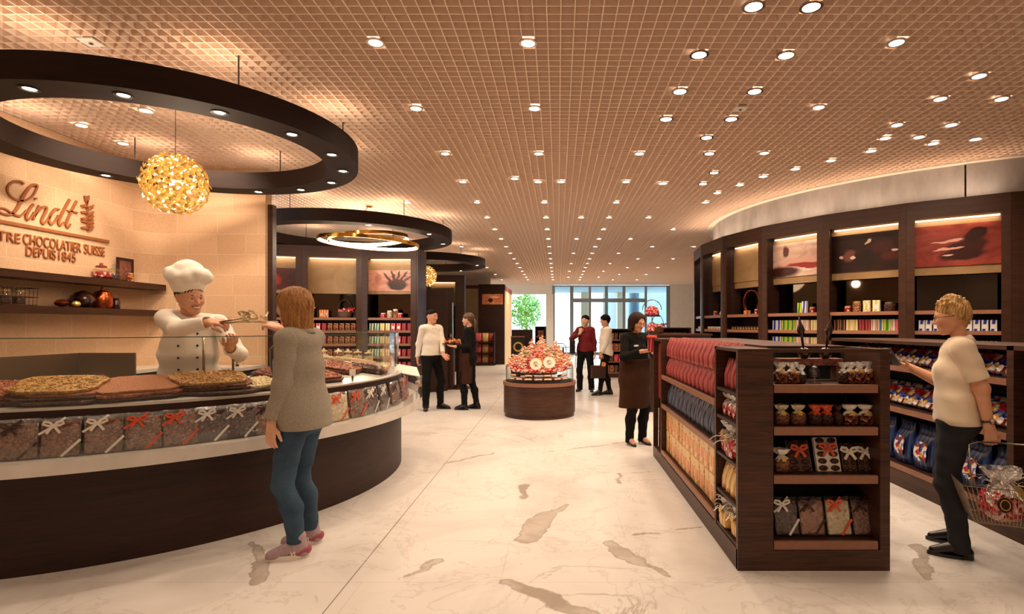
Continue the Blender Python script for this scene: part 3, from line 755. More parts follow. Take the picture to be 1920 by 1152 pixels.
RN = {'ribbon_white': 'white', 'ribbon_orange': 'orange', 'ribbon_brown': 'brown'}
CN = {'choc_nut': 'nutty dark chocolate', 'choc_dark': 'dark chocolate', 'choc_milk': 'milk chocolate', 'choc_white': 'pale chocolate', 'choc_rose': 'reddish brown chocolate'}
ordn = ['first', 'second', 'third', 'fourth', 'fifth', 'sixth', 'seventh', 'eighth', 'ninth', 'tenth', 'eleventh', 'twelfth', 'thirteenth', 'fourteenth', 'fifteenth', 'sixteenth', 'seventeenth', 'eighteenth', 'nineteenth', 'twentieth']
row = [(33, 'choc_nut', 'ribbon_brown'), (114, 'choc_nut', 'ribbon_white'), (195, 'choc_nut', 'ribbon_white'), (269, 'choc_nut', 'ribbon_orange'), (338, 'choc_nut', 'ribbon_orange'), (397, 'choc_dark', 'ribbon_white'),
       (453, 'choc_dark', 'ribbon_white'), (502, 'choc_nut', 'ribbon_brown'), (548, 'choc_nut', 'ribbon_orange'), (590, 'choc_nut', 'ribbon_white'), (634, 'choc_white', 'ribbon_orange'), (670, 'choc_nut', 'ribbon_orange'), (696, 'choc_dark', 'ribbon_white'),
       (719, 'choc_dark', 'ribbon_white'), (740, 'choc_nut', 'ribbon_brown'), (756, 'choc_nut', 'ribbon_orange'), (767, 'choc_nut', 'ribbon_orange')]
for i, (px, c_, r_) in enumerate(row):
    a = ray_ang(px, 2.5); x, y, _ = P(a, 2.51)
    bagk(c_, r_)((x, y, .709), (R(-7), 0, a+PI/2+random.uniform(-.09, .09)), f'bag of {CN[c_]} with {RN[r_]} bow on the counter ledge, {ordn[i]} along it', 'bags of chocolate slab along the counter ledge')
# chocolate slabs piled on the deck
def slab_mesh(w, l, th, seed, mats, bumps=120):
    rr = random.Random(seed); n = 26; out = []
    for i in range(n):
        a = 2*PI*i/n; ca, sa = math.cos(a), math.sin(a)
        out.append((math.copysign(abs(ca)**.5, ca)*w/2*(1+rr.uniform(-.09, .05)), math.copysign(abs(sa)**.5, sa)*l/2*(1+rr.uniform(-.09, .05))))
    b = MB(); b.loft([[(x*.99, y*.99, 0) for x, y in out], [(x, y, th*.3) for x, y in out], [(x, y, th*.85) for x, y in out], [(x*.97, y*.97, th) for x, y in out]])
    for i in range(bumps):
        x = rr.uniform(-.45, .45)*w; y = rr.uniform(-.45, .45)*l; s = rr.uniform(.004, .010)
        b.sphere((x, y, th+s*.15), s, 5, 4, 1, (1, 1, .7))
    me = b.mesh('chocolate_slab', mats); return me
piles = [  # px, r, width, length, rotation, thicknesses top down, materials, label bit
    (-30, 2.14, .50, .42, .1, ['slab_crumb', 'slab_crumb', 'choc_dark'], 'reddish crumb'),
    (118, 2.13, .56, .46, -.05, ['slab_nut', 'slab_milk', 'choc_dark', 'choc_dark'], 'golden nut'),
    (262, 2.13, .58, .44, .12, ['slab_milk', 'slab_crumb', 'choc_dark'], 'smooth milk'),
    (398, 2.14, .56, .42, -.1, ['slab_gold', 'choc_rose', 'choc_dark', 'choc_dark'], 'caramel coloured nut'),
    (478, 2.20, .34, .26, .1, ['choc_white', 'choc_dark'], 'small white'),
    (520, 2.02, .40, .3, .3, ['choc_rose', 'choc_dark', 'choc_dark'], 'rose brown'),
    (585, 2.12, .5, .4, .0, ['slab_crumb', 'choc_dark'], 'brown crumb'),
    (640, 1.98, .55, .42, .2, ['slab_crumb', 'choc_dark'], 'dull brown crumb'),
    (690, 2.16, .42, .36, .2, ['choc_dark', 'choc_dark'], 'very dark'),
    (722, 2.08, .36, .34, .1, ['slab_milk', 'choc_dark'], 'small tan')]
NS = ['top', 'second', 'third', 'bottom']
for pi, (px, r, w, l, rot, ms, nm) in enumerate(piles):
    a = ray_ang(px, r); base = .995+(2.40-r)/.54*.1+.004
    tilt = -math.atan2(.1, .54)
    for j, m_ in enumerate(reversed(ms)):
        lev = len(ms)-1-j
        sw = 1-.05*j
        x, y, _ = P(a+random.uniform(-.008, .008), r+random.uniform(-.01, .01))
        o = bpy.data.objects.new('chocolate_slab', slab_mesh(w*sw, l*sw, .02, pi*10+j, [m_, m_ if m_ != 'slab_milk' else 'slab_milk'], 260 if lev == 0 and m_ != 'slab_milk' else 0)); COL.objects.link(o)
        o.location = (x, y, base+.021*j-.004)
        o.rotation_euler = (Matrix.Rotation(a+PI/2, 3, 'Z') @ Matrix.Rotation(-tilt, 3, 'X') @ Matrix.Rotation(rot+random.uniform(-.12, .12), 3, 'Z')).to_euler()
        tag(o, f'{NS[lev] if lev < len(ms)-1 else "bottom"} slab of the {nm} chocolate pile behind the counter glass', 'chocolate slab', 'chocolate slabs piled on the counter deck')
a = ray_ang(640, 1.95, far=True)
# long white slabs at the far side of the deck
for i, px in enumerate((612, 665, 712)):
    a = ray_ang(px, 2.12, far=True)
    a = min(a, A1-.12-.2*i)
    x, y, _ = P(a, 2.12)
    o = bpy.data.objects.new('chocolate_slab', slab_mesh(.5, .42, .03, 90+i, ['choc_white', 'choc_white'], 160)); COL.objects.link(o)
    o.location = (x, y, 1.05); o.rotation_euler = (Matrix.Rotation(a+PI/2, 3, 'Z') @ Matrix.Rotation(math.atan2(.1, .54), 3, 'X')).to_euler()
    tag(o, f'broad white chocolate slab at the far deck side, {ordn[i]} from the stone wall', 'chocolate slab', 'white chocolate slabs')
# price cards on the deck
for i, (px, r) in enumerate(((661, 2.33), (712, 2.3))):
    a = ray_ang(px, r); x, y, _ = P(a, r)
    t = thing('price_card', ['white price card on a little clip before the dark slabs', 'white price card near the counter tip'][i], 'price card', (x, y, 1.0), a+PI/2)
    obj('card', MB().box(-.045, .045, -.002, .002, .045, .105), 'card_white', t); obj('clip', MB().box(-.006, .006, -.006, .006, 0, .047), 'steel', t)
# cutting board/ leaflet on the far tip
a = ray_ang(770, 2.55); x, y, _ = P(a, 2.53)
t = tag(obj('leaflet', MB().box(-.13, .13, -.085, .085, 0, .012, bev=.002), 'card_white'), 'white leaflet holder leaning above the last bag of the ledge', 'leaflet')
t.location = (x, y, 1.0); t.rotation_euler = (R(35), R(12), a+.4)
t.location = (-1.72, 6.35, .985)
# ---- back counter and splashbacks
bc = thing('back_counter', 'low back counter along the stone wall behind the chef', 'counter', (-5.44, 7.38, 0))
obj('cabinet', MB().box(.0, 1.5, -.5, -.02, 0, .94).box(.01, .5, -3.6, -.5, 0, .94), 'black_inner', bc)
obj('worktop', MB().box(0, 1.54, -.53, -.01, .94, .98).box(.01, .53, -3.6, -.53, .94, .98), 'marble_ledge', bc)
obj('door', MB().box(.55, 1.0, -.515, -.5, .08, .9), 'black_metal', bc); obj('door', MB().box(1.03, 1.48, -.515, -.5, .08, .9), 'black_metal', bc)
sb = thing('splash_panel', 'brushed steel splash panel standing behind the counter below the shelves', 'steel panel', (-4.93, 5.7, 0))
obj('side_sheet', MB().box(-.01, .01, -1.9, 0, .6, 1.22), 'steel', sb)
obj('front_sheet', MB().box(.012, .59, -.01, .01, .6, 1.22), 'steel', sb)
obj('foot', MB().box(-.02, .6, -.03, .02, 0, .6), 'black_inner', sb)
# tap behind the chef
tp = thing('tap', 'slim steel tap rising from the back counter behind the chef', 'tap', (-4.05, 7.0, .98))
obj('spout', MB().tube([(0, 0, 0), (0, 0, .3), (.0, -.05, .36), (0, -.14, .37), (0, -.17, .32)], .011, 8), 'chrome', tp, True)
obj('tap_base', MB().lathe([(.025, 0), (.025, .03), (.012, .04)], 12), 'chrome', tp)
# jars on the far deck
def biscuit_jar(fill, lid):
    def f():
        t = thing('biscuit_jar', '', 'jar')
        obj('jar_body', MB().lathe([(.055, 0), (.06, .01), (.06, .10), (.045, .125), (.045, .13)], 18), 'jar_glass', t, autosmooth=40)
        obj('contents', MB().lathe([(.054, .004), (.055, .09), (.02, .10)], 14), fill, t)
        obj('lid', MB().lathe([(.05, .13), (.05, .143), (.02, .15), (.012, .16), (.014, .17), (.004, .178)], 14), lid, t, autosmooth=40)
        return t
    return f
jk = [Stock(biscuit_jar('choc_white', 'choc_white')), Stock(biscuit_jar('choc_milk', 'card_white'))]
for i, (px, k_) in enumerate(((602, 0), (632, 1), (650, 0), (668, 0), (688, 0))):
    a = min(ray_ang(px, 2.25, far=True), A1-.05-.06*i); x, y, _ = P(a, 2.27)
    jk[k_]((x, y, 1.014), 0, f'glass jar of {"pale sweets" if k_ == 0 else "brown biscuits"} in the row beyond the white slabs, {ordn[i]} from the blazer', 'jars behind the counter deck')

# ================================================================ wall lettering
CURX = -5.452
def wy(px): return 1040*5.45/(1046-px)
def wz(py, px): return 1.5+(611-py)/1040*wy(px)
def strokes(t, paths, z=.02):
    """brush strokes on the wall: list of [(px, py, halfwidth_px), ...] read from the sign as seen, then laid on the wall plane"""
    for path in paths:
        pts = [Vector((wy(x), wz(y, x), w*wy(x)/1040)) for x, y, w in path]
        # Catmull-Rom smoothing
        sm = []
        for i in range(len(pts)-1):
            p0 = pts[max(0, i-1)]; p1 = pts[i]; p2 = pts[i+1]; p3 = pts[min(len(pts)-1, i+2)]
            for k in range(6):
                u = k/6; sm.append(.5*((2*p1)+(p2-p0)*u+(2*p0-5*p1+4*p2-p3)*u*u+(3*p1-p0-3*p2+p3)*u**3))
        sm.append(pts[-1]); rings = []
        for i, p in enumerate(sm):
            d = sm[min(i+1, len(sm)-1)]-sm[max(i-1, 0)]; d.z = 0; d = d.normalized() if d.length > 0 else Vector((1, 0, 0))
            nx, ny = -d.y*p.z*.74, d.x*p.z*.74
            rings.append([(CURX+.001, p.x+nx, p.y+ny), (CURX+z, p.x+nx, p.y+ny), (CURX+z, p.x-nx, p.y-ny), (CURX+.001, p.x-nx, p.y-ny)])
        t.loft(rings)
sg = thing('wall_sign', 'raised brown script lettering and maker line on the stone wall above the shelves', 'sign', (0, 0, 0))
m = MB()
strokes(m, [
    [(43, 345, 2), (36, 340, 2.2), (24, 340, 2.2), (14, 348, 2.4), (12, 358, 2.4), (18, 368, 2.2), (30, 375, 2), (44, 376, 2), (58, 369, 2), (66, 356, 2.2), (68, 348, 2.2), (63, 346, 2.4), (55, 350, 2.8), (44, 364, 3.6), (36, 380, 3.8), (28, 394, 3.4), (18, 402, 2.6), (8, 402, 2), (-2, 398, 1.8), (-6, 394, 1.8), (0, 390, 1.8), (10, 393, 2), (22, 401, 2.4), (34, 405, 2.4), (42, 401, 1.8), (48, 394, 1.4)],
    [(61, 383, 2.6), (54, 392, 3), (47, 406, 3), (50, 412, 2.4), (56, 408, 1.6), (62, 398, 1.4)],
    [(65, 371, 3.2), (66, 374, 3.0)],
    [(72, 386, 2.8), (66, 398, 2.8), (60, 412, 2.6)], [(63, 406, 1.6), (72, 394, 2), (82, 388, 2.6), (86, 391, 2.8), (82, 401, 3), (76, 414, 2.8), (79, 419, 2.4), (86, 414, 1.6), (92, 405, 1.4)],
    [(110, 393, 2.0), (102, 392, 2.2), (94, 402, 2.8), (90, 414, 2.8), (94, 420, 2.4), (101, 415, 2), (108, 404, 2)],
    [(129, 374, 3), (119, 392, 3), (110, 410, 3), (108, 420, 2.6), (112, 422, 2), (118, 417, 1.4)],
    [(142, 377, 2.8), (132, 396, 2.8), (124, 414, 2.8), (122, 423, 2.4), (126, 426, 2), (131, 420, 1.4)], [(124, 395, 1.6), (144, 399, 1.8)]])
obj('script_word', m, 'lettering', sg, label='brown joined script letters')
m = MB()   # twig ornament
strokes(m, [[(161, 368, 1.5), (162, 390, 1.6), (162, 410, 1.6), (163, 434, 1.8)]]+
        [[(161, 382, 1.2), (x, y, 2.6), (x+dx, y+dy, .8)] for x, y, dx, dy in ((158, 371, -1, -4), (164, 371, 1, -4))]+
        [[(162, yb, 1.2), (162+sx*6, yb-3, 3.2), (162+sx*12, yb-7+4*(sx < 0), 1)] for sx, yb in ((-1, 389), (1, 392), (-1, 401), (1, 404), (1, 412), (-1, 413), (-1, 418), (1, 420), (-1, 430), (1, 432), (1, 426))])
obj('twig_ornament', m, 'lettering', sg, label='leafy twig emblem')
obj('underline', MB().box(CURX+.001, CURX+.02, 4.7, 6.72, 2.503, 2.535), 'lettering', sg)
def wall_text(txt, y0, y1, z0, z1):
    c = bpy.data.curves.new('maker_line', 'FONT'); c.body = txt; c.extrude = .5; c.size = 1; c.align_x = 'LEFT'
    tmp = bpy.data.objects.new('maker_line', c); COL.objects.link(tmp)
    bpy.context.view_layer.update()
    me = bpy.data.meshes.new_from_object(tmp.evaluated_get(bpy.context.evaluated_depsgraph_get())); bpy.data.objects.remove(tmp)
    xs = [v.co.x for v in me.vertices]; ys = [v.co.y for v in me.vertices]
    a, b, c0, d = min(xs), max(xs), min(ys), max(ys)
    for v in me.vertices:
        u = (v.co.x-a)/(b-a); w_ = (v.co.y-c0)/(d-c0); v.co = (CURX+.002+.014*(v.co.z+.5), y0+u*(y1-y0), z0+w_*(z1-z0))
    me.materials.clear(); me.materials.append(M['lettering'])
    o = bpy.data.objects.new('maker_line', me); COL.objects.link(o); o.parent = sg; return o
for w_ in (('MA\u00ceTRE', 5.16, 5.615, 2.33, 2.455), ('CHOCOLATIER', 5.645, 6.33, 2.33, 2.44), ('SUISSE', 6.37, 6.66, 2.33, 2.44), ('DEPUIS', 5.675, 6.01, 2.215, 2.315), ('1845', 6.045, 6.26, 2.215, 2.315)): wall_text(*w_)
# ---- floating wall shelves and what stands on them
for z, lb in ((2.04, 'upper floating dark wall shelf under the lettering'), (1.70, 'lower floating dark wall shelf with the copper eggs')):
    tag(obj('wall_shelf', MB().box(-5.45, -5.2, 2.0, 7.36, z-.075, z), 'wood_mid'), lb, 'shelf')
def wp(px, x=-5.32): return (x, 1040*-x/(1046-px))
def lathe_thing(name, label, cat, loc, prof, m, extra=None, group=None):
    t = thing(name, label, cat, loc, group=group)
    obj('body', MB().lathe(prof, 20), m, t, autosmooth=40)
    if extra: extra(t)
    return t
x, y = wp(190)
lathe_thing('storage_jar', 'round red-filled glass jar on the upper wall shelf', 'jar', (x, y, 2.04), [(.07, 0), (.1, .03), (.1, .09), (.06, .13), (.05, .14)], 'jar_glass',
            lambda t: (obj('contents', MB().lathe([(.06, .005), (.09, .03), (.09, .08), (.03, .1)], 16), 'mix_red', t), obj('lid', MB().lathe([(.055, .14), (.055, .155), (.02, .165), (.015, .19)], 14), 'red_band', t)))
x, y = wp(213)
lathe_thing('storage_jar', 'clear jar with glass stopper beside the dark frame on the upper shelf', 'jar', (x, y, 2.04), [(.06, 0), (.075, .02), (.075, .1), (.05, .13)], 'jar_glass',
            lambda t: (obj('contents', MB().lathe([(.06, .005), (.068, .03), (.068, .07), (.03, .08)], 16), 'choc_dark', t), obj('lid', MB().lathe([(.05, .13), (.05, .145), (.02, .15), (.02, .19), (.001, .2)], 14), 'jar_glass', t)))
x, y = wp(233, -5.4)
t = thing('picture_frame', 'small dark picture frame leaning on the stone wall over the upper shelf', 'picture frame', (x, y, 2.04), PI/2)
obj('frame', MB().box(-.13, .13, -.02, 0, 0, .03).box(-.13, .13, -.02, 0, .27, .3).box(-.13, -.1, -.02, 0, .03, .27).box(.1, .13, -.02, 0, .03, .27), 'wood_base', t)
obj('print', MB().box(-.1, .1, -.012, -.004, .03, .27), 'choc_rose', t)
x, y = wp(245)
lathe_thing('storage_jar', 'tiny amber jar at the end of the upper shelf objects', 'jar', (x, y, 2.04), [(.035, 0), (.035, .08), (.025, .1)], 'mix_caramel', lambda t: obj('lid', MB().lathe([(.03, .1), (.03, .115)], 12), 'gold_seal', t))
x, y = wp(22)
t = thing('wire_basket', 'dark wire basket with glass jars on the lower wall shelf', 'basket', (x, y, 1.70), PI/2)
b = MB()
for zz in (.0, .08, .17):
    e = .02*zz/.17; b.tube([(-.17-e, -.09, zz+.004), (.17+e, -.09, zz+.004), (.17+e, .09, zz+.004), (-.17-e, .09, zz+.004), (-.17-e, -.09, zz+.004)], .004, 5)
for i in range(9):
    xx = -.16+.04*i
    for yy in (-.09, .09): b.tube([(xx, yy, 0), (xx*1.1, yy, .175)], .002, 4)
obj('wire_frame', b, 'black_metal', t)
for i, xx in enumerate((-.08, .07)):
    lathe_thing('storage_jar', ['small glass jar inside the wire basket, nearer the counter end', 'small glass jar inside the wire basket, nearer the chef'][i], 'jar', (x, y+xx, 1.712), [(.05, 0), (.055, .02), (.055, .1), (.04, .12)], 'jar_glass',
                lambda t: (obj('contents', MB().lathe([(.048, .005), (.048, .07)], 14), 'choc_dark', t), obj('lid', MB().lathe([(.044, .12), (.044, .135)], 14), 'gold_seal', t)), 'jars in the wire basket')
mat('copper', '#b0562c', .25, metal=.9); mat('brown_glaze', '#2c130c', .15, spec=.8)
x, y = wp(116)
lathe_thing('copper_egg', 'copper egg lying on the lower wall shelf', 'decoration', (x, y, 1.70), [(.01, .0), (.055, .02), (.07, .045), (.05, .07), (.01, .085)], 'copper', lambda t: None)
x, y = wp(156)
lathe_thing('chocolate_egg', 'large dark glossy egg with a pale swirl on the lower shelf', 'decoration', (x, y, 1.70), [(.02, .0), (.09, .04), (.115, .10), (.08, .165), (.01, .195)], 'brown_glaze',
            lambda t: obj('swirl', MB().tube([(.09*math.cos(q*.5), .09*math.sin(q*.5), .09+.009*q) for q in range(-6, 8)], .008, 6), 'card_white', t, True))
x, y = wp(143, -5.25)
lathe_thing('gold_egg', 'small gold egg before the dark glossy egg', 'decoration', (x, y, 1.70), [(.01, .0), (.035, .015), (.042, .035), (.03, .06), (.005, .07)], 'gold_seal', lambda t: None)
x, y = wp(192)
lathe_thing('copper_pot', 'orange copper pot with a domed lid on the lower wall shelf', 'pot', (x, y, 1.70), [(.08, 0), (.1, .03), (.1, .13), (.085, .16)], 'copper',
            lambda t: obj('lid', MB().lathe([(.09, .16), (.08, .19), (.03, .21), (.015, .215), (.018, .24), (.002, .25)], 18), 'copper', t, autosmooth=40))
x, y = wp(217)
lathe_thing('storage_jar', 'small dark jar beside the copper pot', 'jar', (x, y, 1.70), [(.04, 0), (.045, .02), (.045, .09), (.03, .11)], 'brown_glaze', lambda t: obj('lid', MB().lathe([(.035, .11), (.035, .13)], 12), 'black_metal', t))
# ================================================================ shelf walls
def picture_mat(name, bg1, bg2, blobs, scale=3):
    """printed picture: soft background and dark/light shapes, in the panel's own 0..1 coordinates"""
    k = NT(name); v = k.coords('Generated')
    n = k.noise(v, scale, 4, .6, 1.0)
    c = k.ramp(n.outputs[0], [(.3, rgb(bg1)), (.7, rgb(bg2))])
    wob = k.n('ShaderNodeVectorMath', operation='SCALE'); k.set(wob.inputs[0], k.noise(v, 6, 3).outputs[1]); wob.inputs['Scale'].default_value = .12
    for (cx, cz, rx, rz, rot, col, soft) in blobs:
        mp = k.n('ShaderNodeMapping', vector_type='TEXTURE'); ad = k.n('ShaderNodeVectorMath', operation='ADD'); k.set(ad.inputs[0], v); k.set(ad.inputs[1], wob.outputs[0]); k.set(mp.inputs[0], ad.outputs[0])
        mp.inputs['Location'].default_value = (cx+.06, .06, cz+.06); mp.inputs['Rotation'].default_value = (0, R(rot), 0); mp.inputs['Scale'].default_value = (rx, 9e3, rz)
        ln = k.n('ShaderNodeVectorMath', operation='LENGTH'); k.set(ln.inputs[0], mp.outputs[0])
        c = k.mix(k.math('MULTIPLY', k.math('SUBTRACT', 1.0, ln.outputs['Value']), soft*.7, clamp=True), c, rgb(col))
    M[name] = k.done(k.pbsdf(c, .35, 0, .4)); return M[name]
picture_mat('picture_bar', '#6a2018', '#9c4436', [(.62, .45, .22, .30, 25, '#3a120e', 6), (.45, .62, .3, .09, -12, '#7a342a', 5), (.42, .6, .22, .03, -10, '#d09a88', 8), (.42, .42, .2, .03, -10, '#d09a88', 8), (.7, .72, .12, .2, 30, '#2c0e0b', 6), (.55, .25, .3, .14, -8, '#34120e', 5), (.4, .25, .08, .02, -12, '#e0b0a0', 8)])
picture_mat('picture_dark', '#170a08', '#2e1510', [(.25, .42, .1, .2, 10, '#6a3c30', 3), (.3, .38, .05, .05, 0, '#d8b8a8', 5), (.15, .4, .03, .05, 0, '#c8a090', 5), (.7, .6, .2, .2, 5, '#3a1814', 4), (.8, .35, .15, .12, 0, '#4a1c14', 4), (.5, .78, .03, .1, 20, '#b89888', 5), (.85, .5, .04, .04, 0, '#c8a898', 5)], 5)
picture_mat('picture_fold', '#b08878', '#d8b8a4', [(.5, .4, .45, .16, -8, '#c89888', 4), (.6, .3, .4, .1, 6, '#902c28', 5), (.5, .22, .3, .05, 14, '#e8c4b4', 6), (.1, .15, .5, .2, 0, '#3a1a14', 4), (.25, .75, .06, .2, 0, '#5a3428', 4)])
picture_mat('picture_cream', '#8a6a44', '#a0805a', [])
picture_mat('picture_flower', '#b06a54', '#dca890', [(.6, .3, .24, .3, 0, '#2e1610', 6), (.42, .6, .035, .32, -22, '#4a2218', 6), (.52, .68, .035, .34, -8, '#4a2218', 6), (.62, .7, .03, .34, 6, '#4a2218', 6), (.72, .66, .03, .34, 18, '#4a2218', 6), (.8, .55, .03, .32, 30, '#4a2218', 6), (.2, .6, .08, .3, 0, '#a86850', 3)])
picture_mat('picture_ball', '#3a1410', '#5c2018', [(.35, .45, .35, .4, 0, '#a83020', 5), (.3, .6, .2, .12, 20, '#e08070', 5)])
picture_mat('picture_warm', '#b05030', '#e09868', [(.4, .4, .13, .25, 0, '#2a100c', 6), (.6, .7, .3, .15, 0, '#f0b890', 3), (.75, .45, .2, .1, 10, '#d86838', 3)])
picture_mat('picture_mosaic', '#3a2c24', '#6e5644', [], 26)
def cabinet(loc, rz, w, label, picture='picture_dark', shelves=(1.69, 1.43, 1.17, .91, .62), depth=.36, stile=.09, top=3.1, group='tall display cabinets', mirror=True, pic=(2.27, 2.80), solid=False):
    """front faces local -y, origin mid front at the floor"""
    t = thing('display_cabinet', label, 'cabinet', loc, rz, group)
    h = w/2
    obj('carcass', MB().box(-h, -h+.03, .03, depth, 0, top).box(h-.03, h, .03, depth, 0, top).box(-h+.03, h-.03, depth-.02, depth, 0, 2.16).box(-h+.03, h-.03, .03, depth, top-.04, top), 'wood_base', t)
    obj('face_frame', MB().box(-h, -h+stile, 0, .03, 0, top).box(h-stile, h, 0, .03, 0, top).box(-h+stile, h-stile, 0, .03, top-.22, top).box(-h+stile, h-stile, 0, .03, 0, .13), 'wood_mid', t)
    if solid:
        obj('door', MB().box(-h+stile, h-stile, .002, .03, .13, top-.22), 'wood_mid', t); return t
    obj('back_panel', MB().box(-h+.03, h-.03, depth-.14, depth-.1, 2.16, top-.1), 'picture_cream', t, label='pale lit back panel')
    obj('light_strip', MB().box(-h+stile, h-stile, depth-.165, depth-.15, top-.235, top-.215), 'strip_glow', t)
    if picture: obj('picture', MB().box(-h+.05, h-.05, depth-.155, depth-.142, pic[0], pic[1]), picture, t)
    if mirror: obj('mirror', MB().box(-h+.035, h-.035, depth-.03, depth-.021, shelves[0]+.01, 2.158), 'mirror', t)
    for z in shelves:
        s = obj('shelf', MB().box(-h+.032, h-.032, .05, depth-.032, z-.02, z), 'wood_base', t)
        obj('price_rail', MB().box(-h+stile-.005, h-stile+.005, .032, .05, z-.045, z+.004), 'shelf_edge', s, label='copper brown front rail')
    light('cabinet_strip', 'AREA', tuple(Vector(loc)+Matrix.Rotation(rz, 3, 'Z') @ Vector((0, depth-.20, top-.24))), 1.3, WARM, (R(18), 0, rz), w-.2, .03)
    return t
def place_on(cab_loc, rz, x, y, z, jit=0): return tuple(Vector(cab_loc)+Matrix.Rotation(rz, 3, 'Z') @ Vector((x, y, z)))

# ---- product shapes
def carton(w, d, h, m, name='chocolate_box', cat='box', lab=None):
    def f():
        t = thing(name, '', cat)
        obj('box_body', MB().box(-w/2, w/2, -d/2, d/2, 0, h, bev=min(w, d)*.06), m, t)
        if lab: obj('front_label', MB().box(-w*.36, w*.36, -d/2-.0012, -d/2+.001, h*.22, h*.62), lab, t)
        return t
    return f
def pouch(w, d, h, m, lab=None, seed=1, name='chocolate_pouch', cat='bag', seal='gold_seal', neck=.82):
    def f():
        t = thing(name, '', cat); rr = random.Random(seed); rings = []
        for tz, kw, kd in ((0, .92, .82), (.03, .98, .95), (.2, 1, 1), (.45, 1, .95), (.65, .98, .72), (neck, .97, .3), (neck+.04, .98, .1), (1, 1.0, .08)):
            ring = []
            for i in range(18):
                a = 2*PI*i/18; ca, sa = math.cos(a), math.sin(a)
                ring.append((math.copysign(abs(ca)**.55, ca)*w/2*kw+rr.uniform(-1, 1)*w*.012, math.copysign(abs(sa)**.7, sa)*d/2*kd+rr.uniform(-1, 1)*d*.03*kd, h*tz))
            rings.append(ring)
        obj('pouch_body', MB().loft(rings), m, t, True)
        if lab: obj('front_label', MB().loft([[(x*w, -d/2*k-.003, z*h), (x*w, -d/2*k-.0005, z*h)][0:2]+[(-x*w, -d/2*k-.0005, z*h), (-x*w, -d/2*k-.003, z*h)] for x, z, k in ((.3, .2, 1), (.32, .4, .97), (.28, .62, .76))]), lab, t)
        return t
    return f
def tin(r, h, m, lid):
    def f():
        t = thing('sweet_jar', '', 'jar')
        obj('jar_body', MB().lathe([(r*.95, 0), (r, h*.04), (r, h*.75), (r*.8, h*.82)], 16), m, t, autosmooth=40)
        obj('lid', MB().lathe([(r*.86, h*.82), (r*.86, h*.98), (r*.8, h)], 16), lid, t, autosmooth=40)
        return t
    return f
def sweets_bag(w, h, d, fill, top='cellophane_knot', seal=True, rib=None, seed=1, name='sweets_bag', tied=True):
    """clear bag of loose sweets, gathered at the neck"""
    def f():
        t = thing(name, '', 'bag of sweets'); rr = random.Random(seed)
        b = MB()
        rings = []
        for tz, k in ((0, .8), (.08, 1), (.3, 1.02), (.5, .95), (.58, .75)):
            rings.append([(math.copysign(abs(math.cos(a))**.7, math.cos(a))*w/2*k*(1+rr.uniform(-.05, .05)), math.copysign(abs(math.sin(a))**.7, math.sin(a))*d/2*k*(1+rr.uniform(-.05, .05)), h*tz) for a in [2*PI*i/16 for i in range(16)]])
        obj('sweets', b.loft(rings), fill, t, True)
        r2 = []
        for tz, k in ((.5, 1.0), (.62, .7), (.72, .32), (.82, .75), (1, 1.0)):
            r2.append([(math.cos(a)*w/2*k*(1+rr.uniform(-.18, .18)), math.sin(a)*d/2*k*(1+rr.uniform(-.25, .25)), h*(tz+rr.uniform(-.02, .02))) for a in [2*PI*i/16 for i in range(16)]])
        obj('bag_top', MB().loft(r2, cap=False), top, t)
        if seal: obj('round_seal', MB().lathe([(w*.16, 0), (w*.16, .003), (.001, .004)], 14).xf(Matrix.Translation((0, -d/2-.002, h*.6)) @ Matrix.Rotation(R(75), 4, 'X')), 'gold_seal', t)
        if rib:
            m = MB(); bow(m, (0, -d*.25, h*.72), w*.3, w=w*.09); obj('ribbon', m, rib, t)
        return t
    return f
def basket_gift(w, h, m, seed=1):
    def f():
        t = thing('gift_basket', '', 'gift basket')
        obj('basket_bowl', MB().lathe([(w*.32, 0), (w*.42, h*.05), (w*.5, h*.32), (w*.46, h*.32)], 18), 'card_brown', t, autosmooth=40)
        q = MB(); rr = random.Random(seed)
        for i in range(9):
            a = rr.uniform(0, 6.28); r = rr.uniform(0, .33)*w; q.sphere((r*math.cos(a), r*math.sin(a), h*.34+rr.uniform(0, .1)*h), w*.13, 8, 6)
        obj('sweets', q, m, t, True)
        obj('handle', MB().tube([(w*.47*math.cos(a), 0, h*.3+h*.68*math.sin(a)) for a in [PI*i/12 for i in range(13)]], w*.025, 6), 'wood', t, True)
        b = MB(); bow(b, (w*.44, -.01, h*.45), w*.22, w=w*.07); obj('ribbon', b, 'ribbon_red', t)
        return t
    return f

def fill_row(cab, rz, z, x0, x1, stock, label, group, pitch, y=.13, depth_rows=1, dpitch=.08, jit=.004):
    n = max(1, int((x1-x0)/pitch+1e-6)); off = ((x1-x0)-n*pitch)/2
    for r_ in range(depth_rows):
        for i in range(n):
            stock(place_on(cab, rz, x0+off+pitch*(i+.5)+random.uniform(-jit, jit), y+r_*dpitch, z+.001), rz+random.uniform(-.04, .04), label, group)

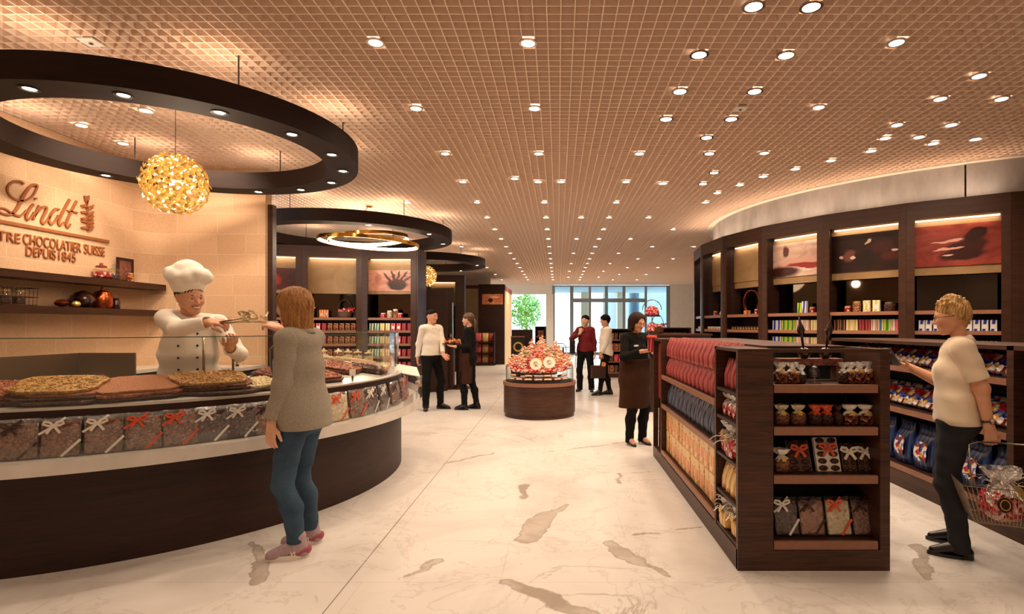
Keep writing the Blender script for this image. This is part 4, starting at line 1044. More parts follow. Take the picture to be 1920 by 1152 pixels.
# ---- curved shelf wall on the round core
STEP = 12.2
names = ['nearest the shopper in the polo shirt', 'second from the near end of the curved wall, facing the aisle', 'with the pale folded-cloth picture', 'narrow looking one with the round dark mirror', 'with the small white figure', 'second from the far end of the curved wall', 'at the far end of the curved wall']
pics = ['picture_bar', 'picture_dark', 'picture_fold', 'picture_cream', 'picture_cream', 'picture_cream', 'picture_cream']
bays = []
for k in range(7):
    a0 = R(241-STEP*k); a1 = R(241-STEP*(k+1)); p0 = Vector((C2[0]+5*math.cos(a0), C2[1]+5*math.sin(a0))); p1 = Vector((C2[0]+5*math.cos(a1), C2[1]+5*math.sin(a1)))
    mid = (p0+p1)/2; am = (a0+a1)/2; rz = am+PI/2; w = (p1-p0).length
    w -= .002
    loc = (mid.x, mid.y, 0); bays.append((loc, rz, w))
    cabinet(loc, rz, w, f'tall dark display cabinet {names[k]}', pics[k])
a0 = R(241+STEP); a1 = R(241); p0 = Vector((C2[0]+5*math.cos(a0), C2[1]+5*math.sin(a0))); p1 = Vector((C2[0]+5*math.cos(a1), C2[1]+5*math.sin(a1)))
cabinet(((p0+p1)/2).to_3d(), (a0+a1)/2+PI/2, (p1-p0).length-.002, 'plain closed dark cabinet where the curved wall leaves the picture', solid=True)
hw = bays[0][2]/2-.1
S = {}
def st(key, maker):
    if key not in S: S[key] = Stock(maker)
    return S[key]
bar = lambda m, l=None: st('bar'+m, carton(.075, .02, .155, m, 'chocolate_bar', 'chocolate bar', l))
# bay 0: blue and white boxes
G = 'goods on the curved shelf wall'
L, rz, w = bays[0]
for z, lb in ((1.43, 'blue and white box on the second shelf of the cabinet behind the polo shirt'), (1.17, 'blue and white box on the third shelf of the cabinet behind the polo shirt')):
    fill_row(L, rz, z, -hw, hw, st('bluebox', carton(.068, .06, .14, 'pack_bluewhite', 'chocolate_box', 'box', 'card_white')), lb, 'blue and white boxes', .082)
fill_row(L, rz, 1.69, -.28, .0, st('mixtray', carton(.13, .1, .07, 'mix_caramel', 'sweets_tray', 'box')), 'low brown tray of sweets on the top shelf behind the polo shirt', 'low trays on the top shelf', .16)
L, rz, w = bays[1]
segs = [('pack_choc', -hw, -hw+.17, 'brown bar'), ('pack_yellow', -hw+.17, -hw+.34, 'cream bar'), ('pack_red', -hw+.34, -hw+.5, 'red bar'), ('pack_white', -hw+.5, -hw+.58, 'white bar'), ('pack_teal', -hw+.58, -hw+.66, 'teal bar'),
        ('pack_green', -hw+.66, -hw+.74, 'green bar'), ('pack_white', -hw+.74, -hw+.82, 'white bar'), ('pack_pink', -hw+.82, hw-.0, 'pink bar')]
for z in (1.43, 1.17):
    zz = {1.43: 'second', 1.17: 'third'}[z]
    for m_, a, b, nm in segs: fill_row(L, rz, z, a, b, bar(m_), f'{nm} of chocolate on the {zz} shelf below the dark picture', f'{nm}s on the {zz} shelf', .078, jit=.001)
    fill_row(L, rz, z, hw-.17, hw, bar('pack_yellow'), f'yellow bar of chocolate at the shelf end by the post, {zz} shelf', f'yellow bars on the {zz} shelf', .078, jit=.001) if False else None
st('talljar', tin(.055, .15, 'mix_caramel', 'gold_seal'))
def one(L, rz, x, z, key, mk_, label, group=None, y=.15, r=0): return st(key, mk_)(place_on(L, rz, x, y, z+.001), rz+r, label, group)
one(L, rz, -.12, 1.69, 'talljar', None, 'brown filled jar with gold lid on the top shelf below the dark picture')
one(L, rz, -.24, 1.69, 'smalljar', tin(.045, .09, 'mix_red', 'gold_seal'), 'small reddish jar beside the brown filled jar')
one(L, rz, .01, 1.69, 'ybox', carton(.09, .04, .16, 'choc_white', 'chocolate_box', 'box', 'pack_yellow'), 'pale yellow gift box next to the brown filled jar')
one(L, rz, .13, 1.69, 'ybox2', carton(.09, .04, .16, 'pack_yellow', 'chocolate_box', 'box', 'card_white'), 'bright yellow gift box, second from the brown filled jar')
one(L, rz, .30, 1.69, 'darkjar', tin(.075, .13, 'choc_dark', 'steel'), 'wide dark jar with steel lid on the top shelf')
L, rz, w = bays[2]
for z in (1.43, 1.17):
    zz = {1.43: 'second', 1.17: 'third'}[z]
    for m_, a, b, nm in (('pack_bluewhite', -hw, -hw+.17, 'blue bar'), ('pack_green', -hw+.17, -hw+.42, 'green bar'), ('pack_white', -hw+.42, -hw+.67, 'red and white bar'), ('pack_yellow', -hw+.67, hw, 'cream bar')):
        fill_row(L, rz, z, a, b, bar(m_), f'{nm} standing on the {zz} shelf below the folded-cloth picture', f'{nm}s below the folded-cloth picture, {zz} shelf', .08, jit=.001)
one(L, rz, .06, 1.69, 'gbox', carton(.07, .05, .16, 'pack_green', 'chocolate_box', 'box'), 'green gift box on the top shelf below the folded-cloth picture')
one(L, rz, .14, 1.69, 'bbox', carton(.07, .05, .18, 'pack_bluewhite', 'chocolate_box', 'box'), 'blue gift box beside the green one')
one(L, rz, .27, 1.69, 'smalljar', None, 'small reddish jar beside the blue gift box')
L, rz, w = bays[3]
for z in (1.43, 1.17): fill_row(L, rz, z, -hw, hw, st('pral', carton(.06, .06, .06, 'choc_dark', 'praline_box', 'box', 'gold_seal')), f'tiny dark praline box on the {"second" if z > 1.3 else "third"} shelf of the round mirror cabinet', f'praline boxes on the {"second" if z > 1.3 else "third"} shelf', .075, depth_rows=2, dpitch=.09)
t = thing('gold_hoop', 'thin brown hoop standing in front of the mirror on the top shelf', 'decoration', place_on(L, rz, .02, .2, 1.691), rz)
obj('hoop_ring', MB().arc((0, 0), .195, .21, -.02, .02, 0, 2*PI, 40).xf(Matrix.Translation((0, 0, .21)) @ Matrix.Rotation(PI/2, 4, 'X')), 'copper', t, autosmooth=30)
one(L, rz, .0, 1.69, 'orangebox', carton(.08, .08, .07, 'pack_orange', 'chocolate_box', 'box'), 'little orange box inside the brown hoop', y=.12)
one(L, rz, .22, 1.69, 'smalljar', None, 'small reddish jar on the hoop shelf')
for kk in (4, 5, 6):
    L, rz, w = bays[kk]
    wh = ['fifth', 'sixth', 'seventh'][kk-4]
    for z in (1.43, 1.17): fill_row(L, rz, z, -hw, hw, st('flat', carton(.11, .12, .05, 'choc_white', 'praline_box', 'box', 'mix_red')), f'flat pale box on the {"second" if z > 1.3 else "third"} shelf of the {wh} cabinet along the curve', f'flat pale boxes in the {wh} cabinet', .125, depth_rows=2, dpitch=.13)
    one(L, rz, -.15, 1.69, 'smalljar', None, f'small reddish jar on the top shelf of the {wh} cabinet along the curve')
L, rz, w = bays[4]
t = thing('figurine', 'small white stacked figurine on the top shelf of the fifth cabinet', 'figurine', place_on(L, rz, .2, .14, 1.691), rz)
obj('body', MB().lathe([(.05, 0), (.06, .03), (.04, .08), (.03, .09)], 14), 'card_white', t, True); obj('head', MB().sphere((0, 0, .125), .038, 12, 8), 'card_white', t, True)

# ---- middle shelf wall behind the counter
P_ = [(-6.15, 10.65), (-5.09, 11.02), (-4.0, 11.32), (-2.90, 11.34)]
mids = []
for i in range(3):
    a = Vector(P_[i]); b = Vector(P_[i+1]); d = b-a; rz = math.atan2(d.y, d.x); mid = (a+b)/2; mids.append(((mid.x, mid.y, 0), rz, d.length-.002))
    cabinet(mids[-1][0], rz, d.length-.002, ['tall cabinet with the red ball picture, partly behind the wooden post', 'tall cabinet with the blank pale panel over a gift basket', 'tall cabinet with the dark flower picture behind the man in white'][i],
            ['picture_ball', None, 'picture_flower'][i], (1.66, 1.40, 1.13, .87, .60), .40, .11, group='tall cabinets of the middle shelf wall', pic=(2.22, 2.66))
tag(obj('end_panel', MB().box(-2.895, -2.86, 11.34, 12.06, 0, 3.1), 'wood_mid'), 'deep wooden end panel closing the middle shelf wall', 'panel')
hx = mids[1][2]/2-.12
cans = lambda m: st('can'+m, carton(.088, .07, .15, m, 'chocolate_can', 'box', 'card_white' if m in ('pack_pink',) else None))
for bi, (L, rz, w) in enumerate(mids):
    wn = ['red ball picture', 'blank pale panel', 'dark flower picture'][bi]
    for z, zz in ((1.40, 'second'), (1.13, 'third'), (.87, 'fourth'), (.60, 'fifth')):
        seq = {1: [('pack_orange', .1), ('pack_pink', .3), ('pack_red', .4), ('mix_caramel', 1)], 0: [('pack_red', .5), ('pack_pink', 1)], 2: [('pack_greenp', .22), ('pack_yellow', .47), ('pack_pink', .75), ('pack_red', 1)]}[bi]
        n = int(2*hx/.1); 
        for i in range(n):
            u = (i+.5)/n; m_ = [q for q, e in seq if u <= e][0]
            nm = {'pack_orange': 'orange', 'pack_pink': 'pink', 'pack_red': 'red', 'mix_caramel': 'brown', 'pack_greenp': 'green', 'pack_yellow': 'cream'}[m_]
            cans(m_)(place_on(L, rz, -hx+(u*2*hx), .14, z+.001), rz+random.uniform(-.03, .03), f'{nm} carton on the {zz} shelf under the {wn}', f'{nm} cartons on the {zz} shelf under the {wn}')
L, rz, w = mids[1]
st('gb', basket_gift(.3, .38, 'mix_red'))(place_on(L, rz, .22, .16, 1.661), rz, 'gift basket with arched handle and red bow under the blank pale panel', 'gift baskets')
one(L, rz, -.17, 1.66, 'goldbox', carton(.17, .1, .16, 'pack_orange', 'chocolate_box', 'box', 'mix_pale'), 'orange gold gift box beside the gift basket')
t = thing('display_easel', 'white zigzag display stand on the top shelf above the blazer', 'display stand', place_on(L, rz, -.40, .16, 1.661), rz)
obj('panel', MB().ribbon([(-.05, 0, .21), (-.02, -.02, .01)], .03, .004).ribbon([(.0, 0, .21), (.02, -.02, .01)], .03, .004), 'white_plastic', t); obj('bar', MB().box(-.07, .06, -.005, .015, .19, .215), 'white_plastic', t)
L, rz, w = mids[2]
for x, m_, h_, lb in ((-.16, 'pack_pink', .10, 'small pink tin on the top shelf under the flower picture'), (-.03, 'mix_party', .15, 'speckled green tin between the pink tins'), (.09, 'mix_caramel', .18, 'tall speckled tin behind the green one'), (.19, 'pack_pink', .1, 'small pink tin by the brown tin')):
    one(L, rz, x, 1.66, f'tin{m_}{h_}', tin(.055, h_, m_, 'card_white'), lb)
# dark cylinder cabinet and far shelf wall
P3_ = [(-5.6, 17.6), (-4.42, 18.0), (-3.05, 18.1)]
for i in range(2):
    a = Vector(P3_[i]); b = Vector(P3_[i+1]); d = b-a; rz = math.atan2(d.y, d.x); mid = (a+b)/2
    cabinet((mid.x, mid.y, 0), rz, d.length-.002, ['far tall cabinet mostly hidden behind the middle shelf wall', 'far tall cabinet with patterned back behind the two talking people'][i], None, (1.1, .8, .5), .5, [.12, .3][i], 3.15, group='far tall cabinets', mirror=False)
    for z in (1.1, .8, .5):
        fill_row((mid.x, mid.y, 0), rz, z, -d.length/2+.2, d.length/2-.35, cans('pack_pink'), f'pink carton in the far tall cabinet number {ordn[i]}', 'pink cartons in the far cabinets', .15, y=.2)
tag(obj('mosaic_panel', MB().box(-.55, .3, 0, .02, 1.2, 2.75), 'picture_mosaic'), 'speckled brown decorative panel in the far cabinet', 'panel').location = (-3.75, 18.35, 0)
tag(obj('dark_screen', MB().arc((0, 0), .5, .54, 0, 2.32, R(200), R(340), 20), 'wood_base', autosmooth=30), 'dark curved wooden screen behind the man in the white shirt', 'screen').location = (-3.05, 13.0, 0)
t = thing('glass_dispenser', 'tall clear glass column beside the dark curved screen', 'display case', (-2.55, 13.1, 0))
obj('glass_tube', MB().box(-.07, .07, -.07, .07, 1.0, 2.05), 'jar_glass', t); obj('stand', MB().box(-.1, .1, -.1, .1, 0, 1.0), 'wood_mid', t)
t = thing('fruit_table', 'small stand with an orange bowl of sweets between the talking pair', 'table', (-2.3, 13.2, 0))
obj('pedestal', MB().lathe([(.22, 0), (.2, .05), (.12, .1), (.12, .95), (.25, 1.0), (.25, 1.03)], 20), 'wood_mid', t, autosmooth=40)
q = MB(); rr = random.Random(5)
for i in range(14): q.sphere((rr.uniform(-.18, .18), rr.uniform(-.15, .15), 1.07+rr.uniform(0, .08)), .05, 8, 6)
tag(obj('sweets', q, 'pack_orange', None, True), 'heap of orange wrapped sweets on the small stand', 'sweets', kind='stuff').location = (-2.3, 13.2, 0)
# far column with picture and gift shelves
t = thing('column_cabinet', 'far tall dark column with a glowing orange picture and red gift bags', 'cabinet', (-2.56, 21.4, 0))
obj('column_body', MB().box(-.51, .5, 0, .6, 0, 3.1), 'wood_base', t)
obj('picture', MB().box(-.36, .44, -.02, .0, 2.32, 2.72), 'picture_warm', t)
obj('gift_rack', MB().box(-.6, .18, -.62, -.55, .02, .1).box(-.6, .18, -.6, -.02, .0, .06).box(-.6, .18, -.55, -.03, .42, .46).box(-.6, .18, -.55, -.03, .84, .88).box(.14, .18, -.6, -.02, 0, 1.25), 'wood_base', t)
obj('side_facing', MB().box(.5, .52, .02, 3.2, 0, 2.85).box(.5, .525, .02, 3.2, 2.85, 3.05, 1).box(.3, .5, .6, 3.2, 0, 3.05), ['plaster_cream', 'red_band'], t, label='cream side with a red top band')
for z in (.06, .46, .88):
    for i, (x, m_) in enumerate(((-.46, 'pack_pink'), (-.2, 'pack_gold'), (.04, 'pack_red'))):
        st('gift'+m_, pouch(.24, .16, .34, m_, None, 3, 'gift_bag', 'bag'))((-2.56+x, 21.1, z+.001), 0, f'{["pink", "gold", "red"][i]} gift bag on the {["bottom", "middle", "top"][int(z/.4)]} row before the orange picture column', 'gift bags by the far column')

# ================================================================ long gondola in the middle
X0, X1, Y0, Y1 = 1.10, 2.03, 3.39, 6.40
T = 1.357
g = thing('display_gondola', 'long dark wooden shelf island facing the aisle with red, navy and cream goods', 'shelving', (0, 0, 0), group='long shelf islands')
obj('plinth', MB().box(X0, X1, Y0+.012, Y1, 0, .125), 'wood', g)
fe = MB().box(X0, 1.317, Y0, Y0+.035, 0, T).box(1.97, X1, Y0, Y0+.42, 0, T).box(1.317, 1.97, Y0, Y0+.02, 0, .125).box(1.317, 1.97, Y0, Y0+.02, T-.022, T)
obj('end_frame', fe, 'wood', g)
for xa, ya, yb in ((.21, 3.86, 3.895), (.38, 5.90, 5.945), (.38, 6.36, Y1)): obj('side_post', MB().box(X0, X0+xa, ya, yb, .125, T), 'wood', g)
obj('core_panel', MB().box(1.30, 1.317, Y0+.036, 3.895, .125, T-.02).box(1.317, 1.97, Y0+.42, Y0+.44, .125, 1.09).box(1.5, 1.53, 3.9, Y1-.005, .125, T-.05).box(1.53, 1.97, 3.86, 3.88, .125, 1.09).box(1.99, X1, 3.9, Y1, .125, T-.03), 'black_inner', g)
obj('top_board', MB().box(1.47, X1, 3.9, Y1, T-.03, T).box(X0, 1.317, Y0+.036, 3.895, T-.02, T).box(X0, 1.47, 5.945, Y1, T-.03, T), 'wood', g)
for z in (1.135, .875, .578, .174):
    s = obj('end_shelf', MB().box(1.32, 1.965, Y0+.03, Y0+.415, z-.02, z), 'wood_base', g); obj('price_rail', MB().box(1.325, 1.962, Y0+.008, Y0+.03, z-.048, z+.002), 'shelf_edge', s, label='copper brown front rail')
for z in (1.08, .89, .637, .383, .15):
    obj('narrow_shelf', MB().box(X0+.005, 1.298, Y0+.04, 3.858, z-.02, z), 'wood_base', g)
for z in (.976, .67, .178):
    s = obj('long_shelf', MB().box(X0+.02, 1.498, 3.90, 5.895, z-.02, z), 'wood_base', g); obj('price_rail', MB().box(X0, X0+.018, 3.90, 5.895, z-.04, z+.002), 'shelf_edge', s, label='copper brown front rail')
# far end section with a tall red poster
obj('poster', MB().box(X0+.05, X0+.06, 5.95, 6.355, .68, 1.30), 'picture_bar', g)
obj('dark_niche', MB().box(X0+.2, X0+.22, 5.95, 6.355, .13, .66), 'black_inner', g)
HP = -PI/2     # goods face the aisle (-x)
def rowy(stock, x, z, y0, y1, pitch, label, group, scale=None):
    n = int((y1-y0)/pitch)
    for i in range(n): stock((x+random.uniform(-.003, .003), y0+(i+.5)*(y1-y0)/n, z+.001), HP+random.uniform(-.05, .05), label, group, scale)
redp = st('redpouch', pouch(.125, .10, .198, 'pack_red', None, 2, neck=.9))
for z, lb in ((.976, 'lower'), (1.177, 'upper')):
    rowy(redp, 1.19, z, 3.91, 5.88, .135, f"red and white pouch in the {lb} front layer of the long island's top tier", f'{lb} front layer of red pouches')
    rowy(redp, 1.32, z, 3.91, 5.88, .135, f"red and white pouch in the {lb} rear layer of the long island's top tier", f'{lb} rear layer of red pouches')
navy = st('navypouch', pouch(.13, .09, .23, 'pack_navy', None, 4, neck=.86))
rowy(navy, 1.2, .67, 3.92, 5.88, .14, 'navy blue pouch on the middle tier of the long shelf island', 'navy pouches on the middle tier')
creamb = st('creambag', carton(.14, .10, .215, 'pack_cream', 'cream_packet', 'packet', 'pack_orange'))
for z, lb in ((.178, 'lower'), (.395, 'upper')):
    rowy(creamb, 1.2, z, 3.92, 5.88, .15, f'cream packet in the {lb} layer on the bottom tier of the long shelf island', f'{lb} layer of cream packets')
# narrow section goods
rowy(redp, 1.18, 1.08, 3.45, 3.85, .1, 'red pouch on the narrow top shelf behind the wide end post', 'red pouches on the narrow top shelf', (.8, .8, 1))
rowy(st('redsmall', sweets_bag(.1, .15, .09, 'mix_red', 'cellophane_knot', False, seed=8)), 1.18, .89, 3.46, 3.85, .095, 'small red sweets bag on the second narrow shelf behind the end post', 'small red bags on the second narrow shelf')
def curls(seed, s=.1, n=22):
    b = MB(); rr = random.Random(seed)
    for i in range(n):
        a = rr.uniform(0, 6.28); l = rr.uniform(.6, 1.2)*s; e = rr.uniform(-.2, 1)
        pts = []
        for k in range(10):
            u = k/9; pts.append((math.cos(a)*l*u+.012*math.sin(7*u+a), math.sin(a)*l*u+.012*math.cos(8*u), l*e*u-.35*l*u*u+.012*math.sin(9*u)))
        b.ribbon(pts, .007, .0006, axis=(rr.uniform(-1, 1), rr.uniform(-1, 1), rr.uniform(-1, 1)))
    return b
def curl_bag(w, h, fill, seed, col='ribbon_white'):
    def f():
        t = sweets_bag(w, h, w*.8, fill, 'cellophane_knot', True, None, seed)()
        c = curls(seed, w*.75).xf(Matrix.Translation((0, 0, h*.7))); obj('curled_ribbon', c, col, t); return t
    return f
cb = Stock(curl_bag(.17, .22, 'mix_red', 4))
cb((1.17, 3.62, .638), HP, 'red sweets bag with silvery curled ribbon spilling from the narrow third shelf', 'curly ribbon bags')
cb((1.19, 3.78, .638), HP, 'second red sweets bag with curled ribbon, deeper on the narrow third shelf', 'curly ribbon bags')
rowy(st('goldtin', pouch(.085, .085, .19, 'pack_cream', None, 6, 'cream_pouch', 'bag', neck=.9)), 1.17, .383, 3.45, 3.85, .095, 'small cream pouch on the narrow fourth shelf behind the end post', 'cream pouches on the narrow fourth shelf')
cg = Stock(curl_bag(.16, .2, 'pack_gold', 7))
cg((1.18, 3.54, .151), HP, 'golden sweets bag with curled ribbon on the bottom narrow shelf, by the end post', 'golden curly ribbon bags')
cg((1.16, 3.73, .151), HP, 'golden sweets bag with curled ribbon on the bottom narrow shelf, deeper in', 'golden curly ribbon bags')
t = thing('silver_basket', 'silver wire stand in the low niche at the far end of the long shelf island', 'wire stand', (1.2, 6.15, .13))
obj('wire', MB().tube([(-.06, -.12, 0), (-.06, -.1, .45), (-.06, .1, .45), (-.06, .12, 0)], .008, 6).tube([(-.06, -.1, .2), (-.06, .1, .2)], .006, 6), 'chrome', t)
# end shelves, facing the camera
def ex(px, d=3.5): return (px-1046)/1040*d
sp = [(1463, 'mix_caramel', .078, .115), (1486, 'mix_caramel', .078, .115), (1502, 'choc_dark', .05, .1), (1581, 'choc_dark', .055, .115), (1594, 'mix_caramel', .06, .115), (1611, 'mix_caramel', .075, .118), (1628, 'mix_caramel', .065, .122)]
for i, (px, m_, w_, h_) in enumerate(sp):
    st(f'sb{m_}{w_}', sweets_bag(w_*1.05, h_*1.15, .06, m_, 'cellophane_knot', i not in (2, 3), None, 20+i))((ex(px, 3.5), 3.5, 1.136), random.uniform(-.1, .1), f'small bag of brown pralines on the top end shelf, {ordn[i]} from the wide post', 'praline bags on the top end shelf')
t = thing('cake_stand', 'little glass dome stand with a praline in the middle of the top end shelf', 'cake stand', (ex(1527), 3.5, 1.136))
obj('foot', MB().lathe([(.04, 0), (.038, .004), (.008, .012), (.008, .04), (.03, .045), (.03, .05)], 18), 'jar_glass', t, autosmooth=40)
obj('dome', MB().lathe([(.028, .052), (.03, .08), (.018, .105), (.004, .11), (.006, .12)], 18), 'jar_glass', t, autosmooth=40)
tr_ = thing('display_riser', 'flat pinkish riser tray above the top end shelf carrying two chocolate ornaments', 'riser', (ex(1515, 3.72), 3.72, 1.136))
obj('tray', MB().box(-.21, .21, -.05, .05, .1, .145), 'choc_rose', tr_); obj('foot', MB().box(-.2, -.17, -.04, .04, 0, .1).box(.17, .2, -.04, .04, 0, .1), 'shelf_edge', tr_)
orn = None
def ornament():
    t = thing('chocolate_ornament', '', 'decoration')
    obj('ball', MB().sphere((0, 0, .035), .04, 14, 10), 'brown_glaze', t, True)
    obj('figure', MB().lathe([(.008, .07), (.008, .15), (.02, .17), (.026, .19), (.018, .22), (.007, .25), (.003, .29)], 12).xf(Matrix.Rotation(R(0), 4, 'X')), 'brown_glaze', t, True)
    return t
orn = Stock(ornament)
orn((ex(1509, 3.7), 3.7, 1.282), (0, R(-8), 0), 'dark glossy ball ornament with thin pointed top, leaning toward the wide post', 'glossy ball ornaments')
orn((ex(1546, 3.7), 3.7, 1.282), (0, R(9), 0), 'dark glossy ball ornament with thin pointed top, leaning away from the wide post', 'glossy ball ornaments')
sec = [(1465, 'choc_nut', 'choc_white', .085, None, 'biscuits in pale topped bag'), (1496, 'choc_nut', 'choc_white', .085, None, 'biscuits in pale topped bag'), (1528, 'choc_dark', 'ribbon_orange', .072, 'ribbon_orange', 'pralines with an orange bow'), (1549, 'choc_dark', 'ribbon_orange', .072, 'ribbon_orange', 'pralines with an orange bow'),
       (1570, 'choc_dark', 'choc_dark', .05, None, 'very dark pralines'), (1593, 'mix_caramel', 'card_white', .085, None, 'layered biscuits with white top'), (1623, 'mix_caramel', 'card_white', .085, None, 'layered biscuits with white top')]
for i, (px, a_, b_, w_, rb, nm) in enumerate(sec):
    st(f'sc{a_}{b_}{w_}', sweets_bag(w_*1.1, .125, .07, a_, b_, rb is None and i != 4, rb, 40+i))((ex(px), 3.5, .876), random.uniform(-.08, .08), f'{nm}, {ordn[i]} from the wide post on the second end shelf', 'bags on the second end shelf')
# third shelf: gift boxes with windows, leaning back
def praline_box(w, h, rib, tray):
    def f():
        t = thing('praline_gift_box', '', 'box')
        obj('box_tray', MB().box(-w/2, w/2, 0, .03, 0, h, bev=.003), tray, t)
        b = MB(); nc = 2; nr = 5
        for i in range(nc):
            for j in range(nr): b.sphere(((-.25+.5*i)*w, -.004, (j+.5)/nr*h), .4*h/nr, 10, 6, 0, (w*.19/(.4*h/nr), .5, 1))
        obj('pralines', b, 'choc_dark', t, True)
        m = MB(); bow(m, (0, -.02, h*.66), .055, w=.016); obj('ribbon', m, rib, t)
        return t
    return f
pg1 = Stock(praline_box(.15, .20, 'ribbon_orange', 'card_brown')); pg2 = Stock(praline_box(.15, .215, 'ribbon_orange', 'card_white')); pg3 = Stock(praline_box(.085, .18, 'ribbon_white', 'card_brown'))
pg1((ex(1500, 3.52), 3.5, .579), (R(-22), 0, .03), 'brown tray of pralines with an orange bow leaning on the third end shelf', 'praline trays on the third end shelf')
pg2((ex(1553, 3.52), 3.5, .579), (R(-20), 0, -.02), 'white tray of pralines with an orange bow, tallest on the third end shelf', 'praline trays on the third end shelf')
pg3((ex(1592, 3.52), 3.5, .579), (R(-20), 0, -.05), 'narrow praline tray with a white bow next to the white tray', 'praline trays on the third end shelf')
pg3((ex(1621, 3.52), 3.5, .579), (R(-20), 0, -.08), 'narrow praline tray with a white bow nearest the thin stile', 'praline trays on the third end shelf')
st('whitebagl', sweets_bag(.1, .145, .08, 'choc_nut', 'card_white', True, None, 61))((ex(1465), 3.5, .579), 0, 'small biscuit bag with pale top and gold seal beside the brown praline tray', 'bags on the third end shelf')
for i, (px, c_, r_) in enumerate(((1472, 'choc_dark', 'ribbon_white'), (1520, 'choc_milk', 'ribbon_brown'), (1570, 'choc_white', 'ribbon_orange'), (1619, 'choc_rose', 'ribbon_brown'))):
    k_ = st('bot'+c_, slab_bag(c_, r_, .155, .235, 70+i))
    k_((ex(px, 3.53), 3.5, .176), (R(-14), 0, random.uniform(-.05, .05)), f'clear bag of {CN[c_]} with {RN[r_]} bow on the lowest end shelf', 'slab bags on the lowest end shelf')

# ================================================================ second long gondola at the side
GX, GX1 = 3.18, 3.95
g2 = thing('display_gondola', 'long dark shelf island behind the polo shirt shopper, full of blue bags', 'shelving', (0, 0, 0), group='long shelf islands')
obj('plinth', MB().box(GX, GX1, 2.9, 6.5, 0, .15), 'wood', g2)
obj('end_frame', MB().box(GX, GX1, 6.45, 6.5, .15, T).box(GX, GX1, 2.9, 2.94, .15, T), 'wood', g2)
obj('side_posts', MB().box(GX, GX+.4, 3.87, 3.93, .15, T), 'wood', g2)
obj('core_panel', MB().box(GX+.42, GX+.45, 2.94, 6.45, .15, T-.03), 'black_inner', g2)
obj('top_board', MB().box(GX, GX1, 2.9, 6.5, T-.03, T), 'wood', g2)
for z in (1.12, .73, .2):
    s = obj('long_shelf', MB().box(GX+.02, GX+.418, 3.935, 6.445, z-.02, z), 'wood_base', g2); obj('price_rail', MB().box(GX, GX+.018, 3.935, 6.445, z-.045, z+.002), 'shelf_edge', s, label='copper brown front rail')
for z in (1.12, .93, .73, .5): obj('glass_shelf', MB().box(GX+.03, GX+.418, 2.945, 3.865, z-.008, z), 'jar_glass', g2)
mixb = st('mixbag', pouch(.2, .13, .24, 'mix_sweets', None, 9, 'sweets_pouch', 'bag', neck=.8))
mixt = st('mixbag2', pouch(.2, .13, .24, 'pack_blue', 'mix_sweets', 10, 'sweets_pouch', 'bag', neck=.8))
n = 12
for i in range(n):
    y = 4.03+i*.2
    mixb((GX+.17, y, 1.125), (R(-38), 0, HP+random.uniform(-.12, .12)), 'bag of multicoloured sweets lying on the top tier behind the polo shirt', 'multicoloured bags on the top tier')
    mixt((GX+.32, y+.06, 1.125), (R(-25), 0, HP+random.uniform(-.1, .1)), 'blue sweets bag in the back row on the top tier behind the polo shirt', 'blue bags at the back of the top tier', (.9, .9, .85))
    mixb((GX+.17, y, .735), (R(-30), 0, HP+random.uniform(-.12, .12)), 'bag of multicoloured sweets leaning on the middle tier behind the shopper', 'multicoloured bags on the middle tier')
    mixt((GX+.32, y+.05, .735), (R(-20), 0, HP+random.uniform(-.1, .1)), 'blue sweets bag in the back row on the middle tier', 'blue bags at the back of the middle tier', (.9, .9, .95))
bigb = st('bigblue', pouch(.27, .18, .40, 'pack_blue', 'mix_sweets', 12, 'large_sweets_bag', 'bag', neck=.78))
for i in range(8):
    bigb((GX+.17, 4.1+.3*i, .202), HP+random.uniform(-.12, .12), 'large blue bag of sweets with a picture label on the bottom tier', 'large blue bags on the bottom tier')

# ================================================================ round truffle island
IC = (-.31, 9.36); IR = .60
t = thing('truffle_island', 'round dark drum in the aisle carrying the heaps of wrapped truffles', 'display island', (IC[0], IC[1], 0))
obj('drum', MB().lathe([(IR*.97, 0), (IR*.97, .06), (IR, .06), (IR, .52)], 64), 'wood', t, autosmooth=30)
obj('rim', MB().lathe([(IR*.96, .52), (IR+.012, .52), (IR+.012, .575), (IR*.96, .575)], 64), 'shelf_edge', t, autosmooth=30, label='copper brown rim')
bn = thing('truffle_bin', 'clear partitioned bin holding the truffles on the round drum', 'bin', (IC[0], IC[1], .576))
obj('bin_floor', MB().lathe([(IR-.03, 0), (IR-.03, .01), (.01, .01)], 48), 'black_inner', bn)
obj('clear_wall', MB().arc((0, 0), IR-.036, IR-.03, .01, .27, R(-40), R(220), 40), 'glass', bn, autosmooth=30)
# heaps: stuff core + individual truffles on top
cones = [(-.36, -.10, .24, .43, 'mix_pale'), (.34, -.12, .24, .46, 'mix_pale'), (-.03, -.06, .24, .52, 'mix_red'), (-.25, .14, .2, .58, 'mix_party'), (.03, .22, .22, .76, 'mix_pale'), (.27, .20, .2, .68, 'mix_pale'), (-.14, .30, .18, .70, 'mix_pale'), (.20, .0, .18, .55, 'mix_party'),
         (-.44, .12, .18, .44, 'mix_pale'), (.46, .1, .18, .46, 'mix_pale')]
def heap_z(x, y):
    z = .19+.06*(y > -.2)
    for cx, cy, r, h, _ in cones:
        d = math.hypot(x-cx, y-cy); z = max(z, h*(1-d/(r*1.75)))
    return z
q = MB(); NN = 44
ids = {}
for i in range(NN+1):
    for j in range(NN+1):
        x = (i/NN*2-1)*(IR-.05); y = (j/NN*2-1)*(IR-.05)
        if math.hypot(x, y) <= IR-.045: ids[(i, j)] = len(q.v); q.v.append((x, y, heap_z(x, y)-.012+random.uniform(-.008, .008)))
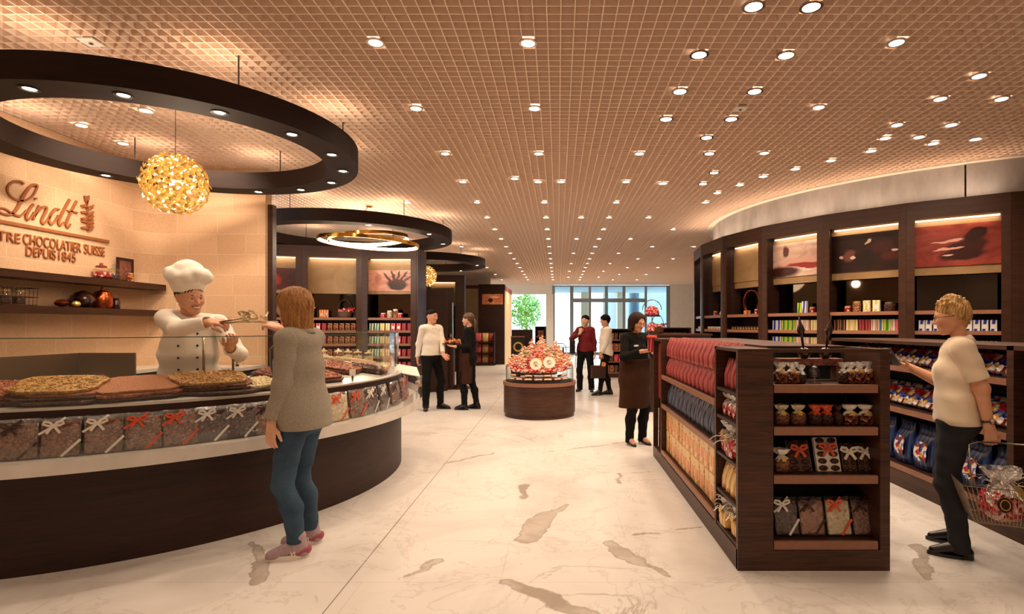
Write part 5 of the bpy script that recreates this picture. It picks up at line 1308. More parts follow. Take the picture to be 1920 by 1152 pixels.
for i in range(NN):
    for j in range(NN):
        k_ = [(i, j), (i+1, j), (i+1, j+1), (i, j+1)]
        if all(a in ids for a in k_): q.f.append(tuple(ids[a] for a in k_)); q.m.append(0)
o = obj('truffle_heap', q, 'mix_pale'); o.location = (IC[0], IC[1], .577)
tag(o, 'deep layer of pale wrapped truffles filling the round bin', 'truffles', kind='stuff')
def truffle(m_):
    def f():
        b = MB().sphere((0, 0, 0), .017, 8, 6)
        for s in (-1, 1): b.loft([[(s*.014, .003, .003), (s*.014, -.003, .003), (s*.014, -.003, -.003), (s*.014, .003, -.003)], [(s*.034, .012, .006), (s*.034, -.012, .004), (s*.034, -.01, -.006), (s*.034, .01, -.004)]], cap=True)
        o = obj('wrapped_truffle', b, m_, None, True); tag(o, 'truffle', 'truffle'); return o
    return f
mat('foil_red', '#c02430', .3, metal=.3); mat('foil_orange', '#ec9068', .35, metal=.2); mat('foil_cream', '#f2dcc0', .3, metal=.3); mat('foil_pink', '#eaaea2', .3, metal=.3); mat('foil_green', '#90b070', .3, metal=.3)
foils = ['foil_red', 'foil_orange', 'foil_cream', 'foil_pink', 'foil_green']
TR = {k_: Stock(truffle(k_)) for k_ in foils}; sz = .030; cnt = 0
FN = {'foil_red': 'red', 'foil_orange': 'orange', 'foil_cream': 'cream', 'foil_pink': 'pink', 'foil_green': 'green'}
pts = []
ny = 60
for i in range(-26, 27):
    for j in range(-26, 27):
        x = (i+.5*(j % 2))*.0435; y = j*.038
        if math.hypot(x, y) > IR-.06: continue
        z = heap_z(x, y)
        # seen from the aisle camera side: keep slopes that face it
        gyy = heap_z(x, y-.03)-z
        pts.append((gyy < .012, x, y, z))
vis = [p for p in pts if p[0]]; vis.sort(key=lambda p: p[2])
rest = MB(); ri = 0
for idx, (f_, x, y, z) in enumerate(vis):
    near = max(cones, key=lambda c: c[3]*(1-math.hypot(x-c[0], y-c[1])/(c[2]*2.0)))
    low = z < .27
    m_ = random.choice(['foil_red']*3+['foil_pink', 'foil_cream', 'foil_pink']) if low else random.choice((['foil_orange', 'foil_cream', 'foil_pink', 'foil_orange', 'foil_cream', 'foil_cream', 'foil_pink'] if near[4] == 'mix_pale' else ['foil_cream', 'foil_green', 'foil_pink', 'foil_cream'] if near[4] == 'mix_party' else ['foil_pink', 'foil_orange', 'foil_red']))
    if idx < 300:
        o = TR[m_]((IC[0]+x, IC[1]+y, .577+z+.004), (random.uniform(-.6, .6), random.uniform(-.6, .6), random.uniform(0, 3.1)), f'{FN[m_]} wrapped truffle heaped in the round bin in the aisle', f'{FN[m_]} truffles in the round bin', 1.15)
    else:
        s0 = len(rest.v); rest.sphere((0, 0, 0), .0195, 6, 5, foils.index(m_)); 
        for s in (-1, 1): rest.loft([[(s*.014, .003, .003), (s*.014, -.003, .003), (s*.014, -.003, -.003)], [(s*.038, .012, .006), (s*.038, -.012, .004), (s*.038, -.0, -.01)]], foils.index(m_))
        rest.xf(Matrix.Translation((x, y, z+.004)) @ Euler((random.uniform(-.6, .6), random.uniform(-.6, .6), random.uniform(0, 3))).to_matrix().to_4x4(), s0)
if rest.v:
    o = obj('truffle_pile', rest, foils); o.location = (IC[0], IC[1], .577); tag(o, 'upper heaps of mixed wrapped truffles behind the front ones', 'truffles', kind='stuff')
for i, (px, py) in enumerate(((1005, 683), (1030, 680))):
    x = (px-1046)/1040*8.95; z = 1.5-(py-611)/1040*8.95
    t = thing('round_label', ['round pale label plate on the truffles, with the gold edge', 'round pale label plate on the truffles, nearer the red sweater woman'][i], 'label', (x, 8.93, z), 0)
    t.rotation_euler = (R(72), 0, 0)
    obj('plate', MB().lathe([(.1, 0), (.1, .006), (.001, .007)], 28), 'card_white', t); obj('edge', MB().arc((0, 0), .095, .103, .0, .009, 0, 2*PI, 28), 'gold_seal', t, autosmooth=30)
    obj('emblem', MB().lathe([(.045, .0072), (.045, .0085), (.001, .0085)], 20), 'mix_party', t)
    obj('stem', MB().tube([(0, -.09, -.004), (0, -.16, -.03)], .005, 6), 'steel', t)
flat = st('flatpack', carton(.14, .1, .035, 'mix_caramel', 'flat_pack', 'box', 'card_white'))
for row_ in range(2):
    for i in range(7):
        a = R(-90+(i-3)*16.5); r_ = IR-.075-.12*row_
        if row_ and i in (0, 6): continue
        flat((IC[0]+r_*math.cos(a), IC[1]+r_*math.sin(a), .588+.09*row_+.03), (R(-14), 0, a+PI/2+random.uniform(-.15, .15)), f'flat brown sweets pack in the {"front" if row_ == 0 else "second"} row below the truffles', f'flat packs in the {"front" if row_ == 0 else "second"} row of the truffle island', (1.0, 1, 1.5 if row_ else 1))
        if row_ == 0 and i % 2 == 0:
            flat((IC[0]+(r_-.02)*math.cos(a), IC[1]+(r_-.02)*math.sin(a), .588+.085), (R(-14), 0, a+PI/2+random.uniform(-.3, .3)), 'flat brown sweets pack lying on top of the front row below the truffles', 'flat packs laid over the front row')

# ================================================================ far background fixtures
def low_shelf(label, x0, x1, y, h, m_goods, group='low shelves near the glass front', nsh=4):
    t = thing('low_shelf', label, 'shelving', ((x0+x1)/2, y, 0), 0, group); w = (x1-x0)/2
    obj('carcass', MB().box(-w, -w+.04, 0, .5, 0, h).box(w-.04, w, 0, .5, 0, h).box(-w+.04, w-.04, .46, .5, 0, h).box(-w+.04, w-.04, 0, .46, 0, .12), 'wood', t)
    for k in range(nsh): obj('shelf', MB().box(-w+.04, w-.04, 0, .46, .12+(h-.12)*k/nsh, .15+(h-.12)*k/nsh), 'shelf_edge', t)
    obj('top', MB().box(-w, w, 0, .5, h, h+.03), 'wood', t)
    for k in range(nsh):
        nn = int(2*w/.16)
        for i in range(nn):
            m_ = m_goods[(i*3//nn+k) % len(m_goods)]
            st('far'+m_, carton(.12, .1, .2, m_, 'chocolate_box', 'box'))(((x0+x1)/2-w+.1+(i+.5)*(2*w-.2)/nn, y+.12, .152+(h-.12)*k/nsh), 0, f'small carton on the {["bottom", "second", "third", "top"][k]} shelf of the low shelving before the glass front', f'cartons in the low shelving, {["bottom", "second", "third", "top"][k]} shelf')
low_shelf('low dark shelving with brown cartons behind the man with the shopping bag', gx(1128, 16), gx(1192, 16), 16.0, 1.38, ['mix_caramel', 'pack_choc', 'pack_pink'])
low_shelf('low dark shelving by the far pale wall beyond the red pouches', gx(1238, 14.5), gx(1296, 14.5), 14.5, 1.42, ['pack_choc', 'pack_choc'])
t = thing('till_counter', 'dark counter with a round gold emblem beyond the truffle island', 'counter', (gx(979, 17), 17, 0))
obj('body', MB().box(-.32, .3, 0, .6, 0, 1.38), 'wood_base', t); obj('front_box', MB().box(-.32, .08, -.25, 0, 0, 1.15), 'black_inner', t); obj('worktop', MB().box(-.33, .09, -.27, 0, 1.15, 1.18), 'shelf_edge', t)
obj('emblem', MB().arc((0, 0), .1, .15, 0, .012, 0, 2*PI, 28).xf(Matrix.Translation((-.1, -.262, .86)) @ Matrix.Rotation(PI/2, 4, 'X')), 'gold_seal', t, label='round gold emblem')
low_shelf('small rack of brown cartons between the till counter and the window', gx(1003, 18), gx(1024, 18), 18.0, 1.45, ['mix_caramel'], nsh=4)
t = thing('round_table', 'round white cafe table outside the truffle heaps by the window', 'table', (gx(1056, 19.5), 19.5, 0))
obj('tabletop', MB().lathe([(.45, .74), (.45, .77)], 24), 'marble_ledge', t); obj('leg', MB().tube([(0, 0, 0), (0, 0, .74)], .03, 8), 'black_metal', t); obj('base', MB().lathe([(.25, 0), (.25, .02), (.03, .04)], 20), 'black_metal', t)
for i in range(3):
    a = 2.1*i+.4; c = thing('cafe_chair', f'thin metal cafe chair around the white round table, {ordn[i]} clockwise from the window', 'chair', (gx(1056, 19.5)+.75*math.cos(a), 19.5+.75*math.sin(a), 0), a-PI/2, 'cafe chairs')
    obj('seat', MB().box(-.2, .2, -.2, .2, .43, .46), 'wood_mid', c); obj('backrest', MB().tube([(-.19, .19, .45), (-.19, .22, .8), (-.1, .23, .9), (.1, .23, .9), (.19, .22, .8), (.19, .19, .45)], .014, 6), 'black_metal', c)
    for sx in (-1, 1):
        for sy in (-1, 1): obj('leg', MB().tube([(sx*.17, sy*.17, .43), (sx*.2, sy*.2, 0)], .012, 6), 'black_metal', c)
# gift arches on a display behind the long shelf island
t = thing('gift_table', 'dark table carrying the red gift domes behind the woman in the brown apron', 'table', (2.1, 9.6, 0))
obj('body', MB().box(-.5, .55, 0, .6, 0, 1.33), 'wood_base', t); obj('top', MB().box(-.52, .57, -.02, .62, 1.33, 1.36), 'wood', t)
t = thing('gift_tower', 'two tier stand with red ribboned sweets behind the apron woman', 'display stand', (1.68, 9.9, 1.361))
obj('pole', MB().tube([(0, 0, 0), (0, 0, .42)], .008, 6), 'steel', t)
for z, r_ in ((.0, .13), (.30, .15)): obj('tier', MB().lathe([(r_, z), (r_, z+.02), (.01, z+.02)], 20), 'wood_mid', t)
for z, r_, h_ in ((.02, .10, .18), (.32, .13, .17)):
    obj('sweets', MB().lathe([(r_, z), (r_*1.02, z+h_*.3), (r_*.8, z+h_*.8), (r_*.3, z+h_)], 16), 'mix_red', t, True)
obj('handle', MB().tube([(.17*math.cos(a), 0, .42+.18*math.sin(a)) for a in [PI*i/12 for i in range(13)]], .008, 6), 'chrome', t)
st('gb2', basket_gift(.24, .34, 'mix_pale', 3))((gx(1233, 9.9), 9.9, 1.361), 0, 'pale gift basket beside the red two tier stand', 'gift baskets')
# ================================================================ people: smooth-union bodies polygonised with surface nets
def V3(*a): return np.array(a, dtype=float)
def cone(a, b, ra, rb, k=.03, s=(1, 1, 1), op='+'): return dict(a=np.array(a, float), b=np.array(b, float), ra=ra, rb=rb, k=k, s=np.array(s, float), op=op)
def sph(a, r, k=.03, s=(1, 1, 1), op='+'): return cone(a, a, r, r, k, s, op)
def clip(p, n, k=.002): return dict(op='c', p=np.array(p, float), n=np.array(n, float)/np.linalg.norm(n), k=k)
def field(prims, X, Y, Z, h):
    D = np.full((len(X), len(Y), len(Z)), 9.0, dtype=np.float32)
    for q in prims:
        if q['op'] == 'c':
            d = ((X-q['p'][0])*q['n'][0])[:, None, None]+((Y-q['p'][1])*q['n'][1])[None, :, None]+((Z-q['p'][2])*q['n'][2])[None, None, :]
            D = np.maximum(D, d); continue
        m = max(q['ra'], q['rb'])/q['s']+3*q['k']+3*h
        lo = np.minimum(q['a'], q['b'])-m; hi = np.maximum(q['a'], q['b'])+m
        i0, i1 = np.searchsorted(X, lo[0]), np.searchsorted(X, hi[0]); j0, j1 = np.searchsorted(Y, lo[1]), np.searchsorted(Y, hi[1]); k0, k1 = np.searchsorted(Z, lo[2]), np.searchsorted(Z, hi[2])
        if i0 >= i1 or j0 >= j1 or k0 >= k1: continue
        px = ((X[i0:i1]-q['a'][0])*q['s'][0])[:, None, None]; py = ((Y[j0:j1]-q['a'][1])*q['s'][1])[None, :, None]; pz = ((Z[k0:k1]-q['a'][2])*q['s'][2])[None, None, :]
        ba = (q['b']-q['a'])*q['s']; L = ba@ba
        if L > 1e-10:
            t = np.clip((px*ba[0]+py*ba[1]+pz*ba[2])/L, 0, 1)
            d = np.sqrt((px-t*ba[0])**2+(py-t*ba[1])**2+(pz-t*ba[2])**2)-(q['ra']+(q['rb']-q['ra'])*t)
        else: d = np.sqrt(px**2+py**2+pz**2)-q['ra']
        d = d/np.sqrt(np.mean(q['s']**2))
        sub = D[i0:i1, j0:j1, k0:k1]; k = q['k']
        if q['op'] == '+':
            hh = np.maximum(k-np.abs(sub-d), 0)/k; r = np.minimum(sub, d)-hh*hh*k*.25
        elif q['op'] == '-':
            d = -d; hh = np.maximum(k-np.abs(sub-d), 0)/k; r = np.maximum(sub, d)+hh*hh*k*.25
        D[i0:i1, j0:j1, k0:k1] = r
    return D
def nets(prims, lo, hi, h, disp=None):
    X = np.arange(lo[0]-2*h, hi[0]+2*h, h); Y = np.arange(lo[1]-2*h, hi[1]+2*h, h); Z = np.arange(lo[2]-2*h, hi[2]+2*h, h)
    D = field(prims, X, Y, Z, h)
    if disp is not None: D = D+disp(X[:, None, None], Y[None, :, None], Z[None, None, :])
    S = D < 0
    nx, ny, nz = S.shape
    cnt = np.zeros((nx-1, ny-1, nz-1), np.int8)
    for a in (0, 1):
        for b in (0, 1):
            for c in (0, 1): cnt += S[a:nx-1+a, b:ny-1+b, c:nz-1+c]
    act = (cnt > 0) & (cnt < 8); idx = -np.ones(act.shape, np.int64); I = np.argwhere(act); idx[act] = np.arange(len(I))
    acc = np.zeros((len(I), 3)); n = np.zeros(len(I))
    cor = [(a, b, c) for a in (0, 1) for b in (0, 1) for c in (0, 1)]
    for p in cor:
        for ax in range(3):
            if p[ax]: continue
            q = list(p); q[ax] = 1
            d0 = D[I[:, 0]+p[0], I[:, 1]+p[1], I[:, 2]+p[2]]; d1 = D[I[:, 0]+q[0], I[:, 1]+q[1], I[:, 2]+q[2]]
            m = (d0 < 0) != (d1 < 0); t = np.where(m, d0/np.where(m, d0-d1, 1), 0)
            pt = np.tile(np.array(p, float), (len(I), 1)); pt[:, ax] = t
            acc[m] += pt[m]; n[m] += 1
    v = (I+acc/n[:, None])*h+np.array([X[0], Y[0], Z[0]])
    F = []
    for ax in range(3):
        sl0 = [slice(None)]*3; sl1 = [slice(None)]*3; sl0[ax] = slice(0, -1); sl1[ax] = slice(1, None)
        a = S[tuple(sl0)]; b = S[tuple(sl1)]; E = np.argwhere(a != b); u, w = (ax+1) % 3, (ax+2) % 3
        E = E[(E[:, u] > 0) & (E[:, w] > 0) & (E[:, u] < S.shape[u]-1) & (E[:, w] < S.shape[w]-1)]
        if not len(E): continue
        def g(du, dw):
            e = E.copy(); e[:, u] -= du; e[:, w] -= dw; return idx[e[:, 0], e[:, 1], e[:, 2]]
        q = np.stack([g(1, 1), g(0, 1), g(0, 0), g(1, 0)], 1); fl = ~a[E[:, 0], E[:, 1], E[:, 2]]
        q[fl] = q[fl][:, ::-1]; F.append(q)
    F = np.concatenate(F); F = F[(F >= 0).all(1)]
    return v, F
def net_obj(name, boxes, m, parent, label=None):
    """boxes: list of (prims, lo, hi, h, disp)"""
    Vv = []; Ff = []; o = 0
    for b in boxes:
        v, f = nets(*b); Vv.append(v); Ff.append(f+o); o += len(v)
    v = np.concatenate(Vv); f = np.concatenate(Ff)
    me = bpy.data.meshes.new(name); me.vertices.add(len(v)); me.vertices.foreach_set('co', v.astype(np.float32).ravel())
    me.loops.add(len(f)*4); me.loops.foreach_set('vertex_index', f.astype(np.int32).ravel())
    me.polygons.add(len(f)); me.polygons.foreach_set('loop_start', np.arange(len(f), dtype=np.int32)*4)
    me.materials.append(M[m]); me.update(calc_edges=True); me.validate(); me.shade_smooth()
    ob = bpy.data.objects.new(name, me); COL.objects.link(ob); ob.parent = parent
    if label: ob['label'] = label
    return ob
def rotm(yaw, pitch=0, roll=0): return np.array(Matrix.Rotation(yaw, 3, 'Z') @ Matrix.Rotation(pitch, 3, 'X') @ Matrix.Rotation(roll, 3, 'Y'))
def nrmz(v): v = np.array(v, float); return v/max(1e-9, np.linalg.norm(v))
def ik(S_, W_, l1, l2, hint):
    d = W_-S_; L = np.linalg.norm(d)
    if L > (l1+l2)*.995: W_ = S_+d/L*(l1+l2)*.995; d = W_-S_; L = np.linalg.norm(d)
    a = (l1*l1-l2*l2+L*L)/(2*L); hh = math.sqrt(max(0, l1*l1-a*a)); u = d/L; hv = np.array(hint, float); hv = nrmz(hv-u*(hv@u))
    return S_+u*a+hv*hh, W_
def hand(w, d, n, side, curl=.35, s=1.0, spread=1.0, fingers=None, thumb=.5):
    """w wrist, d pointing direction, n palm normal (where the palm faces), side +1 for the person's left hand"""
    d = nrmz(d); n = nrmz(np.array(n)-d*(np.array(n)@d)); x = np.cross(d, n)*side     # x points to the thumb side
    out = []; base = w+d*.018*s
    for i, (off, l) in enumerate(((.030, .072), (.010, .080), (-.010, .074), (-.029, .058))):
        kn = w+d*.088*s+x*off*.95*s
        out.append(cone(w+x*off*.55*s, kn, .0155*s, .0115*s, .014, (1, 1, 1)))
        c = curl if fingers is None else fingers[i]
        p = kn; a = c*.55; dd = nrmz(d+x*off*spread*3)
        for j, (q, r0, r1) in enumerate(((.46, .0098, .0088), (.30, .0088, .0080), (.24, .0080, .0068))):
            v_ = dd*math.cos(a)+n*math.sin(a); e = p+v_*l*q*s; out.append(cone(p, e, r0*s, r1*s, .005)); p = e; a += c*(1.0 if j == 0 else .8)
    tb = w+d*.03*s+x*.022*s; v1 = nrmz(x*.75+d*.75+n*.25*thumb*2); t1 = tb+v1*.042*s; v2 = nrmz(x*(.35-.3*thumb)+d*.9+n*(.5*thumb)); t2 = t1+v2*.032*s; t3 = t2+nrmz(v2+n*.3*thumb)*.025*s
    out += [cone(tb, t1, .0145*s, .0115*s, .012), cone(t1, t2, .0112*s, .0098*s, .005), cone(t2, t3, .0098*s, .0078*s, .005)]
    return out

def person(label, loc, rz, H, pose, look):
    s = H/1.75; t = thing('person', label, 'person', loc, rz)
    ca, sa = math.cos(-rz), math.sin(-rz)
    def L(p):   # world point -> local
        x, y = p[0]-loc[0], p[1]-loc[1]; return V3(x*ca-y*sa, x*sa+y*ca, p[2]-loc[2])
    def Ld(p): return V3(p[0]*ca-p[1]*sa, p[0]*sa+p[1]*ca, p[2])
    F = look.get('fem', False); fat = look.get('fat', 1.0)
    lean = np.array(pose.get('lean', (0, 0, 0)), float)
    def tz(z): # torso centreline offset with lean
        return lean*max(0, (z-.95)/.55)
    def T(x, y, z): return V3(x, y, z)*s+tz(z)*s
    hipw = .085 if not F else .088
    shw = .175 if not F else .152
    hip = {1: T(hipw, 0, .92), -1: T(-hipw, 0, .92)}
    sh = {1: T(shw, .01, 1.425), -1: T(-shw, .01, 1.425)}
    for k, v in pose.get('shrug', {}).items(): sh[k] = sh[k]+np.array(v)*s
    feet = pose['feet']; knee = {}; ank = {}; fdir = {}
    for sd in (1, -1):
        fx, fy, fa = feet[sd][:3]; lift = feet[sd][3] if len(feet[sd]) > 3 else 0
        ank[sd] = V3(fx, fy, .085*s+lift); fdir[sd] = V3(math.sin(R(fa)), -math.cos(R(fa)), 0)
        kn, _ = ik(hip[sd], ank[sd], .435*s, .415*s, V3(fdir[sd][0], fdir[sd][1], 0)); knee[sd] = kn
    arm = {}; 
    for sd in (1, -1):
        A = pose['arms'][sd]; W_ = L(A['w']) if A.get('world') else np.array(A['w'], float)*s
        hint = Ld(A['hint']) if A.get('world') else A['hint']
        el, W_ = ik(sh[sd], W_, .285*s, .25*s, hint)
        hd = A.get('d'); hd = (Ld(hd) if A.get('world') else np.array(hd, float)) if hd is not None else nrmz(W_-el)
        hn = Ld(A['n']) if A.get('world') else np.array(A['n'], float)
        arm[sd] = (sh[sd], el, W_, hd, hn, A.get('curl', .35), A.get('fingers'), A.get('thumb', .5))
    af = look.get('arm', 1.0)
    def torso(o=0., lo=.93, kk=.05):
        q = []
        hw = (.70 if F else .74)
        q += [cone(T(0, .005, .94), T(0, .0, 1.06), .118*fat*s+o, .108*fat*s+o, kk, (hw*.92, 1, 1)),
              cone(T(0, 0, 1.06), T(0, -.004, 1.22), .098*fat*s+o, .106*fat*s+o, kk, (.78 if not F else .88, 1, 1)),
              cone(T(0, -.002, 1.22), T(0, .004, 1.37), .110*fat*s+o, .096*s+o, kk, (.70 if not F else .78, 1, 1)),
              cone(sh[1]*.78+T(0, .0, 1.42)*.22, sh[-1]*.78+T(0, .0, 1.42)*.22, .060*s+o, .060*s+o, .05)]
        if F: q += [sph(T(.055, -.080, 1.265), .050*s+o*.7, .035), sph(T(-.055, -.080, 1.265), .050*s+o*.7, .035)]
        q += [cone(T(hipw*.55, .03, .93), T(hipw*.6, .035, .9), .088*fat*s+o, .085*fat*s+o, .05), cone(T(-hipw*.55, .03, .93), T(-hipw*.6, .035, .9), .088*fat*s+o, .085*fat*s+o, .05)]
        return q
    def armp(sd, o=0., u=1.0, kk=.035, flare=0):
        a, e, w = arm[sd][:3]; q = []
        if u <= .5:
            e2 = a+(e-a)*u*2; return [cone(a, e2, .052*af*s+o, .043*af*s+o+flare, kk)]
        w2 = e+(w-e)*(u-.5)*2
        return [cone(a, e, .052*af*s+o, .040*af*s+o, kk), cone(e, w2, .040*af*s+o, (.040+(.0255-.040)*(u-.5)*2)*af*s+o+flare, .02)]
    def legp(sd, o=0., oa=None, kk=.03, cut=0):
        oa = o if oa is None else oa; h, k_, a = hip[sd], knee[sd], ank[sd]
        back = -fdir[sd]; cal = k_*.62+a*.38+back*.02*s
        return [cone(h, k_, .088*fat*s+o, .056*s+o, kk), cone(k_, cal, .052*s+o, .052*s+(o+oa)/2, kk), cone(cal, a+V3(0, 0, cut), .052*s+(o+oa)/2, .036*s+oa, kk)]
    # head frame
    hy, hp_, hr = [R(v) for v in pose.get('head', (0, 0, 0))]
    nb = T(0, .012, 1.45); hc = T(0, -.012, 1.637)+np.array(pose.get('headoff', (0, 0, 0)))*s
    Rm = rotm(hy, hp_, hr); hs = s*look.get('hs', 1.0)
    def Hd(x, y, z): return hc+Rm@(V3(x, y, z)*hs)
    neck = [cone(nb, hc+Rm@(V3(0, .02, -.05)*s), .056*s if not F else .05*s, .05*s if not F else .045*s, .03)]
    head = [sph(Hd(0, .022, .028), .084*hs, .02), sph(Hd(0, -.018, .030), .078*hs, .02), sph(Hd(0, -.03, -.01), .070*hs, .03),
            cone(Hd(.0, -.035, -.03), Hd(0, -.060, -.083), .056*hs, .030*hs, .03), cone(Hd(.042, .0, -.045), Hd(.016, -.062, -.088), .026*hs, .020*hs, .03), cone(Hd(-.042, .0, -.045), Hd(-.016, -.062, -.088), .026*hs, .020*hs, .03),
            sph(Hd(.04, -.066, -.022), .026*hs, .02), sph(Hd(-.04, -.066, -.022), .026*hs, .02),
            sph(Hd(.031, -.106, .004), .0145*hs, .014, op='-'), sph(Hd(-.031, -.106, .004), .0145*hs, .014, op='-'),
            cone(Hd(.012, -.094, .020), Hd(.046, -.082, .022), .008*hs, .007*hs, .012), cone(Hd(-.012, -.094, .020), Hd(-.046, -.082, .022), .008*hs, .007*hs, .012),
            cone(Hd(0, -.093, .008), Hd(0, -.117, -.030), .0075*hs, .0115*hs, .010), sph(Hd(.011, -.103, -.033), .0085*hs, .007), sph(Hd(-.011, -.103, -.033), .0085*hs, .007),
            cone(Hd(-.018, -.088, -.056), Hd(.018, -.088, -.056), .0085*hs, .0085*hs, .008), cone(Hd(-.015, -.084, -.067), Hd(.015, -.084, -.067), .009*hs, .009*hs, .008),
            sph(Hd(0, -.076, -.095), .018*hs, .015)]
    for sx in (1, -1): head += [cone(Hd(sx*.079, .008, .018), Hd(sx*.076, .010, -.018), .015*hs, .010*hs, .006, (1, 1, 1)), sph(Hd(sx*.092, -.001, .004), .009*hs, .006, op='-')]
    hands = {}
    for sd in (1, -1):
        _, _, w, hd, hn, cu, fg, th = arm[sd]; hands[sd] = hand(w, hd, hn, sd, cu, s*look.get('hand', .98), 1, fg, th)
    allp = torso()+armp(1)+armp(-1)+neck+head+legp(1)+legp(-1)
    for sd in (1, -1): allp.append(cone(ank[sd], ank[sd]+fdir[sd]*.12*s-V3(0, 0, .045*s), .036*s, .028*s, .02))
    det = look.get('detail', 1.0)
    def bb(pr):
        lo = np.min([np.minimum(q['a'], q['b'])-max(q['ra'], q['rb'])/q['s']-.02 for q in pr if q['op'] == '+'], 0); hi = np.max([np.maximum(q['a'], q['b'])+max(q['ra'], q['rb'])/q['s']+.02 for q in pr if q['op'] == '+'], 0); return lo, hi
    lo, hi = bb(allp); handp = hands[1]+hands[-1]
    boxes = []
    hlo, hhi = bb(head); hlo[2] = nb[2]-.02*s
    # head box down to the collar, body box up to it: one continuous skin through the same field
    boxes.append((allp, hlo-V3(.02, .02, 0), hhi, .0055*det, None))
    hi2 = hi.copy(); hi2[2] = nb[2]-.02*s; boxes.append((allp, lo, hi2, .014*det, None))
    for sd in (1, -1):
        l_, h_ = bb(hands[sd]); a, e, w = arm[sd][:3]
        f2 = [cone(e, w, .040*af*s, .0255*af*s, .02)]+hands[sd]
        l2 = np.minimum(l_, w-.03); h2 = np.maximum(h_, w+.03)
        boxes.append((f2, l2, h2, .0042*det, None))
        if look.get('bare', {}).get(sd):
            fb = [cone(a, e, .052*af*s, .040*af*s, .02), cone(e, w, .040*af*s, .0255*af*s, .02), sph(e, .041*af*s, .02)]
            l3, h3 = bb(fb); boxes.append((fb+hands[sd], l3, h3, .007*det, None))
    body = net_obj('body', boxes, look['skin'], t)
    # ---- face details
    def pt(x, y, z): return tuple(Hd(x, y, z))
    for sx in (1, -1):
        e = obj('eye', MB().sphere(pt(sx*.031, -.0825, .003), .0125*hs, 12, 8), 'eye_white', t, True)
        obj('iris', MB().sphere(pt(sx*.031, -.0915, .003), .0058*hs, 10, 6), 'iris', e, True)
        obj('eyelid', MB().tube([pt(sx*.018, -.092, .006), pt(sx*.031, -.0965, .0115), pt(sx*.045, -.087, .006)], .0026*hs, 6), look['skin'], e, True)
        obj('eyebrow', MB().tube([pt(sx*.014, -.098, .022), pt(sx*.03, -.0985, .029), pt(sx*.047, -.085, .024)], [.002*hs, .0034*hs, .0018*hs], 6), look['hair'], t, True)
    if look.get('smile'):
        m_ = obj('mouth', MB().ribbon([pt(-.032, -.084, -.050), pt(-.017, -.0985, -.059), pt(0, -.1025, -.061), pt(.017, -.0985, -.059), pt(.032, -.084, -.050)], [.004, .013, .016, .013, .004], .001, axis=tuple(Rm@V3(0, 1, 0))), 'teeth', t)
        obj('lips', MB().tube([pt(-.034, -.083, -.048), pt(-.017, -.0985, -.0525), pt(0, -.1025, -.0535), pt(.017, -.0985, -.0525), pt(.034, -.083, -.048)], .0026*hs, 6).tube([pt(-.034, -.083, -.048), pt(-.017, -.0975, -.066), pt(0, -.101, -.070), pt(.017, -.0975, -.066), pt(.034, -.083, -.048)], .003*hs, 6), 'lip', m_, True)
    else:
        obj('lips', MB().tube([pt(-.022, -.0885, -.058), pt(-.01, -.0965, -.0565), pt(0, -.0965, -.058), pt(.01, -.0965, -.0565), pt(.022, -.0885, -.058)], .0034*hs, 6).tube([pt(-.02, -.0885, -.062), pt(0, -.0955, -.066), pt(.02, -.0885, -.062)], .0038*hs, 6), 'lip', t, True)
    G_ = dict(T=T, s=s, hs=hs, Hd=Hd, Rm=Rm, torso=torso, armp=armp, legp=legp, arm=arm, ank=ank, knee=knee, hip=hip, fdir=fdir, t=t, F=F, hc=hc, nb=nb, L=L, fat=fat, bb=bb, sh=sh, det=det, pt=pt)
    return G_

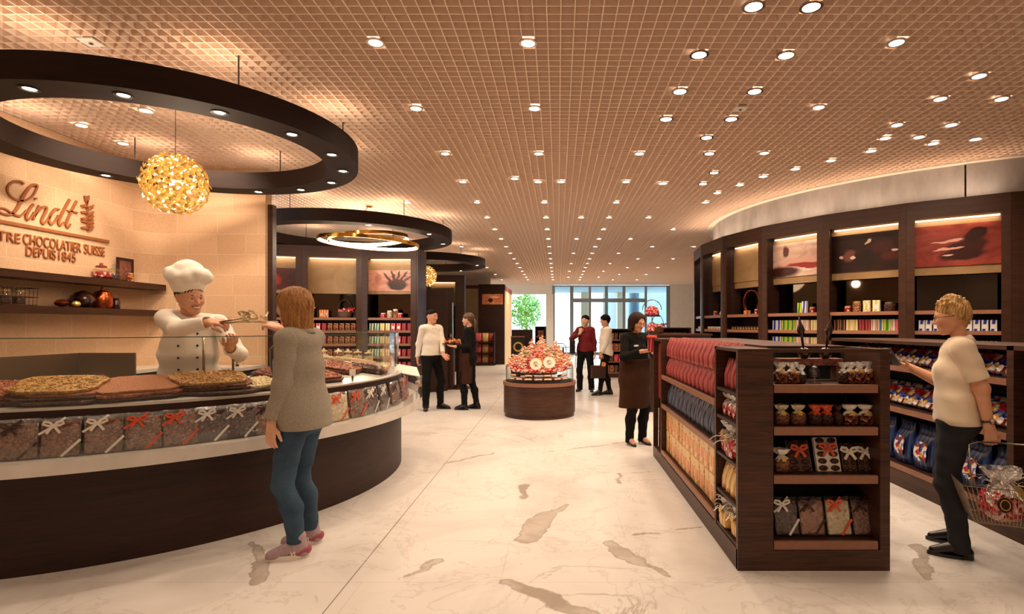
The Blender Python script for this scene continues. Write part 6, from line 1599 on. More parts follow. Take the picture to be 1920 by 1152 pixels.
def wrinkle(amp, f=38, seed=0):
    def d(X, Y, Z): return (amp*np.sin(f*(Z+.35*X+.2*Y)+3*np.sin(9*X+seed)+2*np.sin(11*Y+seed))*np.sin(17*Z+5*X+seed)).astype(np.float32)
    return d
def garment(G, name, prims, m, h=.011, disp=None, label=None):
    lo, hi = G['bb'](prims); return net_obj(name, [(prims, lo, hi, h*G['det'], disp)], m, G['t'], label)
def trousers(G, m, o=.012, oa=None, cut=-.045, label=None, top=.955, hemz=.035):
    s = G['s']; T = G['T']; q = G['torso'](o)[:1]+G['torso'](o)[-2:]
    for sd in (1, -1): q += G['legp'](sd, o, oa, .03, cut)
    q.append(clip(T(0, 0, top), (0, 0, 1))); q.append(clip((0, 0, hemz*s), (0, 0, -1)))
    return garment(G, 'trousers', q, m, .010, wrinkle(.0035, 42, 2), label)
def shirt(G, name, m, o=.016, hem=.93, sleeve=(1.0, 1.0), flare=.0, extra=(), neckz=1.475, disp=None, label=None, slo=None, neckr=.062, h=.009, vneck=0):
    s = G['s']; T = G['T']; q = G['torso'](o)
    slo = o*.85 if slo is None else slo
    for sd, u in ((1, sleeve[0]), (-1, sleeve[1])): q += G['armp'](sd, slo, u, .035, flare)
    q += list(extra)
    q.append(cone(T(0, .01, 1.42), T(0, .004, 1.47), .07*s, .060*s, .03))
    lo, hi = G['bb'](q)
    if hem: q.append(clip(T(0, 0, hem), (0, 0, -1)) if False else dict(op='hem', z=hem*s))
    q2 = [p for p in q if p['op'] != 'hem']
    # hem only cuts the trunk, not the hanging arms: build trunk and sleeves apart inside one field
    trunk = [p for p in q2 if True]
    boxes = []
    body = G['torso'](o)+list(extra)+[cone(T(0, .01, 1.42), T(0, .004, 1.47), .07*s, .060*s, .03)]
    fin = body+[clip((0, 0, hem*s), (0, 0, -1)), cone(T(0, .0, neckz-.02), T(0, -.012, neckz+.12), neckr*s, neckr*1.05*s, .006, op='-')]
    if vneck: fin.append(cone(T(0, -.06, neckz+.02), T(0, -.13, neckz-vneck), .045*s, .012*s, .006, op='-'))
    lo, hi = G['bb'](body)
    tr_ = net_obj(name, [(fin, lo, hi, h*G['det'], disp or wrinkle(.003, 36, 1))], m, G['t'], label)
    for sd, u in ((1, sleeve[0]), (-1, sleeve[1])):
        a, e, w = G['arm'][sd][:3]
        if u > .5: dd = nrmz(w-e); end = e+(w-e)*(u-.5)*2
        else: dd = nrmz(e-a); end = a+(e-a)*u*2
        ar = G['armp'](sd, slo, u, .02, flare)+[sph(G['sh'][sd]+V3(-sd*.012, 0, -.004), (.052*s+slo), .03)]
        if u > .5: ar.append(sph(e, .043*s+slo, .02))
        lo, hi = G['bb'](ar)
        ar.append(clip(end, dd)); ar.append(cone(end-dd*.004, end+dd*.05, .026*s+slo*.4+flare if u > .5 else .046*s, .04*s+flare, .003, op='-'))
        net_obj('sleeve', [(ar, lo, hi, h*G['det']*.9, wrinkle(.0035, 40, sd))], m, tr_)
    return tr_
def shoes(G, m, kind='shoe', sole='black_leather', heel=0):
    s = G['s']
    sk = kind == 'sneaker'
    for sd in (1, -1):
        a = G['ank'][sd]; f = G['fdir'][sd]; z0 = a[2]-.085*s
        q = [cone(a+V3(0, 0, .0*s)-f*.01*s, a+f*.155*s+V3(0, 0, -.056*s), .048*s if sk else .044*s, .037*s if sk else .030*s, .03, (1, 1, 1.0)), sph(a-f*.035*s+V3(0, 0, -.045*s), .040*s, .02), cone(a+V3(0, 0, -.02*s), a+V3(0, 0, {'boot': .07, 'sneaker': .05}.get(kind, .015)*s), .043*s, .052*s if sk else .045*s, .02)]
        if kind == 'pump': q = [cone(a-f*.035*s+V3(0, 0, -.035*s), a+f*.14*s+V3(0, 0, -.068*s), .036*s, .020*s, .02), cone(a+f*.1*s+V3(0, 0, -.064*s), a+f*.165*s+V3(0, 0, -.073*s), .03*s, .010*s, .02, (1, 1, 1.2))]
        q.append(clip((0, 0, z0+.016*s if kind != 'pump' else z0+.002), (0, 0, -1)))
        sh_ = garment(G, 'shoe', q, m, .0075)
        b = MB(); side = V3(-f[1], f[0], 0); ring = []
        for i in range(22):
            an = 2*PI*i/22; u = math.cos(an); v = math.sin(an); ln = .058+.002; w_ = .044*(1-.12*(u > .3)) if u > -.5 else .036
            c = a+f*(.06+u*.135)*s+side*v*w_*s; ring.append((c[0], c[1]))
        if kind == 'pump':
            hb = a-f*.05*s; b.tube([(hb[0], hb[1], z0+.045*s), (hb[0]-f[0]*.008, hb[1]-f[1]*.008, z0)], [.014*s, .006*s], 8)
        else:
            b.loft([[(x, y, z0) for x, y in ring], [(x, y, z0+(.034 if kind == 'sneaker' else .022)*s) for x, y in ring]])
            if kind == 'boot': hb = a-f*.035*s; b.box(hb[0]-.03*s, hb[0]+.03*s, hb[1]-.03*s, hb[1]+.03*s, z0, z0+.035*s)
        obj('sole', b, sole, sh_)
        if kind == 'sneaker':
            q = MB()
            for i in range(5):
                c0 = a+f*(.045+.018*i)*s+V3(0, 0, (.018-.0125*i)*s); q.tube([tuple(c0-side*.02*s), tuple(c0+V3(0, 0, .006)), tuple(c0+side*.02*s)], .0028, 5)
            obj('laces', q, 'sneaker_sole', sh_)
            hq = [sph(a-f*.05*s+V3(0, 0, -.03*s), .036*s, .01), cone(a-f*.02*s+side*0+V3(0, 0, -.03*s), a+f*.03*s+V3(0, 0, -.045*s), .0455*s, .041*s, .01), clip((0, 0, z0+.022*s), (0, 0, -1)), clip(a+V3(0, 0, -.012*s), (0, 0, 1))]
            garment(G, 'heel_panel', hq, 'sneaker_rose', .0075).parent = sh_
            for g_ in (-1, 1):
                p = a+side*.0465*s*g_+f*.02*s; N_ = MB(); zz = a[2]-.04*s
                def q3(u, v): return tuple(p+f*(u-.012)*s*1.0+V3(0, 0, -.058*s+v*s)+side*g_*.0025)
                def st_(p0, p1): N_.tube([p0, p1], .0032, 5)
                u0 = .0; st_(q3(0, .008), q3(.004, .034)); st_(q3(.004, .034), q3(.02, .008)); st_(q3(.02, .008), q3(.024, .034))
                obj('letter', N_, 'white_plastic', sh_, label='white letter N')
def glasses(G):
    m = MB(); pt = G['pt']
    for sx in (1, -1):
        m.tube([pt(sx*(.031+.021*math.cos(a)), -.107, .002+.015*math.sin(a)) for a in [2*PI*i/14 for i in range(15)]], .0014, 5)
        m.tube([pt(sx*.052, -.105, .006), pt(sx*.078, -.06, .008), pt(sx*.086, .0, .006), pt(sx*.084, .02, -.004)], .0016, 5)
    m.tube([pt(-.010, -.108, .004), pt(.010, -.108, .004)], .0014, 5)
    return obj('glasses', m, 'black_metal', G['t'], True)
def hair_net(G, prims, m, h=.006, amp=.0022, f=90):
    hc = G['hc']; Ri = G['Rm'].T
    def disp(X, Y, Z):
        x = X-hc[0]; y = Y-hc[1]; z = Z-hc[2]
        a = np.arctan2(Ri[0, 0]*x+Ri[0, 1]*y, -(Ri[1, 0]*x+Ri[1, 1]*y)+1e-6)
        return (amp*np.sin(f*.35*a+4*np.sin(6*z*8))+amp*.6*np.sin(f*.8*a)).astype(np.float32)
    lo, hi = G['bb'](prims); return net_obj('hair', [(prims, lo, hi, h*G['det'], disp)], m, G['t'])
def hair_short(G, m, r=.006, fr=.0, messy=False):
    Hd, hs = G['Hd'], G['hs']
    q = [sph(Hd(0, .024, .036), (.088+r)*hs, .02), sph(Hd(0, -.014, .044), (.082+r)*hs, .02), cone(Hd(0, .06, -.01), Hd(0, .05, -.05), .05*hs, .035*hs, .02)]
    if messy:
        rr = random.Random(4)
        for i in range(60):
            th_ = rr.uniform(0, 6.28); ph = rr.uniform(.0, 1.25); d = V3(math.sin(ph)*math.cos(th_)*.082, math.sin(ph)*math.sin(th_)*.09+.008, math.cos(ph)*.092+.036)
            if d[1] < -.05 and d[2] < .08: continue
            e = d*1.10+V3(rr.uniform(-.012, .012), rr.uniform(-.02, .012), .008)
            q.append(cone(Hd(*d*.92), Hd(*e), .020*hs, .010*hs, .012))
    q += [sph(Hd(0, -.075, -.012), .066*hs, .012, op='-'), cone(Hd(.085, -.02, -.02), Hd(-.085, -.02, -.02), .028*hs, .028*hs, .01, op='-'), cone(Hd(0, -.09, .0), Hd(0, -.11, .03), .045*hs, .04*hs, .012, op='-')]
    return hair_net(G, q, m)
def hair_bob(G, m, ln=.17, vol=.014, tuck=False):
    Hd, hs = G['Hd'], G['hs']
    q = [sph(Hd(0, .026, .036), (.090+vol)*hs, .02), sph(Hd(0, -.012, .042), (.084+vol*.8)*hs, .02)]
    for sx in (1, -1):
        q += [cone(Hd(sx*.066, .0, .02), Hd(sx*.070, .006, -ln*.8), .030*hs, .028*hs, .03), cone(Hd(sx*.05, .05, .0), Hd(sx*.052, .05, -ln), .050*hs, .038*hs, .03), cone(Hd(sx*.070, -.024, .02), Hd(sx*.076, -.024, -ln*.5), .018*hs, .014*hs, .02)]
    q += [cone(Hd(0, .07, .0), Hd(0, .065, -ln), .06*hs, .045*hs, .03)]
    q += [cone(Hd(0, -.10, .03), Hd(0, -.105, -.12), .054*hs, .066*hs, .012, op='-'), cone(Hd(0, -.05, -.08), Hd(0, -.02, -.22), .055*hs, .055*hs, .012, op='-')]
    c = Hd(0, 0, -ln+.01); q.append(clip(c, G['Rm']@V3(0, -.1, -1)))
    return hair_net(G, q, m, amp=.0028)
def collar(G, m, w=.035, h=.035, off=0.012, name='collar', stand=False):
    T, s = G['T'], G['s']; q = MB(); n = 20; rings = []
    for i in range(n+1):
        a = R(-90+14)+(2*PI-R(28))*i/n; ca, sa = math.cos(a), math.sin(a)
        r0 = .062; p0 = T(r0*ca, .008+r0*sa*1.0, 1.462+.014*sa); p1 = T((r0-.004)*ca, .006+(r0-.004)*sa, 1.462+h+.014*sa)
        if stand: rings.append([tuple(p0), tuple(p1), tuple(T((r0+.006)*ca, .006+(r0+.006)*sa, 1.462+h+.014*sa)), tuple(T((r0+.008)*ca, .008+(r0+.008)*sa, 1.455+.014*sa))])
        else:
            fl = .030+.018*max(0, -sa); rings.append([tuple(p1), tuple(T((r0+fl)*ca, .008+(r0+fl)*sa, 1.455+.010*sa-.03*max(0, -sa))), tuple(T((r0+fl+.004)*ca, .008+(r0+fl+.004)*sa, 1.459+.010*sa-.03*max(0, -sa))), tuple(T((r0+.004)*ca, .006+(r0+.004)*sa, 1.462+h+.004+.014*sa))])
    q.loft(rings); return obj(name, q, m, G['t'], True)
# ================================================================ the people
DN = V3(0, 0, -1)
def hang(sd, x=.2, y=0, z=.82, **k): return dict(w=(sd*x, y, z), hint=(sd*.2, 1, 0), n=(-sd, 0, 0), d=(0, -.12, -1), curl=.3, **k)

# -- chef
lc = (-2.96, 4.46, 0.0)
G = person('person in a tall white chef hat and jacket smiling and reaching over the counter', lc, R(30), 1.85,
    dict(lean=(0, -.09, 0), feet={1: (.13, .02, 15), -1: (-.13, -.02, -5)}, head=(30, 6, -5), headoff=(.01, -.035, -.015), shrug={-1: (.035, -.05, .045), 1: (.01, -.02, .01)},
         arms={-1: dict(world=True, w=(-2.545, 4.05, 1.525), hint=(-.3, -.6, -.55), n=(.15, .5, -.8), d=(1, -.12, -.02), fingers=[.75, .8, .85, .9], thumb=.9),
               1: dict(world=True, w=(-2.50, 4.22, 1.33), hint=(.6, .2, -1), n=(-.4, .2, .6), d=(.55, -.5, .5), curl=1.0)}),
    dict(skin='skin', hair='hair_mid', smile=True, fat=1.08, detail=.8))
trousers(G, 'dark_trousers', .012); shoes(G, 'black_leather', 'shoe')
shirt(G, 'chef_jacket', 'white_cloth', .020, .80, (.97, .97), .006, extra=[cone(G['T'](0, .01, .98), G['T'](0, .01, .84), .135, .15, .05, (.72, .95, 1))], disp=wrinkle(.0045, 30, 3))
collar(G, 'white_cloth', h=.04, stand=True)
b = MB()
for i in range(6):
    for sx in (-.055, .055):
        z = 1.34-.095*i; yy = -.135 if z > 1.1 else -.14
        # find the front of the jacket with a short ray
        p = G['T'](sx, -.5, z); b.sphere((0, 0, 0), .0001, 4, 3)
deps = bpy.context.evaluated_depsgraph_get()
def on_front(G, ob, x, z, off=.004, dirn=(0, 1, 0)):
    p = G['T'](x, -.6, z)
    ok, loc_, nrm_, _ = ob.ray_cast(Vector(p), Vector(dirn))
    return (Vector(loc_)+nrm_*off, nrm_) if ok else (None, None)
jk_ = [c for c in G['t'].children if c.name.startswith('chef_jacket')][0]
for i in range(6):
    for sx in (-.058, .058):
        p, n_ = on_front(G, jk_, sx, 1.36-.088*i)
        if p is not None: obj('button', MB().sphere(tuple(p), .009, 8, 6), 'black_plastic', G['t'], True)
# hat
Hd, hs = G['Hd'], G['hs']
q = [cone(Hd(0, .012, .060), Hd(0, .018, .125), .093*hs, .100*hs, .01), cone(Hd(0, .02, .135), Hd(0, .022, .150), .118*hs, .125*hs, .03)]
rr = random.Random(2)
for i in range(12):
    a = 2*PI*i/12; q.append(sph(Hd(.105*math.cos(a)+.008, .02+.10*math.sin(a), .165+.014*math.sin(3*a)), .052*hs, .02))
q += [sph(Hd(.01, .02, .185), .085*hs, .04), cone(Hd(0, .012, .0), Hd(0, .012, .055), .09*hs, .087*hs, .004, op='-'), clip(Hd(0, 0, .046), G['Rm']@V3(0, 0, -1))]
garment(G, 'chef_hat', q, 'white_cloth', .006, wrinkle(.002, 55, 1))
hair_short(G, 'hair_mid', -.003)
# tongs with white chocolate
tg = thing('tongs', 'steel tongs holding a curl of white chocolate between chef and customer', 'tongs', (-2.36, 4.03, 1.53))
obj('arm', MB().tube([(-.13, 0, -.01), (0, -.01, .012), (.13, -.02, .03)], .006, 6), 'steel', tg, True); obj('arm', MB().tube([(-.13, 0, -.012), (0, -.02, -.008), (.13, -.03, .008)], .006, 6), 'steel', tg, True)
wc = thing('white_chocolate_piece', 'curly flat piece of white chocolate offered over the glass', 'chocolate', (-2.17, 3.99, 1.54))
rr = random.Random(9); b = MB()
b.loft([[(.13*math.cos(a)*(1+.25*math.sin(3*a)), .06*math.sin(a), z) for a in [2*PI*i/18 for i in range(18)]] for z in (-.02, -.006)])
obj('plaque', b, 'choc_white', wc); c = MB()
for i in range(9):
    a0 = rr.uniform(0, 6); x0 = rr.uniform(-.09, .08); r_ = rr.uniform(.02, .035)
    c.ribbon([(x0+r_*math.cos(a0+k*.6), -.02+.03*math.sin(k), .005+r_+r_*math.sin(a0+k*.6)) for k in range(8)], .012, .0015)
obj('curls', c, 'choc_white', wc)

# -- woman in the grey blazer
lw = (-1.69, 3.66, 0)
def wl(loc, rz):  # world offset -> local xy for feet
    ca, sa = math.cos(-rz), math.sin(-rz)
    return lambda x, y: ((x-loc[0])*ca-(y-loc[1])*sa, (x-loc[0])*sa+(y-loc[1])*ca)
rzb = R(-98); f_ = wl(lw, rzb); a = f_(-1.68, 3.58); b_ = f_(-1.70, 3.82)
G = person('person with a blond bob in a grey blazer, jeans and pink trainers facing the chef', lw, rzb, 1.735,
    dict(feet={1: (a[0], a[1], 24), -1: (b_[0], b_[1], 22)}, lean=(0, -.02, 0), head=(-4, 4, 0), headoff=(0, -.02, 0),
         arms={-1: dict(world=True, w=(-1.97, 3.93, 1.475), hint=(.2, .3, -1), n=(.1, .3, -.7), d=(-.85, .1, .35), fingers=[.55, .6, .7, .8], thumb=.6),
               1: dict(world=True, w=(-1.80, 3.45, .80), hint=(.9, .3, 0), n=(.3, .9, 0), d=(-.05, .0, -1), curl=.25)}),
    dict(skin='skin_light', hair='hair_mid', fem=True, fat=1.03, detail=.8))
trousers(G, 'denim', .010, .015, -.03, top=.95, hemz=.105); shoes(G, 'sneaker_pink', 'sneaker', 'sneaker_sole')
T, s_ = G['T'], G['s']
ex_ = [cone(T(0, .02, 1.0), T(0, .03, .86), .128*s_, .150*s_, .06, (.80, 1, 1))]
jb = shirt(G, 'blazer', 'blazer_cloth', .022, .845, (.95, .90), .006, extra=ex_, disp=wrinkle(.0028, 24, 2), vneck=.22, h=.008)
shirt(G, 'black_top', 'black_cloth', .008, .9, (.3, .3), h=.012)
collar(G, 'blazer_cloth', h=.03, name='blazer_collar')
# lapels and buttons
for sx in (-1, 1):
    pts = [T(sx*.05, -.06, 1.46), T(sx*.085, -.135, 1.36), T(sx*.05, -.165, 1.24), T(sx*.02, -.17, 1.13)]
    obj('lapel', MB().ribbon([tuple(p) for p in pts], [.03, .06, .05, .01], .003, axis=(0, 1, .2)), 'blazer_cloth', G['t'])
a_, e_, w_ = G['arm'][1][:3]; dd = nrmz(w_-e_); sd_ = nrmz(np.cross(dd, V3(1, 0, 0)))
for i in range(3):
    p = w_-dd*(.03+.018*i)*s_+V3(1, .3, 0)*.040; obj('cuff_button', MB().sphere(tuple(p), .007, 8, 6), 'black_plastic', G['t'], True)
obj('button', MB().sphere(tuple(T(.0, -.178, 1.10)), .009, 8, 6), 'black_plastic', G['t'], True)
hair_bob(G, 'hair_blond_bob', .165, .010)

# -- man in the white shirt
lm = (-2.27, 9.95, 0); rzm = R(48); f_ = wl(lm, rzm); a = f_(-2.12, 10.02); b_ = f_(-2.34, 9.82)
G = person('person in a white shirt and black trousers holding a dark shopping basket', lm, rzm, 1.78,
    dict(feet={1: (a[0], a[1], 30), -1: (b_[0], b_[1], -35)}, head=(14, 4, 0),
         arms={-1: dict(world=True, w=(-2.50, 9.86, .90), hint=(-.5, .5, 0), n=(.9, .3, 0), d=(.05, -.1, -1), curl=.9),
               1: dict(world=True, w=(-2.02, 9.78, .93), hint=(.4, .5, 0), n=(-.5, .6, .3), d=(.6, -.4, -.5), curl=.5)}),
    dict(skin='skin', hair='hair_dark', detail=1.35))
trousers(G, 'black_cloth', .012, .018); shoes(G, 'black_leather')
shirt(G, 'shirt', 'white_shirt', .014, .95, (.96, .96)); collar(G, 'white_shirt'); hair_short(G, 'hair_dark', -.002)
def wire_basket(name, label, loc, rz, w=.42, d=.28, h=.2, m='black_metal', handle=.28, flare=.8, n=16, th=.0028):
    t = thing(name, label, 'basket', loc, rz); b = MB(); k0 = flare
    for u in (0, .35, .7, 1.0):
        k = k0+(1-k0)*u; W_, D_ = w/2*k, d/2*k; z = h*u+.004
        b.tube([(-W_, -D_, z), (W_, -D_, z), (W_, D_, z), (-W_, D_, z), (-W_, -D_, z)], th*1.3 if u in (0, 1.0) else th, 5)
    for i in range(n+1):
        x = -w/2+w*i/n
        b.tube([(x, -d/2, h), (x*k0, -d/2*k0, .004), (x*k0, d/2*k0, .004), (x, d/2, h)], th, 4)
    for i in range(1, int(n*.6)):
        y = -d/2+d*i/(n*.6); b.tube([(-w/2, y, h), (-w/2*k0, y*k0, .004), (w/2*k0, y*k0, .004), (w/2, y, h)], th, 4)
    obj('wire_body', b, m, t)
    if handle:
        for sx in (-1, 1): obj('handle', MB().tube([(sx*w*.28, -d*.5, h), (sx*w*.24, -d*.1, h+handle*.9), (sx*w*.2, 0, h+handle), (-sx*w*.0, 0, h+handle), ], th*1.6, 6), m, t, True)
    return t
wire_basket('shopping_basket', 'dark wire shopping basket hanging from the hand of the man in white', (-2.50, 9.84, .40), R(20), handle=.22)
st('mb', sweets_bag(.14, .2, .1, 'mix_party', 'cellophane_knot', False, None, 77))((-2.45, 9.82, .412), 0, 'bag of greenish sweets inside the dark shopping basket')

# -- woman in black with brown apron and ponytail
lp = (-1.60, 10.0, 0); rzp = R(-98); f_ = wl(lp, rzp); a = f_(-1.66, 9.86); b_ = f_(-1.46, 10.0)
G = person('person in black with long brown apron and ponytail, talking to the man in white', lp, rzp, 1.72,
    dict(feet={1: (a[0], a[1], 0), -1: (b_[0], b_[1], -8)}, head=(-6, 0, 0),
         arms={-1: dict(world=True, w=(-1.84, 10.14, 1.12), hint=(.4, .3, -1), n=(0, 0, 1), d=(-1, .1, .1), curl=.3),
               1: dict(world=True, w=(-1.82, 9.84, 1.13), hint=(.5, -.3, -1), n=(0, 0, 1), d=(-1, .1, .1), curl=.3)}),
    dict(skin='skin_light', hair='hair_mid', fem=True, detail=1.35))
trousers(G, 'black_cloth', .010, .012); shoes(G, 'black_leather'); shirt(G, 'shirt', 'black_cloth', .014, .9, (.95, .95)); collar(G, 'black_cloth')
T, s_ = G['T'], G['s']
def apron(G, lo=.50, back=.02, m='brown_apron', top=1.0, w=.84):
    T, s_ = G['T'], G['s']
    q = [cone(T(0, .0, top+.05), T(0, .0, .88), .146*s_, .158*s_, .05, (w*.84, 1, 1)), cone(T(0, .0, .88), T(0, .0, lo-.1), .150*s_, .165*s_, .05, (w*.88, .95, 1)),
         clip((0, 0, lo*s_), (0, 0, -1)), clip((0, back*s_, 0), (0, 1, 0)), clip(T(0, 0, top+.03), (0, 0, 1))]
    return garment(G, 'apron', q, m, .010, wrinkle(.002, 9, 1))
apron(G, .47, .06)
hair_short(G, 'hair_mid', .004); obj('ponytail', MB().tube([tuple(G['Hd'](0, .10, .01)), tuple(G['Hd'](0, .135, -.03)), tuple(G['Hd'](0, .13, -.14)), tuple(G['Hd'](0, .115, -.27))], [.02, .028, .024, .008], 10), 'hair_mid', G['t'], True)
obj('name_strap', MB().tube([tuple(T(-.1, .115, 1.05)), tuple(T(.0, .13, 1.03)), tuple(T(.1, .115, 1.05))], .006, 5), 'brown_apron', G['t'])
t = thing('serving_tray', 'small tray of orange sweets carried by the ponytail staff member', 'tray', (-1.95, 9.99, 1.17))
obj('tray_plate', MB().lathe([(.15, 0), (.16, .015), (.15, .015), (.01, .004)], 20), 'wood_mid', t, autosmooth=40); q = MB(); rr = random.Random(8)
for i in range(16): q.sphere((rr.uniform(-.1, .1), rr.uniform(-.1, .1), .03+rr.uniform(0, .03)), .026, 7, 5)
obj('sweets', q, 'pack_orange', t, True)

# -- woman in the red sweater
lr = (.63, 12.65, 0); rzr = R(-12); f_ = wl(lr, rzr)
G = person('person in a dark red sweater with a black shoulder bag standing behind the truffle island', lr, rzr, 1.73,
    dict(feet={1: (.14, .0, 12), -1: (-.14, .03, -14)}, head=(-12, 4, 0),
         arms={-1: dict(w=(-.10, -.17, 1.34), hint=(-.8, .1, -.6), n=(0, 1, 0), d=(.1, .1, 1), curl=.9),
               1: dict(w=(.23, -.03, .86), hint=(.3, 1, 0), n=(-1, 0, 0), d=(0, -.1, -1), curl=.3)}),
    dict(skin='skin_light', hair='hair_dark', fem=True, detail=1.5))
trousers(G, 'black_cloth', .014, .03); shoes(G, 'black_leather'); shirt(G, 'sweater', 'red_knit', .018, .92, (.95, .95), .004); collar(G, 'white_shirt', h=.02); hair_short(G, 'hair_dark', .002)
obj('hair_bun', MB().sphere(tuple(G['Hd'](0, .10, .05)), .04, 12, 8), 'hair_dark', G['t'], True)
t = thing('shoulder_bag', 'black shoulder bag hanging beside the red sweater', 'bag', (.33, 12.62, .86)); obj('bag_body', MB().box(-.06, .06, -.15, .15, 0, .32, bev=.02), 'black_leather', t)
obj('strap', MB().tube([(0, -.12, .32), (.1, -.08, .5), (.17, 0, .6), (.1, .08, .5), (0, .12, .32)], .008, 6), 'black_leather', t, True)

# -- man in the white shirt with a shopping bag
lb = (1.04, 12.05, 0); rzq = R(-78); f_ = wl(lb, rzq); a = f_(.9, 11.95); b_ = f_(1.13, 12.08)
G = person('person with short dark hair in a loose white shirt carrying a brown paper bag', lb, rzq, 1.72,
    dict(feet={1: (a[0], a[1], 5), -1: (b_[0], b_[1], -10)}, head=(0, 6, 0),
         arms={1: dict(world=True, w=(.92, 11.86, .90), hint=(1, .2, 0), n=(0, 1, 0), d=(-.1, 0, -1), curl=1.0),
               -1: dict(world=True, w=(.95, 12.25, .9), hint=(1, .2, 0), n=(0, -1, 0), d=(-.1, 0, -1), curl=.4)}),
    dict(skin='skin', hair='hair_dark', detail=1.5))
trousers(G, 'black_cloth', .010, .008); shoes(G, 'black_leather'); shirt(G, 'shirt', 'white_shirt', .022, .86, (.95, .95), .004); collar(G, 'white_shirt'); hair_short(G, 'hair_dark', .012)
t = thing('paper_bag', 'brown paper shopping bag with an orange tag hanging from the hand of the dark-haired person', 'shopping bag', (.86, 11.84, .38), R(10))
obj('bag_body', MB().box(-.15, .15, -.06, .06, 0, .27, bev=.004), 'wood_mid', t)
obj('tag', MB().lathe([(.05, 0), (.05, .004), (.001, .004)], 16).xf(Matrix.Translation((.1, -.064, .3)) @ Matrix.Rotation(PI/2, 4, 'X')), 'pack_orange', t)
for sy in (-1, 1): obj('handle', MB().tube([(-.08, sy*.05, .27), (-.06, sy*.03, .4), (0, 0, .44), (.06, sy*.03, .4), (.08, sy*.05, .27)], .004, 5), 'card_brown', t, True)

# -- woman in brown apron dress holding a red tin
la = (.97, 7.0, 0); rza = R(28); f_ = wl(la, rza); a = f_(1.07, 7.05); b_ = f_(.90, 6.98)
G = person('person with glasses in a black blouse and brown apron studying a red tin', la, rza, 1.655,
    dict(feet={1: (a[0], a[1], 8), -1: (b_[0], b_[1], -6)}, head=(6, 14, 0), headoff=(0, -.03, -.01), lean=(0, -.01, 0),
         arms={-1: dict(world=True, w=(1.02, 6.72, 1.19), hint=(-.6, -.2, -.9), n=(.5, .2, .6), d=(.9, -.1, .1), fingers=[.6, .65, .7, .7], thumb=.8),
               1: dict(world=True, w=(1.21, 6.86, 1.17), hint=(.6, .3, -.9), n=(-.5, -.2, .6), d=(-.1, -.9, .1), fingers=[.6, .65, .7, .7], thumb=.8)}),
    dict(skin='skin', hair='hair_brown', fem=True, fat=1.15, detail=1.0))
trousers(G, 'black_cloth', .012, .016); shoes(G, 'black_leather', 'pump')
shirt(G, 'blouse', 'black_cloth', .014, 1.0, (.95, .95), .008); collar(G, 'black_cloth'); apron(G, .50, .2, top=1.12, w=.80); hair_bob(G, 'hair_brown', .13, .014); glasses(G)
bl_ = [c for c in G['t'].children if c.name.startswith('blouse')][0]
p, n_ = on_front(G, bl_, -.07, 1.32, .006)
if p is not None: obj('name_badge', MB().box(p.x-.032, p.x+.032, p.y-.003, p.y+.002, p.z-.01, p.z+.01), 'card_white', G['t'], label='white name badge')
t = thing('red_tin', 'red tin with bright orange red lid in the hands of the apron wearer', 'tin', (1.135, 6.70, 1.19))
obj('tin_body', MB().lathe([(.05, 0), (.052, .01), (.052, .165)], 24), 'pack_red', t, autosmooth=40); mat('lid_orange', '#e0452c', .4); obj('lid', MB().lathe([(.062, .165), (.062, .185), (.055, .19), (.001, .192)], 24), 'lid_orange', t, autosmooth=40)

# -- woman in the polo shirt with the basket
lq = (2.64, 3.68, 0); rzp = R(-120); f_ = wl(lq, rzp); a = f_(2.60, 3.58); b_ = f_(2.74, 3.80)
G = person('person with short blond hair, glasses and cream polo shirt looking at a phone', lq, rzp, 1.665,
    dict(feet={1: (a[0], a[1], 6), -1: (b_[0], b_[1], -4)}, head=(-2, 7, 0), headoff=(0, -.025, 0), lean=(0, .015, 0),
         arms={-1: dict(world=True, w=(2.50, 3.95, 1.205), hint=(.3, -.3, -1), n=(.2, -.2, 1), d=(-.85, -.1, .3), fingers=[.4, .4, .45, .5], thumb=.9),
               1: dict(world=True, w=(2.70, 3.47, .86), hint=(.8, -.3, 0), n=(.3, .9, 0), d=(.10, -.06, -1), fingers=[1.0, 1.0, 1.0, 1.0], thumb=.7)}),
    dict(skin='skin', hair='hair_blond_short', fem=True, fat=1.04, arm=1.12, detail=.8, bare={1: 1, -1: 1}))
trousers(G, 'dark_trousers', .010, .022, top=.93); shoes(G, 'black_leather', 'boot')
shirt(G, 'polo_shirt', 'polo_cloth', .015, .905, (.40, .40), .010, disp=wrinkle(.003, 26, 5), vneck=.10, h=.008); collar(G, 'polo_cloth'); glasses(G)
hair_short(G, 'hair_blond_short', .002, messy=True)
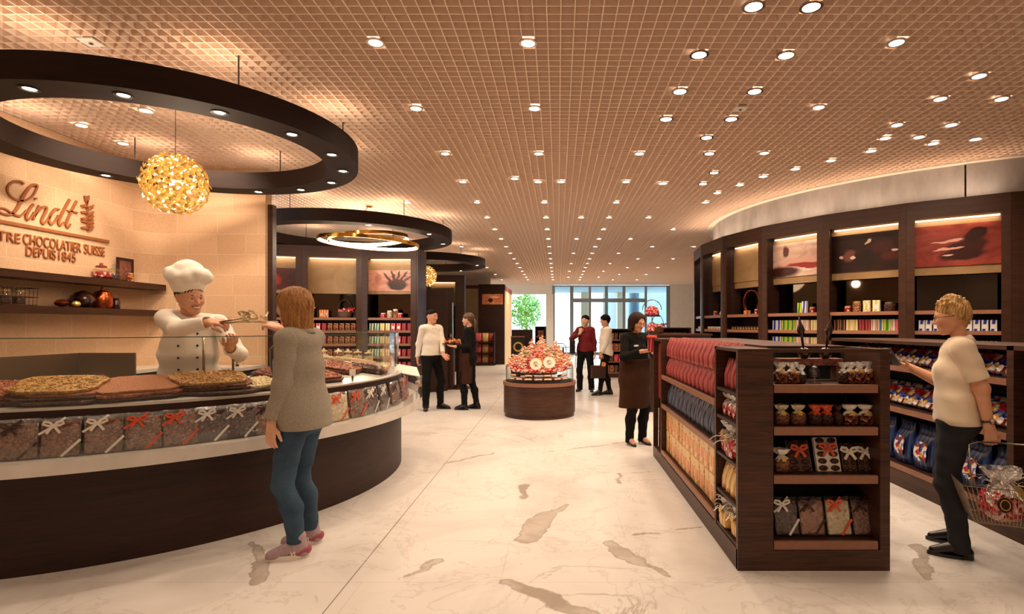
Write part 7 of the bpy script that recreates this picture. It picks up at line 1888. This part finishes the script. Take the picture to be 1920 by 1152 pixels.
a_, e_, w_ = G['arm'][1][:3]; dd = nrmz(w_-e_); c0 = w_-dd*.035; u = nrmz(np.cross(dd, V3(1, 0, 0))); v = np.cross(dd, u)
wt = obj('wristwatch', MB().tube([tuple(c0+(u*math.cos(k*PI/8)+v*math.sin(k*PI/8))*.0325) for k in range(17)], .007, 6), 'black_leather', G['t'], True)
pw = G['L']((w_[0], 0, 0)) ; out = G['L']((lq[0], lq[1]-1, 0)); out = nrmz(V3(out[0], out[1], 0)); pc = c0+out*.038
obj('watch_face', MB().sphere(tuple(pc), .017, 14, 8, 0, (1, 1, 1)), 'steel', wt, True)
t = thing('phone', 'dark brown phone held up in the hand of the polo shirt shopper', 'phone', (2.372, 3.92, 1.275)); t.rotation_euler = (0, R(-38), R(8))
obj('phone_body', MB().box(-.012, .0, -.036, .036, -.06, .09, bev=.004), 'brown_glaze', t); obj('screen', MB().box(.0, .001, -.032, .032, -.053, .083), 'black_plastic', t); obj('camera_bump', MB().box(-.016, -.012, -.03, -.005, .05, .085), 'steel', t)
# shopping basket
bk = (2.72, 3.34, .325)
mat('basket_wire', '#8a7a68', .3, metal=.8)
t = wire_basket('shopping_basket', 'metal wire shopping basket hanging from the polo shirt shopper, holding a wrapped gift', bk, R(-24), .54, .34, .22, 'basket_wire', 0, .74, 24, .0022)
for sx in (-1, 1): obj('handle', MB().tube([(sx*.22, -.15, .22), (sx*.21, -.05, .38), (sx*.20, .0, .44), (sx*.15, .03, .455), (-.06, .08, .45)], .0045, 6), 'basket_wire', t, True)
st('giftp', curl_bag(.24, .30, 'mix_red', 15))((2.69, 3.36, .335), .2, 'gift of red sweets with a cloud of silver curled ribbon in the shopping basket')
t = thing('gift_seal', 'round brown and gold seal medallion on the gift in the basket', 'medallion', (2.585, 3.21, .46)); t.rotation_euler = (R(80), 0, 0)
obj('disc', MB().lathe([(.042, 0), (.042, .006), (.001, .006)], 24), 'brown_glaze', t); obj('ring', MB().arc((0, 0), .026, .031, .006, .008, 0, 2*PI, 24), 'gold_seal', t)
